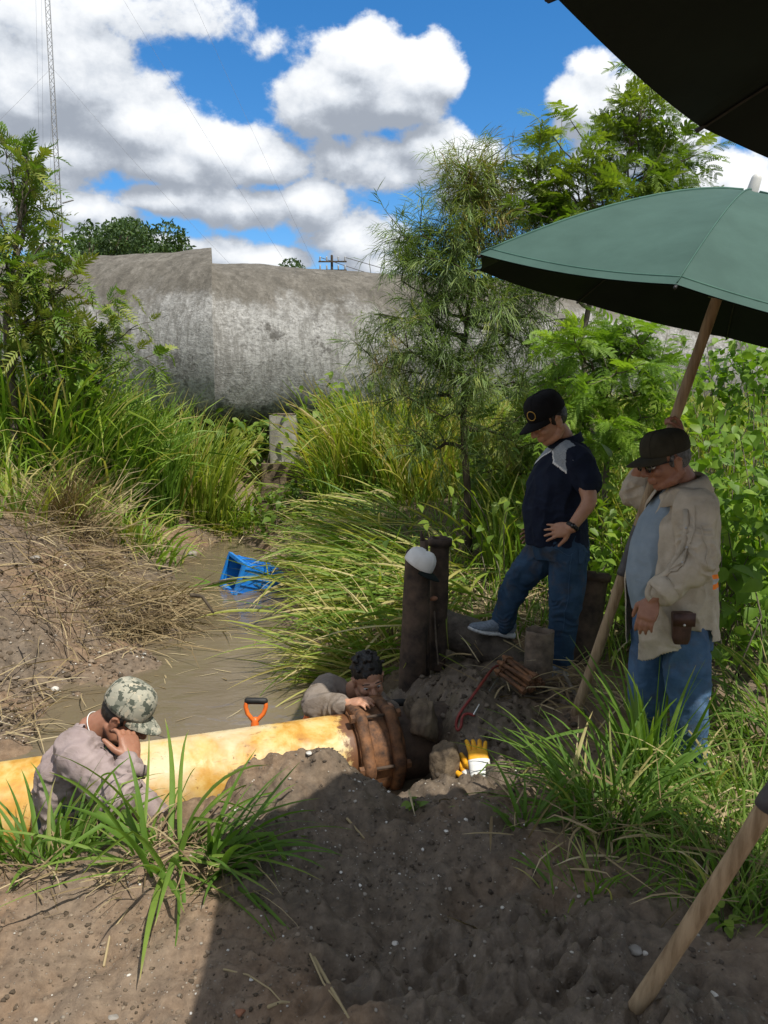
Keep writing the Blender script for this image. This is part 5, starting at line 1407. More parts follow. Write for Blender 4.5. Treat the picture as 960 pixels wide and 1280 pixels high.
def garment(name, G, mat, parent, voxel=.0065, amp=.010, sc=11, seed=1, ax=(0, 0, 1), cut=None, smooth=5, thick=0, split=None, joints=()):
    V, F, N = fuse(G, voxel, smooth)
    if amp: V = creases(V, N, amp * 1.25, sc, seed, ax)
    for (jp, jd, jr, ja) in joints:          # bunched folds where the limb bends or the cloth hangs
        jd = nrm(jd); q = (V - np.asarray(jp)) @ jd; r = np.linalg.norm(V - np.asarray(jp), axis=1)
        wob = fbm(V * 6 + seed, 3, seed + 40) * 5.0
        part_ = np.clip(.5 + 1.3 * fbm(V * 9 + 3.1, 2, seed + 41), 0, 1)
        V = V + N * (ja * .85 * part_ * np.exp(-(r / jr) ** 2) * (1 - np.abs(np.sin(q * 46 + wob * 1.6)) * 1.7))[:, None]
    C_ = V[F].mean(1)
    out = None
    if cut is not None: F = biggest(F[~cut(C_)], len(V)); C_ = V[F].mean(1)
    rest = np.ones(len(F), bool)
    subs = []
    for nm, mt, mask in (split or []):
        m_ = mask(C_) & rest; rest &= ~m_; subs.append((nm, mt, m_))
    v, f = sub_mesh(V, F, rest)
    out = put(name, v, f, mat, parent)
    for nm, mt, m_ in subs:
        if m_.any():
            v, f = sub_mesh(V, F, m_); put(nm, v, f, mt, out)
    if thick:
        s = out.modifiers.new('thickness', 'SOLIDIFY'); s.thickness = thick; s.offset = -1
    return out

def biggest(F, nv):
    """drop stray islands after cutting"""
    lab = np.arange(nv)
    for _ in range(400):
        m_ = lab[F].min(1); new = lab.copy()
        np.minimum.at(new, F.ravel(), np.repeat(m_, F.shape[1])); new = new[new]
        if (new == lab).all(): break
        lab = new
    l = lab[F[:, 0]]; u, c = np.unique(l, return_counts=True)
    return F[np.isin(l, u[c > .08 * len(F)])]

def torso_rings(pts):
    """pts: (centre, forward dir, half depth, half width)"""
    R = []
    for c, fw, d, w in pts:
        f = nrm(np.array([fw[0], fw[1], 0])); l = np.array([-f[1], f[0], 0]); R.append((np.asarray(c, float), f * d, l * w))
    return R

def snap(o, p, off=.004):
    """nearest point on a garment, a little proud of it"""
    org = ORIGIN[o.name]; ok, c, n, i = o.closest_point_on_mesh(Vector(np.asarray(p, float) - org)); c = np.array(c) + org; n = np.array(n)
    if n @ (np.asarray(p) - c) < 0 and np.linalg.norm(np.asarray(p) - c) > .02: n = -n
    return c + n * off
def patch(name, o, corners, mat, off=.004, n=9, thick=.003):
    """a sewn-on piece following the garment under it; corners in turn"""
    a, b, c, d = [np.asarray(q, float) for q in corners]; V = []
    for i in range(n):
        for j in range(n):
            s, t = i / (n - 1), j / (n - 1); V.append(snap(o, along(along(a, b, s), along(d, c, s), t), off))
    F = [(i * n + j, (i + 1) * n + j, (i + 1) * n + j + 1, i * n + j + 1) for i in range(n - 1) for j in range(n - 1)]
    k = put(name, V, F, M[mat], o); m_ = k.modifiers.new('s', 'SOLIDIFY'); m_.thickness = thick; return k
def seam(name, o, pts, mat, r=(.005, .0016), off=.001):
    P = [snap(o, along(pts[i], pts[i + 1], s), off) for i in range(len(pts) - 1) for s in np.linspace(0, 1, 7, endpoint=False)] + [snap(o, pts[-1], off)]
    P = np.array(P)
    for _ in range(2): P[1:-1] = (P[:-2] + 2 * P[1:-1] + P[2:]) / 4
    return Geo().tube(P, [r] * len(P), 6, ref=CAM0 - P[0], round_caps=False).put(name, M[mat], o)

def shoe(parent, heel, toe, up=(0, 0, 1), mat='shoe', sole='sole', k=1.0, h=.085, laces=True):
    heel = np.asarray(heel, float); toe = np.asarray(toe, float); f = nrm(toe - heel); L = np.linalg.norm(toe - heel); l = nrm(np.cross(up, f)); u = np.cross(f, l)
    G = Geo(); P = lambda x, z: heel + f * L * x + u * z * k
    G.loft([(P(x, z), l * w * k, u * hh * k) for x, z, w, hh in ((.0, .060, .022, .030), (.05, .062, .034, .042), (.18, .066, .039, .046), (.34, .066, .040, .044), (.48, .056, .042, .036), (.62, .047, .045, .028), (.78, .040, .046, .023), (.91, .036, .038, .019), (.99, .032, .020, .012))], 22, 2.3)
    G.tube([P(.17, .075), P(.14, .115)], [.040 * k, .038 * k], 18)
    V, F, N = fuse(G, .005, 3); o = put('shoe', V, F, M[mat], parent)
    G = Geo(); G.loft([(P(x, z), l * w * k, u * hh * k) for x, z, w, hh in ((-.03, .020, .020, .014), (.02, .015, .036, .017), (.2, .012, .042, .016), (.4, .016, .040, .013), (.6, .013, .046, .013), (.8, .014, .047, .012), (.94, .019, .036, .010), (1.02, .024, .016, .006))], 22, 3.0)
    V, F, N = fuse(G, .004, 2); V = V + N * (.0015 * np.sin((V - heel) @ f * 240))[:, None]; put('sole', V, F, M[sole], o)
    if laces:
        for x in (.40, .46, .52, .58):
            Geo().tube([P(x, .066) + l * .026 * k, P(x + .03, .094 - (x - .40) * .13), P(x, .066) - l * .026 * k], [.0038 * k] * 3, 6).put('lace', M['sole'], o)
    return o

def limb(G, pts, rad, n=16, ref=(0, 0, 1)):
    """smoothly bent tapering limb"""
    pts = [np.asarray(p, float) for p in pts]; P = []; R = []
    for i in range(len(pts) - 1):
        for s in np.linspace(0, 1, 8, endpoint=False): P.append(along(pts[i], pts[i + 1], s)); R.append(along(np.array(rad[i], float), np.array(rad[i + 1], float), s))
    P.append(pts[-1]); R.append(np.array(rad[-1], float)); P = np.array(P)
    for _ in range(3): P[1:-1] = (P[:-2] + 2 * P[1:-1] + P[2:]) / 4
    G.tube(P, [tuple(r) if r.ndim else float(r) for r in R], n, ref=ref)

# --- man in navy, one foot on the log
def man_navy():
    base = gpoint(690, 846, 4.58)
    t = thing('person', 'man in navy polo and black cap, hand on hip, one shoe on the muddy log', 'person', base, 'men at the pit')
    fw = nrm([-.93, -.36, 0]); lf = np.array([-fw[1], fw[0], 0])
    pel = at(698, 676, 4.62)
    hipL = at(712, 690, 4.53); hipR = at(683, 688, 4.72)
    knL = at(706, 762, 4.53); anL = at(699, 826, 4.62)
    knR = at(645, 728, 4.74); anR = at(628, 779, 4.80)
    shL = at(722, 578, 4.47); elL = at(739, 626, 4.36); wrL = at(714, 660, 4.34)
    shR = at(697, 572, 4.80); elR = at(712, 630, 4.90); wrR = at(676, 662, 4.84)
    neck0 = at(710, 556, 4.62); H = Head(at(686, 526, 4.585), nrm([-.86, -.30, -.50]), 1.16)
    # body
    G = Geo(); H.build(G, .006)
    G.tube([neck0 + [0, 0, -.03], along(neck0, H.p(-.025, 0, -.05), .5), H.p(-.02, 0, -.03)], [.066, .060, .058], 18)
    G.loft(torso_rings([(pel, fw, .135, .16), (at(694, 640, 4.62), fw, .155, .165), (at(700, 600, 4.62), fw, .125, .165), (at(706, 572, 4.62), fw, .095, .17), (neck0, fw, .06, .09)]), 24)
    limb(G, [shL, elL, wrL], [.058, .045, .030]); limb(G, [shR, elR, wrR], [.058, .045, .030])
    hand(G, wrL, at(690, 664, 4.40) - wrL, at(700, 655, 4.2) - at(700, 660, 4.38), np.array([.0, -.1, -1.]), (.12, .14, .16, .2), .20, 1.08, -.1, .05)
    hand(G, wrR, at(655, 668, 4.80) - wrR, np.array([0, 1., .1]), np.array([0, 0, -1.]), (.15,) * 4, .15, 1.05)
    limb(G, [hipL, knL, anL], [.085, .055, .040]); limb(G, [hipR, knR, anR], [.085, .055, .040])
    V, F, N = fuse(G, .0048, 3); put('body', V, F, M['skin_a'], t)
    H.eyes(t); H.hair(t, M['hair'], True, 3)
    cap, q = H.cap(t, M['black_cloth'], tilt=.06)
    a = np.linspace(0, 2 * math.pi, 29)
    dome = lambda az, z: q(-.006 + math.cos(az) * (.109 + .004) * np.interp(z, [.004, .030, .056, .078], [1.012, 1.0, .955, .86]), math.sin(az) * .0905 * np.interp(z, [.004, .030, .056, .078], [1.012, 1.0, .955, .86]), z * (1 + .08 * math.cos(az)))
    Geo().tube([dome(.42 + .24 * math.cos(x), .036 + .022 * math.sin(x)) for x in a], [.0028] * 29, 6, round_caps=False).put('emblem', M['gold'], cap)
    # polo
    G = Geo()
    hem = at(694, 680, 4.62)
    G.loft(torso_rings([(at(696, 679, 4.62), fw, .184, .195), (at(695, 660, 4.62), fw, .187, .195), (at(694, 635, 4.62), fw, .185, .192), (at(697, 605, 4.62), fw, .170, .195), (at(704, 578, 4.62), fw, .140, .20), (at(709, 563, 4.62), fw, .105, .165), (at(711, 553, 4.62), fw, .075, .085)]), 36, 2.2)
    limb(G, [at(712, 570, 4.52), shL, at(735, 603, 4.405)], [.095, .094, .080], 24); limb(G, [at(705, 568, 4.72), shR, at(706, 610, 4.87)], [.09, .092, .08], 24)
    c0 = at(668, 580, 4.5)
    def lat(C_): return (C_ - pel) @ lf
    def dep(C_): return (C_ - pel) @ fw
    def px_of(C_):
        d = C_ - CAM0; w = d @ F_AX; return 480 + FPX * (d @ R_AX) / w, 640 - FPX * (d @ U_AX) / w
    # yoke panel: front of the chest between collar and sleeve, lower edge sloping outwards
    zc = at(690, 575, 4.5)[2]
    def yoke(C_):
        l = lat(C_); d = dep(C_); z = C_[:, 2] - zc
        return (d > .02) & (z < .15) & (z > .058 - .72 * np.abs(l)) & (np.abs(l) < .168)
    def pipe_(C_):
        l = lat(C_); d = dep(C_); z = C_[:, 2] - zc
        return (d > .02) & (z > .046 - .72 * np.abs(l)) & (z <= .058 - .72 * np.abs(l)) & (np.abs(l) < .168) & (np.abs(l) > .004)
    polo = garment('polo_shirt', G, M['navy'], t, .006, .010, 9, 3, (0, 0, 1), joints=[(at(690, 655, 4.5), (0, 0, 1), .16, .010), (at(722, 585, 4.45), (.3, 0, 1), .10, .008)], split=[('chest_panel', M['panel'], yoke), ('piping', M['white_cloth'], pipe_)])
    # collar
    G = Geo(); cc = at(708, 553, 4.62); ang = np.linspace(-2.6, 2.6, 25)
    V = []
    for hgt, r in ((-.022, 1.28), (.012, 1.12), (.030, 1.0), (.026, .95)):
        for x in ang: V.append(cc + fw * (.082 * r * math.cos(x) + .004) + lf * (.082 * r * math.sin(x)) + np.array([0, 0, hgt + .016 - .028 * math.cos(x)]))
    F = [(i * 25 + j, i * 25 + j + 1, (i + 1) * 25 + j + 1, (i + 1) * 25 + j) for i in range(3) for j in range(24)]
    o = put('collar', V, F, M['navy'], polo); s = o.modifiers.new('s', 'SOLIDIFY'); s.thickness = .004
    # jeans
    G = Geo()
    G.loft(torso_rings([(at(697, 662, 4.62), fw, .176, .185), (at(699, 680, 4.62), fw, .180, .19), (at(701, 698, 4.62), fw, .165, .185)]), 30, 2.2)
    limb(G, [hipL, knL, anL + [0, 0, .02]], [(.122, .118), (.088, .085), (.073, .070)], 24); limb(G, [hipR, knR, anR + [0, 0, .0]], [(.118, .115), (.086, .084), (.070, .068)], 24)
    jn = garment('jeans', G, M['jeans'], t, .006, .012, 8, 8, (0, 0, 1), joints=[(knL, (0, 0, 1), .13, .011), (knR, (.5, 0, 1), .13, .013), (anL, (0, 0, 1), .10, .015), (anR, (0, 0, 1), .10, .013), (hipL, (.6, 0, 1), .13, .012), (hipR, (-.4, 0, 1), .12, .012)])
    Yf = 4.2
    seam('side_seam', jn, [at(719, 685, Yf), at(717, 730, Yf), at(712, 780, Yf), at(706, 822, Yf)], 'jeans_light', (.0022, .0012), .0005)
    seam('pocket_seam', jn, [at(722, 682, Yf), at(714, 694, Yf), at(700, 698, Yf), at(690, 694, Yf)], 'jeans_light', (.0022, .0012), .0005)
    patch('back_pocket', jn, [at(724, 684, Yf + .2), at(735, 684, Yf + .2), at(734, 706, Yf + .2), at(724, 708, Yf + .2)], 'jeans', .003)
    seam('sleeve_hem', polo, [at(722, 602, Yf), at(734, 604, Yf), at(746, 598, Yf)], 'navy', (.004, .003), .001)
    patch('logo', polo, [at(691, 563, Yf), at(694, 563, Yf), at(694, 569, Yf), at(690, 569, Yf)], 'white_cloth', .002, 3, .001)
    shoe(t, at(640, 797, 4.86), at(586, 790, 4.70), k=1.12)
    g0 = gpoint(702, 846, 4.60); hl = at(707, 846, 4.66); hl[2] = g0[2] + .01; shoe(t, hl, hl + np.array([-.24, -.12, .0]), k=1.1)
    # watch
    d = nrm(wrL - elL); w0 = wrL - d * .012
    A = nrm(np.cross(d, [0, 0, 1.])); B = np.cross(d, A); ang = np.linspace(0, 2 * math.pi, 25)
    wt = Geo().tube([w0 + A * .038 * math.cos(x) + B * .035 * math.sin(x) for x in ang], [(.012, .004)] * 25, 8, ref=d, round_caps=False, cap=False).put('watch', M['black_rubber'], t)
    cd = nrm(CAM0 - w0); cd = nrm(cd - np.dot(cd, d) * d); Geo().tube([w0 + cd * .036, w0 + cd * .047], [.016, .009], 18, round_caps=False).put('watch_face', M['glass_dark'], wt)
    Geo().tube([along(wrL, at(690, 664, 4.40), .0) + nrm(at(690, 664, 4.40) - wrL) * .118 + np.array([0, 0, .008]) + x for x in ((0, -.012, -.003), (0, .010, .003))], .0095, 10).put('ring', M['steel'], t) if False else None
man_navy()

# --- man in tan holding the parasol pole
def man_tan():
    base = gpoint(862, 972, 3.5)
    t = thing('person', 'man in open tan work shirt, jeans and dark cap, one hand holding the parasol pole', 'person', base, 'men at the pit')
    fw = nrm([-.975, -.22, 0]); lf = np.array([-fw[1], fw[0], 0]); Y = 3.58
    hipL = at(857, 795, 3.47); hipR = at(818, 795, 3.70); pel = at(838, 780, Y)
    knL = at(861, 880, 3.43); anL = at(862, 950, 3.46); knR = at(808, 880, 3.66); anR = at(815, 948, 3.72)
    shL = at(868, 640, 3.40); elL = at(872, 706, 3.30); wrL = at(816, 748, 3.30)
    shR = at(838, 628, 3.76); elR = at(789, 612, 3.90); wrR = at(824, 548, 3.70)
    neck0 = at(855, 606, 3.57); H = Head(at(833, 577, 3.55), nrm([-.94, -.16, -.27]), 1.08)
    G = Geo(); H.build(G, .010)
    G.tube([neck0 + [0.01, 0, -.04], along(neck0, H.p(-.03, 0, -.05), .5), H.p(-.022, 0, -.03)], [.072, .068, .064], 18)
    G.loft(torso_rings([(pel, fw, .13, .155), (at(832, 720, Y), fw, .14, .16), (at(842, 660, Y), fw, .12, .16), (at(850, 625, Y), fw, .09, .16), (neck0, fw, .06, .08)]), 24)
    limb(G, [shL, elL, wrL], [.056, .044, .031]); limb(G, [shR, elR, wrR], [.056, .044, .031])
    hand(G, wrL, at(806, 778, 3.28) - wrL, np.array([-.55, -.8, .1]), np.array([-.8, .3, -.2]), (.30, .33, .36, .4), .03, 1.08, .5, .15)
    pole = lambda z: np.array([1.018, 3.889, .0325]) + nrm([.2307, -.1242, .9651]) * ((z - .0325) / .9651)
    pz = wrR[2] + .05; pp = pole(pz)
    hand(G, pp + np.array([.045, .0, -.055]), np.array([-.30, .05, .95]), np.array([.95, .15, .25]), np.array([0, -1., 0]), (1.0, 1.05, 1.1, 1.15), .02, 1.05, .9, .55)
    limb(G, [along(shR, elR, .5), elR, pp + np.array([.045, 0, -.06])], [.044, .042, .029])
    limb(G, [hipL, knL, anL], [.085, .055, .040]); limb(G, [hipR, knR, anR], [.085, .055, .040])
    V, F, N = fuse(G, .0048, 3); put('body', V, F, M['skin_b'], t)
    H.eyes(t); H.hair(t, M['hair_grey'], True, 5); H.cap(t, M['olive'], tilt=.0, high=.84, brim_l=.080)
    # spectacles
    g = Geo()
    for sg in (-1, 1): g.tube([H.p(.098, sg * .06, .010), H.p(.04, sg * .079, .014), H.p(-.012, sg * .082, .012)], [.0028] * 3, 6)
    g.tube([H.p(.104, -.06, .018), H.p(.110, 0, .018), H.p(.104, .06, .018)], [.003] * 3, 6)
    sp = g.put('spectacles', M['black_rubber'], t)
    for sg in (-1, 1):
        Geo().loft([(H.p(.104, sg * .034, .002), H.R[1] * .027, H.R[2] * .019), (H.p(.107, sg * .034, .002), H.R[1] * .026, H.R[2] * .018)], 20, 2.6).put('lens', M['glass_dark'], sp)
    # grey t-shirt
    G = Geo(); tb = [(at(836, 764, Y), .188, .165), (at(832, 745, Y), .188, .17), (at(831, 715, Y), .190, .17), (at(834, 680, Y), .170, .165), (at(840, 650, Y), .145, .165), (at(848, 627, Y), .112, .15), (at(852, 612, Y), .082, .085)]
    G.loft(torso_rings([(c - fw * .004, fw, d * .955, w * .9) for c, d, w in tb]), 34, 2.2)
    garment('t_shirt', G, M['tee'], t, .006, .008, 7, 5, (0, 0, 1), joints=[(at(800, 735, 3.4), (.4, 0, 1), .14, .008)])
    # jeans
    G = Geo()
    G.loft(torso_rings([(at(839, 760, Y), fw, .165, .165), (at(840, 785, Y), fw, .172, .175), (at(842, 806, Y), fw, .16, .17)]), 30, 2.2)
    limb(G, [hipL, knL, anL + [0, 0, .0]], [(.118, .115), (.085, .085), (.074, .072)], 24); limb(G, [hipR, knR, anR], [(.118, .115), (.085, .085), (.074, .072)], 24)
    garment('jeans', G, M['jeans_light'], t, .006, .013, 8, 18, (0, 0, 1), joints=[(knL, (.2, 0, 1), .14, .013), (knR, (.2, 0, 1), .14, .013), (anL, (0, 0, 1), .12, .017), (anR, (0, 0, 1), .12, .017)])
    for a in (anL, anR):
        h = a.copy(); h[2] -= .085; h = h + np.array([.05, .02, 0]); shoe(t, h, h + fw * .27, mat='black_cloth', sole='sole', k=1.1)
    # open shirt
    G = Geo()
    sh = [(at(846, 826, Y), .205, .225), (at(845, 800, Y), .200, .222), (at(843, 765, Y), .195, .215), (at(842, 725, Y), .194, .21), (at(845, 685, Y), .178, .208), (at(851, 650, Y), .150, .208), (at(857, 625, Y), .118, .185), (at(859, 608, Y), .088, .095)]
    G.loft(torso_rings([(c + fw * .010, fw, d, w) for c, d, w in sh]), 40, 2.2)
    limb(G, [at(860, 626, 3.5), shL, elL, along(elL, wrL, .80)], [.085, (.094, .090), (.076, .072), (.064, .060)], 24)
    limb(G, [at(845, 622, 3.68), shR, elR, along(elR, pp + np.array([.045, 0, -.06]), .55)], [.085, .085, .075, .060], 24)
    zh = at(846, 812, Y)[2]
    def cut(C_):
        d = (C_ - pel) @ fw; l = (C_ - pel) @ lf; z = C_[:, 2]
        body = (np.abs(l) < .235) & (d < .4)
        top = at(855, 616, Y)[2]; frac = np.clip((top - z) / (top - zh), 0, 1)
        arm_near = (l > .16) & (z > zh + .09) ; arm_far = (l < -.15) & (z > elR[2] - .2)
        opening = (d > .03) & (l > -.12) & (l < -.008 + .034 * np.sin(frac * 3.1) + .02 * frac) & ~arm_near & ~arm_far & (z < top + .03)
        hem = z < zh + .075 * np.clip(np.abs(l) / .2, 0, 1) ** 2 + .06 * (d < -.05) - .02 + .012 * np.sin(l * 30 + d * 22)
        side = (np.abs(d + .01) < .055) & (l > .1) & (z < zh + .155)
        return (opening & body) | hem | (side & body)
    zb = at(890, 716, Y)[2]
    def band(lo, hi):
        return lambda C_: ((C_ - pel) @ fw < -.06) & (C_[:, 2] - zb > lo) & (C_[:, 2] - zb < hi) & ((C_ - pel) @ lf < .245)
    st = garment('work_shirt', G, M['tan'], t, .006, .016, 9, 12, (0, 0, 1), cut=cut, thick=.004, joints=[(elL, elL - wrL, .13, .015), (along(elL, wrL, .5), elL - wrL, .10, .012), (along(shL, elL, .6), shL - elL, .12, .010), (elR, elR - shR, .12, .014), (at(880, 690, 3.45), (.5, 0, 1), .16, .012), (at(870, 770, 3.4), (.7, 0, .7), .16, .012)],
                 split=[('reflective_band', M['orange_band'], band(.010, .030)), ('reflective_band', M['grey_band'], band(-.014, .010)), ('reflective_band', M['orange_band'], band(-.034, -.014))])
    # rolled cuff, collar, placket, pocket
    d = nrm(wrL - elL); c = along(elL, wrL, .74)
    G = Geo(); G.tube([c - d * .035, c - d * .01, c + d * .02, c + d * .036], [.066, .071, .071, .067], 26, round_caps=False, cap=False)
    V, F = G.V(), G.f; o = put('cuff', roughen(V, .006, 14, 5), F, M['tan'], st); s_ = o.modifiers.new('s', 'SOLIDIFY'); s_.thickness = .010
    V = []; cc = at(855, 607, 3.57); ang = np.linspace(-2.75, 2.75, 29) + math.pi
    for r, hgt, fo in ((1.0, .035, 0), (1.04, .050, 0), (1.25, .040, .01), (1.62, -.020, .02)):
        for x in ang: V.append(cc + fw * (.082 * r * math.cos(x) + .010 + fo * (math.cos(x) > -.2)) + lf * (.088 * r * math.sin(x)) + np.array([0, 0, hgt - .018 - .028 * math.cos(x) - (.030 * max(0, math.cos(x)) if r > 1.2 else 0)]))
    F = [(i * 29 + j, i * 29 + j + 1, (i + 1) * 29 + j + 1, (i + 1) * 29 + j) for i in range(3) for j in range(28)]
    o = put('collar', V, F, M['tan'], st); s_ = o.modifiers.new('s', 'SOLIDIFY'); s_.thickness = .004
    bpy.context.view_layer.update()
    Yf = 3.2
    seam('placket', st, [at(826, 626, Yf), at(808, 655, Yf), at(796, 690, Yf), at(790, 725, Yf), at(792, 760, Yf), at(800, 800, Yf)], 'tan', (.0035, .014), .002)
    pk = patch('chest_pocket', st, [at(816, 676, Yf), at(838, 680, Yf), at(838, 708, Yf), at(814, 704, Yf)], 'tan', .003)
    fl = patch('pocket_flap', st, [at(815, 674, Yf), at(839, 678, Yf), at(839, 688, Yf), at(814, 684, Yf)], 'tan', .007)
    for p in (at(826, 684, Yf), at(824, 640, Yf), at(809, 672, Yf)): Geo().ball(snap(st, p, .008), .0055, 10, 6).put('button', M['grey_band'], st)
    seam('shoulder_seam', st, [at(852, 615, Yf), at(858, 640, Yf), at(856, 670, Yf)], 'tan', (.003, .003), .001)
    seam('sleeve_seam', st, [at(880, 640, Yf), at(890, 680, Yf), at(886, 712, Yf)], 'tan', (.003, .003), .001)
    # belt pouch
    pc = at(852, 782, 3.315); G = Geo(); r_ = nrm([1, -.05, 0]); n_ = np.array([-.05, -1., 0]); u_ = np.array([0, 0, 1.])
    G.loft([(pc + u_ * z, r_ * w, n_ * dd) for z, w, dd in ((-.085, .030, .014), (-.06, .038, .022), (0, .042, .026), (.05, .046, .026), (.062, .046, .024))], 24, 4.0)
    V, F, N = fuse(G, .004, 2); o = put('belt_pouch', V, F, M['leather'], t)
    Geo().box(pc + u_ * .035 + n_ * .030, np.stack([r_ * .048, n_ * .004, u_ * .030])).put('flap', M['leather'], o)
    Geo().ball(pc + u_ * .012 + n_ * .036, .006, 10, 6).put('snap', M['steel'], o)
man_tan()

# --- man in the camouflage cap, hand to his face
def man_camo():
    base = at(115, 1010, 2.98); base[2] = -.95
    t = thing('person', 'man in camouflage cap and mauve shirt standing by the yellow pipe, hand to his face', 'person', base, 'men at the pit')
    fw = nrm([.92, -.25, 0]); lf = np.array([-fw[1], fw[0], 0]); Y = 2.98
    H = Head(at(156, 895, 2.98), nrm([.88, -.10, -.62]), .98, roll=.0)
    neck0 = at(119, 912, 2.99); shR = at(97, 945, 2.80); elR = at(148, 1008, 2.70); wrR = at(166, 951, 2.80)
    shL = at(112, 930, 3.20); elL = at(165, 1000, 3.22); wrL = at(200, 1020, 3.20)
    pel = at(88, 1085, 3.0)
    G = Geo(); H.build(G, .006)
    G.tube([neck0 + [-.02, 0, -.05], neck0, along(neck0, H.p(-.03, 0, -.04), .5), H.p(-.022, 0, -.02)], [.078, .070, .064, .062], 18)
    G.loft(torso_rings([(at(84, 1140, 3.0), fw, .12, .15), (pel, fw, .125, .155), (at(90, 1020, 3.0), fw, .125, .16), (at(98, 965, 3.0), fw, .115, .165), (at(106, 935, 3.0), fw, .09, .15), (neck0, fw, .055, .075)]), 24)
    limb(G, [shR, elR, wrR], [.056, .045, .031]); limb(G, [shL, elL, wrL], [.056, .045, .031])
    hand(G, wrR + np.array([0, 0, .005]), at(158, 912, 2.88) - wrR, np.array([.75, -.62, .2]), np.array([-.9, -.3, 0]), (.50, 1.1, 1.2, 1.25), .03, 1.08, -.2, .25)
    hand(G, wrL, np.array([.9, .1, -.2]), np.array([0, 0, 1.]), np.array([0, 1., 0]), (.4,) * 4, .05, 1.05)
    lg = pel + [0, 0, -.1]
    for sg in (-1, 1): limb(G, [lg + lf * .09 * sg, lg + lf * .10 * sg + [0.05, 0, -.38]], [.085, .06])
    V, F, N = fuse(G, .0048, 3); put('body', V, F, M['skin_b'], t)
    H.eyes(t); H.hair(t, M['hair'], True, 7); H.cap(t, M['camo'], tilt=-.02, high=1.02, brim_l=.072, dx=-.006)
    G = Geo()
    tr = [(at(98, 1130, 3.0), .155, .19), (at(99, 1085, 3.0), .155, .195), (at(100, 1030, 3.0), .158, .20), (at(102, 975, 3.0), .152, .205), (at(104, 940, 3.0), .128, .20), (at(112, 920, 3.0), .098, .135), (at(117, 908, 3.0), .080, .088)]
    G.loft(torso_rings([(c, fw, d, w) for c, d, w in tr]), 36, 2.2)
    limb(G, [at(104, 935, 2.9), shR, elR, along(elR, wrR, .86)], [.088, (.096, .09), (.082, .078), (.060, .058)], 24)
    limb(G, [at(110, 930, 3.1), shL, elL, along(elL, wrL, .9)], [.085, .088, .075, .056], 24)
    cz0 = at(117, 904, 3.0)[2]
    def vneck(C_):
        d = (C_ - neck0) @ fw; l = (C_ - neck0) @ lf; z = C_[:, 2] - cz0
        return (d > .0) & (np.abs(l) < .075 + .55 * z + .03) & (z > -.16)
    garment('shirt', G, M['mauve'], t, .0055, .014, 10, 22, nrm([.4, 0, 1]), cut=vneck, thick=.004, joints=[(elR, elR - shR, .13, .014), (along(elR, wrR, .5), elR - wrR, .10, .012), (shR, shR - elR, .14, .010), (at(85, 990, 2.9), (.5, 0, 1), .2, .010)])
    G = Geo(); G.loft(torso_rings([(c - np.array([0, 0, .01]) - fw * .004, fw, d * .955, w * .95) for c, d, w in tr[2:]]), 30, 2.2)
    garment('undershirt', G, M['blue_grey'], t, .006, .004, 8, 23)
    # rolled cuff and necklace
    d = nrm(wrR - elR); c = along(elR, wrR, .80); o = None
    G = Geo(); G.tube([c - d * .02, c + d * .0, c + d * .024], [.063, .066, .064], 24, round_caps=False, cap=False); o = put('cuff', roughen(G.V(), .004, 16, 3), G.f, M['mauve'], t); s_ = o.modifiers.new('s', 'SOLIDIFY'); s_.thickness = .007
    ang = np.linspace(0, 2 * math.pi, 41); ax_ = nrm(H.p(-.02, 0, -.02) - neck0); A = nrm(lf - np.dot(lf, ax_) * ax_); B = np.cross(ax_, A); cn = along(neck0, H.p(-.025, 0, -.03), .18)
    Geo().tube([cn + A * .069 * math.cos(x) + B * .069 * math.sin(x) + np.array([0, 0, -.02 * math.cos(x * 1)]) * 0 for x in ang], [.0022] * 41, 6, round_caps=False, cap=False).put('necklace', M['white_cloth'], t)
    V, F = chunk((.052, .004, .022), 3, 20, 12, .05); cpt = at(112, 985, 2.72)
    Geo().box(at(120, 982, 2.785), np.stack([nrm([.9, -.3, .4]) * .030, nrm([.2, .9, .1]) * .003, nrm([-.4, .1, .9]) * .014])).put('chest_label', M['blue_grey'], t)
man_camo()

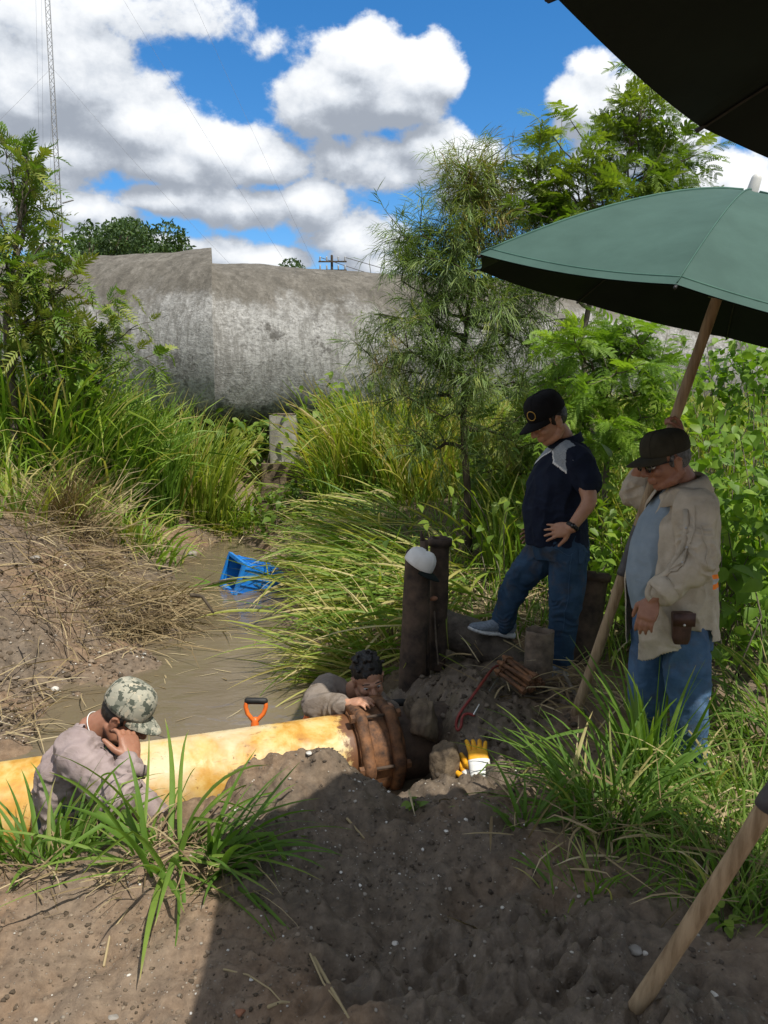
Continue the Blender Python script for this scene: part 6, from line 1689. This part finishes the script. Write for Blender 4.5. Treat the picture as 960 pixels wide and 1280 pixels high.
# --- man in the water leaning on the coupling
def man_pit():
    base = at(415, 900, 4.25); base[2] = -.98
    t = thing('person', 'bareheaded man in grey brown shirt, chest deep in water, leaning on the rusty coupling', 'person', base, 'men at the pit')
    fw = nrm([.50, -.86, 0]); lf = np.array([-fw[1], fw[0], 0])
    H = Head(at(460, 849, 4.14), nrm([.28, -.90, -.22]), 1.04, roll=.12)
    neck0 = at(436, 868, 4.28); shR = at(408, 862, 4.24); elR = at(393, 884, 4.02); wrR = at(434, 880, 3.90)
    shL = at(470, 880, 4.36); elL = at(492, 905, 4.18); wrL = at(486, 885, 4.02)
    pel = at(420, 960, 4.42)
    G = Geo(); H.build(G, .004)
    G.tube([neck0 + [-.01, 0.03, -.05], neck0, H.p(-.022, 0, -.03)], [.070, .062, .058], 18)
    low = pel + np.array([0, 0, -.35])
    G.loft(torso_rings([(low, fw, .12, .15), (pel, fw, .12, .155), (along(pel, neck0, .5), fw, .12, .165), (along(pel, neck0, .82), fw, .095, .165), (neck0, fw, .055, .075)]), 24)
    limb(G, [shR, elR, wrR], [.052, .043, .030]); limb(G, [shL, elL, wrL], [.052, .043, .030])
    hand(G, wrR, at(456, 876, 3.84) - wrR, np.array([-.05, -.25, .95]), np.array([.2, .95, 0]), (.55, .6, .65, .7), .04, 1.05, .3, .15)
    hand(G, wrL, at(478, 880, 3.95) - wrL, np.array([.2, -.3, .9]), np.array([-.3, .9, 0]), (.6,) * 4, .04, 1.0, .5)
    V, F, N = fuse(G, .0048, 3); put('body', V, F, M['skin_a'], t)
    H.eyes(t); H.hair(t, M['hair'], False, 9)
    G = Geo(); tr = [(low, .15, .19), (pel, .155, .195), (along(pel, neck0, .5), .155, .205), (along(pel, neck0, .80), .125, .20), (along(pel, neck0, .93), .095, .13), (neck0 + [0, 0, -.004], .075, .085)]
    G.loft(torso_rings([(c, fw, d, w) for c, d, w in tr]), 34, 2.2)
    limb(G, [along(neck0, shR, .6), shR, elR, along(elR, wrR, .84)], [.08, .088, .074, .052], 24)
    limb(G, [along(neck0, shL, .6), shL, elL, along(elL, wrL, .84)], [.08, .088, .074, .052], 24)
    sh = garment('shirt', G, M['grey_brown'], t, .0055, .014, 10, 32, nrm([1, 0, .3]), thick=0, joints=[(elR, elR - shR, .13, .014), (along(elR, wrR, .5), elR - wrR, .10, .012), (shR, shR - elR, .13, .012)])
    V = []; ang = np.linspace(-2.7, 2.7, 25) + math.pi
    for r, hgt in ((1.0, .0), (1.02, .018), (1.2, .010), (1.5, -.025)):
        for x in ang: V.append(neck0 + fw * (.076 * r * math.cos(x) + .006) + lf * (.078 * r * math.sin(x)) + np.array([0, 0, hgt - .006 - .02 * math.cos(x)]))
    o = put('collar', V, [(i * 25 + j, i * 25 + j + 1, (i + 1) * 25 + j + 1, (i + 1) * 25 + j) for i in range(3) for j in range(24)], M['grey_brown'], sh); s_ = o.modifiers.new('s', 'SOLIDIFY'); s_.thickness = .004
man_pit()

# ------------------------------------------------------------------ tools and small things
def crate():
    c = at(316, 722, 8.05); c[2] = WATER_Z + .10
    t = thing('crate', 'bright blue plastic crate tipped over and half sunk in the muddy channel', 'crate', c)
    x = nrm([.50, -.84, -.10]); zf = nrm(np.cross(np.cross(x, [-.80, -.50, .30]), x)); y = np.cross(zf, x)   # x length, zf towards the open top
    lx, ly, lz = .20, .16, .24
    def pan(name, cen, ax, mat='blue_plastic', ribs=0, along_=None, out=None):
        o = Geo().box(c + cen, np.stack(ax)).put(name, M[mat], t, smooth=False)
        if ribs:
            for q in range(ribs):
                f = -.8 + 1.6 * q / (ribs - 1)
                Geo().box(c + cen + along_ * f + out * .012, np.stack([ax[0] * (.03 if np.allclose(along_, ax[0]) else 1), ax[1] * (.05 if np.allclose(along_, ax[1]) else .92), nrm(out) * .006])).put('stiffener', M['blue_plastic'], o, smooth=False)
        return o
    th = .006
    pan('bottom_panel', -zf * lz, (x * lx, y * ly, zf * th), 'blue_shaded')
    pan('side_panel', y * ly, (x * lx, zf * lz, y * th), ribs=7, along_=x * lx, out=y)
    pan('side_panel', -y * ly, (x * lx, zf * lz, y * th), ribs=7, along_=x * lx, out=-y)
    pan('end_panel', x * lx, (y * ly, zf * lz, x * th), ribs=4, along_=y * ly, out=x)
    pan('end_panel', -x * lx, (y * ly, zf * lz, x * th), ribs=4, along_=y * ly, out=-x)
    for s in (-1, 1):
        Geo().box(c + zf * lz + y * s * (ly + .012), np.stack([x * (lx + .022), y * .016, zf * .020])).put('rim', M['blue_plastic'], t, smooth=False)
        Geo().box(c + zf * (lz + .001) + x * s * (lx + .010), np.stack([x * .016, y * (ly - .006), zf * .020])).put('rim', M['blue_plastic'], t, smooth=False)
        Geo().box(c + zf * (lz - .10) + y * s * (ly + .010), np.stack([x * (lx + .012), y * .006, zf * .010])).put('band', M['blue_plastic'], t, smooth=False)
crate()

def d_handle(name, label, p, upv, side, k=1.0, shaft=.45, grip=True, cat='shovel'):
    p = np.asarray(p, float); u = nrm(upv); s = nrm(side - np.dot(side, u) * u); f = np.cross(s, u)
    t = thing(name, label, cat, p - u * shaft)
    a = [p + (s * x + u * z) * k for x, z in ((-.046, .085), (-.050, .060), (-.040, .025), (-.012, -.008), (0, -.02), (.012, -.008), (.040, .025), (.050, .060), (.046, .085))]
    Geo().tube(a, [(.011 * k, .013 * k)] * 9, 12, ref=s).put('handle', M['orange'], t)
    Geo().tube([p - u * .11 * k, p - u * .05 * k, p - u * .010 * k], [.019 * k, .022 * k, .018 * k], 14).put('socket', M['orange'], t)
    Geo().tube([p + (s * -.042 + u * .088) * k, p + (s * .042 + u * .088) * k], .0165 * k, 14).put('grip', M['black_rubber'], t)
    Geo().tube([p - u * .08 * k, p - u * shaft], .016 * k, 12).put('shaft', M['wood_pole'], t)
    return t
d_handle('shovel', 'orange D shaped shovel handle sticking out of the water behind the yellow pipe', at(319, 898, 4.08), [.06, .10, 1], [1, .15, .1], 1.12, .75)
d_handle('shovel', 'orange shovel handle by the elbow of the bareheaded man', at(383, 896, 4.12), [.35, .1, .75], [.5, -.8, 0], .72, .6)

def bar():
    a, b = at(452, 882, 4.02), at(514, 877, 4.12)
    t = thing('pry_bar', 'dark round bar lying across the coupling by the hands of the bareheaded man', 'pry bar', along(a, b, .5))
    P = [along(a, b, s) for s in np.linspace(0, 1, 10)]
    Geo().tube(P, [.012, .013, .014, .016, .018, .018, .018, .018, .018, .017], 12).put('rod', M['rust_dark'], t)
    Geo().tube([along(a, b, .60), along(a, b, .82)], .0215, 12).put('grip', M['black_rubber'], t)
bar()

def hacksaw():
    base = at(588, 900, 4.0)
    t = thing('hacksaw', 'red framed hacksaw with pale blade standing against the dark mud heap', 'hacksaw', base)
    P = [on_ground(*q) + np.array([0, 0, z]) for q, z in (((631, 846), .06), ((620, 843), .06), ((610, 853), .05), ((600, 866), .04), ((590, 878), .03), ((573, 898), .025), ((569, 912), .02), ((572, 919), .02), ((577, 913), .02), ((577, 901), .025), ((584, 897), .025), ((592, 900), .025))]
    Q = [P[0]]
    for i in range(len(P) - 1):
        Q += [along(P[i], P[i + 1], s) for s in (.33, .66, 1)]
    Q = np.array(Q)
    for _ in range(2): Q[1:-1] = (Q[:-2] + 2 * Q[1:-1] + Q[2:]) / 4
    Geo().tube(Q, .0075, 10).put('frame', M['red_tube'], t)
    a, b = P[-1], P[0]
    Geo().tube([a, b], [(.009, .0015)] * 2, 8, ref=np.cross(b - a, [0, 1, 0])).put('blade', M['steel'], t)
    Geo().tube([P[-1] + [0, 0, .005], P[-1] + [.03, .02, .05]], [.005, .003], 8).put('wing_nut', M['steel'], t)
hacksaw()

def rods():
    rg = np.random.default_rng(5)
    a0, b0 = at(632, 838, 4.30), at(668, 864, 4.12)
    ax = nrm(b0 - a0); sd = nrm(np.cross(ax, [0, 0, 1])); 
    first = None; spots = []
    for layer, cnt in ((0, 5), (1, 4), (2, 2)):
        for i in range(cnt): spots.append((i - (cnt - 1) / 2, layer))
    for q, (i, l) in enumerate(spots):
        c = along(a0, b0, .5) + sd * i * .034 + np.array([0, 0, .02 + .027 * l]) + rg.normal(0, .006, 3); d = nrm(ax + rg.normal(0, .10, 3) * [1, 1, .3])
        if first is None:
            t = thing('rusty_bolt', 'one of the long rusty bolts heaped at the foot of the short pipe stub', 'bolt', (0, 0, 0), 'rusty bolts heaped by the pipe stub')
            Geo().tube([[-.12, 0, 0], [.11, 0, 0]], .0125, 10).put('shank', M['rust'], t)
            Geo().tube([[.085, 0, 0], [.115, 0, 0]], .022, 6, round_caps=False).put('head', M['rust'], t, smooth=False)
            Geo().tube([[-.105, 0, 0], [-.085, 0, 0]], .021, 6, round_caps=False).put('nut', M['rust'], t, smooth=False)
            first = t
        else:
            t = first.copy(); COL.objects.link(t)
            for ch in first.children:
                k = ch.copy(); COL.objects.link(k); k.parent = t
        m4 = np.eye(4); m4[:3, :3] = frame(d, roll=rg.uniform(0, 6)); m4[:3, 3] = c; t.matrix_world = Matrix(m4.tolist())
rods()

def gloves():
    for lab, w, f, n_, th, cl, k in (('yellow work glove with white cuff lying fingers up on the lit mud', at(600, 965, 3.42), at(596, 930, 3.52), np.array([-.1, -.8, .55]), np.array([-1., 0, 0]), (.25, .4, .35, .3), 1.12),
                                     ('yellow glove lying under the white cuffed glove, only its thumb and cuff in view', at(592, 974, 3.44), at(583, 955, 3.5), np.array([.3, -.7, .6]), np.array([-1., 0, .2]), (.6, .7, .8, .8), .95)):
        t = thing('glove', lab, 'glove', w, 'work gloves on the mud')
        G = Geo(); d = nrm(f - w); hand(G, w, d, n_, th, cl, .16, k, .2, .1)
        V, F, N = fuse(G, .0036, 3); V = V + N * .003; put('fingers', V, F, M['glove'], t)
        n = nrm(n_ - np.dot(n_, d) * d); s = np.cross(n, d); G = Geo()
        G.loft([(w + d * x * k, s * a * k, n * b * k) for x, a, b in ((-.075, .052, .024), (-.05, .048, .025), (-.01, .042, .026), (.035, .046, .0245), (.05, .046, .022))], 24, 2.6)
        put('cuff', roughen(G.V(), .004, 20, 4), G.f, M['white_cloth'], t)
        Geo().loft([(w + d * x * k, s * a * k, n * b * k) for x, a, b in ((-.088, .050, .0225), (-.076, .0535, .0255))], 24, 2.6).put('hem', M['red_tube'], t)
gloves()

def white_cap():
    O = at(524, 704, 4.55)
    t = thing('cap', 'white cap with dark green brim hanging on top of the rusty post', 'cap', O)
    H = Head(O - np.array([0.02, 0, .045]), nrm([.80, -.32, -.50]), .90, roll=-.10)
    H.cap(t, M['white_cloth'], M['lining'], name='crown', high=1.0)
white_cap()
V, F = chunk((.030, .022, .017), 6, 14, 10, .05); b = at(541, 748, 4.62)
tag(put('brick_piece', V + b, F, M['brick'], base=b), 'small reddish brick piece wedged between the two dark posts', 'brick')
Geo_ = Geo().tube([at(543, 765, 4.68), at(545, 800, 4.66), at(548, 830, 4.62)], .006, 8)
tag(Geo_.put('rope', M['straw'] if False else M['rust_grey'], base=at(545, 800, 4.66)), 'thin cord hanging down the taller dark post', 'cord')

def stone(label, px, py, Y, size, seed, mat='stone', lift=.4, cat='stone', group=None):
    p = on_ground(px, py) if Y < 4 else gpoint(px, py, Y); V, F = chunk(size, seed, 18, 12, .12); p[2] += size[2] * lift
    return tag(put('stone', V + p, F, M[mat], base=p), label, cat, group)
stone('grey stone at the water edge above the blue crate', 248, 690, 9.7, (.13, .10, .07), 3)
stone('smaller grey stone beside the grey stone at the water edge', 236, 682, 9.9, (.10, .08, .06), 4)
stone('small dark stone on the left bank near the frame edge', 45, 716, 6.6, (.06, .05, .04), 5)
stone('white stone at the water edge of the left bank', 68, 868, 5.05, (.035, .03, .022), 6, 'pale_stone')
stone('white pebble on the mud left of the pole foot', 804, 1194, 1.98, (.014, .011, .008), 7, 'pale_stone', .6)
stone('oblong white pebble on the mud beside the pole foot', 893, 1246, 1.80, (.009, .016, .008), 8, 'pale_stone', .6)
stone('white pebble in the middle of the dark mud', 494, 1181, 2.06, (.011, .010, .007), 9, 'pale_stone', .6)
stone('pale pebble on top of the mud mound', 386, 944, 2.9, (.013, .018, .010), 10, 'pale_stone', .6)
stone('pale pebble on the face of the mud mound', 334, 984, 2.75, (.011, .010, .008), 11, 'pale_stone', .6)
stone('brown pebble at the lower edge of the bare soil', 301, 1268, 1.77, (.016, .014, .011), 12, 'brick', .5)
stone('grey pebble pair of stones at the lower left edge', 142, 1274, 1.77, (.016, .014, .010), 13, 'stone', .5)
stone('rounded clod stone among the pebbles left of the pole foot', 795, 1190, 2.0, (.022, .018, .014), 14, 'stone', .4)

def stick(label, pts, r, mat='straw', cat='stick', name='stick'):
    P = [(on_ground(p[0], p[1]) if p[2] < 4.5 else gpoint(*p[:3])) + np.array([0, 0, (p[3] if len(p) > 3 else .008)]) for p in pts]; Q = [along(P[i], P[i + 1], s) for i in range(len(P) - 1) for s in (0, .33, .66)] + [P[-1]]
    V = Geo().tube(Q, [r * (1 - .5 * i / len(Q)) for i in range(len(Q))], 8)
    put_ = put(name, V.V(), V.f, M[mat], base=P[0], tint=np.full(len(V.V()), .7)); return tag(put_, label, cat)
stick('dry straw stalk lying on the mud at the bottom of the frame', [(392, 1200, 2.0), (415, 1240, 1.86), (436, 1276, 1.75)], .0055)
stick('thinner dry stalk beside the stalk on the bottom mud', [(388, 1196, 2.02), (404, 1232, 1.9), (440, 1278, 1.74)], .0035)
stick('short dry stalk on the face of the mud mound', [(434, 1026, 2.66), (455, 1050, 2.56)], .005)
stick('dry stalk at the foot of the near grass clump', [(130, 1210, 1.96), (138, 1170, 2.08), (160, 1140, 2.2)], .004)
stick('thin root crossing the lit soil', [(280, 1215, 1.96), (310, 1222, 1.93), (338, 1240, 1.87), (352, 1256, 1.82)], .003)
stick('pale twig on the lit soil below the root', [(336, 1262, 1.8), (352, 1256, 1.82), (372, 1258, 1.81)], .005)
stick('dark wet stick lying in the mud behind the pit', [(655, 872, 4.12), (700, 878, 4.05), (722, 886, 4.0)], .009, 'bark_dark')
stick('grey stick leaning from the mud beside the pole foot', [(704, 862, 4.3, .1), (722, 880, 4.05, .03), (742, 905, 3.8)], .011, 'bark')
stick('bare grey branch lying down the left bank above the straw heap', [(150, 622, 8.9, .12), (158, 645, 8.6, .05), (164, 668, 8.2)], .012, 'bark')
def reed():
    t = thing('reed_stalk', 'bent green cane leaf stalk lying across the channel in front of the crate', 'reed', at(262, 735, 8.0))
    a = [at(352, 712, 7.9), at(310, 722, 7.85), at(265, 728, 7.85), at(243, 742, 7.8)]
    Geo().tube(a, [.008, .009, .009, .006], 8).put('stalk', M['bark'], t)
    for p, q, w, s in ((at(300, 724, 7.8), at(243, 746, 7.75), .035, 3), (at(262, 728, 7.85), at(236, 736, 7.8), .03, 4), (at(268, 730, 7.85), at(240, 724, 7.95), .018, 5), (at(340, 715, 7.9), at(290, 738, 7.7), .02, 6)):
        d = q - p; V, F, T = blades([p], [math.atan2(d[1], d[0])], [np.linalg.norm(d) * 1.1], [w], [math.acos(nrm(d)[2]) - .15], [.3], 6, [.35], seed=s); put('blade', V, F, M['blade'], t, tint=T)
reed()
stick('dark wood scrap floating in the middle of the channel', [(242, 812, 6.3, .45), (255, 808, 6.35, .47), (268, 811, 6.3, .45)], .018, 'bark_dark', 'driftwood', 'wood_scrap')

def seedling(label, px, py, Y, n, L, seed, mat='leaf_mid', W=.62, tint=.5):
    rg = np.random.default_rng(seed); b = on_ground(px, py) if Y < 4 else gpoint(px, py, Y); t = thing('seedling', label, 'plant', b)
    br = []
    for i in range(n):
        a = 6.28 * i / n + rg.normal(0, .4); h = L * rg.uniform(.5, 1.6); e = b + [math.cos(a) * L * .5, math.sin(a) * L * .5, h]
        br.append(([b, along(b, e, .5) + [0, 0, h * .15], e], .002, .0015))
        v, f = leaflet(L * rg.uniform(.8, 1.1), L * W, .2, .3, 5); v = v @ frame([math.cos(a), math.sin(a), rg.normal(.1, .2)], roll=rg.normal(0, .3)).T + e
        put('leaf', v, f, M[mat], t, tint=np.full(len(v), np.clip(tint + rg.normal(0, .15), 0, 1)))
    tubes(br, 5).put('stems', M['leaf_mid'], t)
seedling('small broad leaved green seedling on top of the dark mound', 518, 1016, 2.9, 7, .040, 3, W=.8)
seedling('leafy seedling at the right edge beyond the wooden pole', 905, 1165, 2.2, 9, .045, 4, 'leaf_mid', .6, .7)
seedling('light green seedling by the pole at the right edge', 925, 1140, 2.3, 7, .04, 5, 'leaf_light', .6, .4)
seedling('tiny green weed on the bank by the grass heap edge', 345, 690, 9.0, 8, .10, 6, 'leaf_mid')

# gravel, shell grit and clods in the soil
def gravel(name, n, mats, size, seed, where, lift=.35, flat=.6, rough_amp=.12):
    rg = np.random.default_rng(seed); P = where(rg, n); z, g, w = ground(P[:, 0], P[:, 1], True)
    k = (z > WATER_Z - .02) & (g < .62); P, z = P[k], z[k]; n = len(P)
    G = Geo(); G.ball((0, 0, 0), 1., 7, 5); V0 = G.V(); F0 = []
    for f in G.f: F0 += [(f[0], f[i], f[i + 1]) for i in range(1, len(f) - 1)]
    F0 = np.array(F0); s = size[0] * (size[1] / size[0]) ** (rg.random(n) ** 2.2)
    ax = rg.uniform(.65, 1.3, (n, 3)) * s[:, None] * [1, 1, flat]; a = rg.uniform(0, 6.28, n)
    B = V0[None] * (1 + rough_amp * rg.normal(size=(n, len(V0), 1)).clip(-2, 2)) * ax[:, None]
    ca, sa = np.cos(a)[:, None], np.sin(a)[:, None]
    X_ = B[..., 0] * ca - B[..., 1] * sa; Y_ = B[..., 0] * sa + B[..., 1] * ca
    V = np.stack([X_ + P[:, :1], Y_ + P[:, 1:2], B[..., 2] + (z + s * flat * lift)[:, None]], -1)
    F = (F0[None] + (np.arange(n) * len(V0))[:, None, None]).reshape(-1, 3)
    o = put(name, V.reshape(-1, 3), F, mats, base=(0, 0, 0), kind='stuff', smooth=True, tint=np.repeat(rg.random(n), len(V0)))
def near_fan(rg, n):
    y = 1.4 + 2.3 * rg.random(n) ** 1.3; return np.stack([(rg.random(n) * 1.16 - .58) * y, y], -1)
def mound_fan(rg, n):
    return np.stack([rg.normal(-.02, .34, n), rg.normal(2.6, .33, n)], -1)
def left_bank(rg, n):
    y = 4.2 + 5.0 * rg.random(n) ** 1.4; return np.stack([-.13 * y - .9 + (rg.random(n) - 1) * (.36 * y - .6), y], -1)
def grit_mat(name, stops, rough=.75):
    k = Mat(name, rough, .3); c = k.ramp(k.attr('tint'), stops, 'LINEAR'); c = k.mix(.5, c, k.mix(k.noise(60, 4, .6), (.3, .3, .3), (.7, .7, .7)), 'OVERLAY'); k.color(c); k.bump(k.noise(140, 3, .6), .3, .003); return k.m
M['grit'] = grit_mat('gravel', [(0, (.10, .08, .06)), (.55, (.20, .17, .135)), (.8, (.36, .33, .28)), (1, (.66, .64, .59))])
M['clod'] = grit_mat('dark_clods', [(0, (.05, .038, .027)), (.6, (.095, .073, .054)), (1, (.15, .12, .09))], .8)
M['dry_clod'] = grit_mat('dry_clods', [(0, (.06, .045, .03)), (.6, (.14, .105, .072)), (1, (.24, .19, .14))], .9)
gravel('gravel', 1500, M['grit'], (.0014, .007), 301, near_fan)
gravel('gravel', 900, M['grit'], (.0016, .008), 302, mound_fan)
gravel('gravel', 2000, M['grit'], (.003, .014), 303, left_bank)
gravel('mud_clods', 700, M['clod'], (.002, .009), 304, mound_fan, .1, .6, .22)
gravel('mud_clods', 500, M['clod'], (.002, .010), 305, lambda rg, n: np.stack([rg.uniform(-.1, 1.0, n), rg.uniform(1.6, 2.9, n)], -1), .2, .7, .2)
gravel('mud_clods', 900, M['clod'], (.003, .020), 306, lambda rg, n: np.stack([rg.normal(.5, .32, n), rg.normal(4.0, .45, n)], -1), .2, .7, .2)
gravel('soil_crumbs', 2000, M['dry_clod'], (.002, .009), 307, lambda rg, n: np.stack([rg.uniform(-1.3, -.2, n), rg.uniform(1.5, 2.5, n)], -1), .2, .7, .2)
gravel('soil_crumbs', 3400, M['dry_clod'], (.005, .024), 308, left_bank, .2, .7, .2)
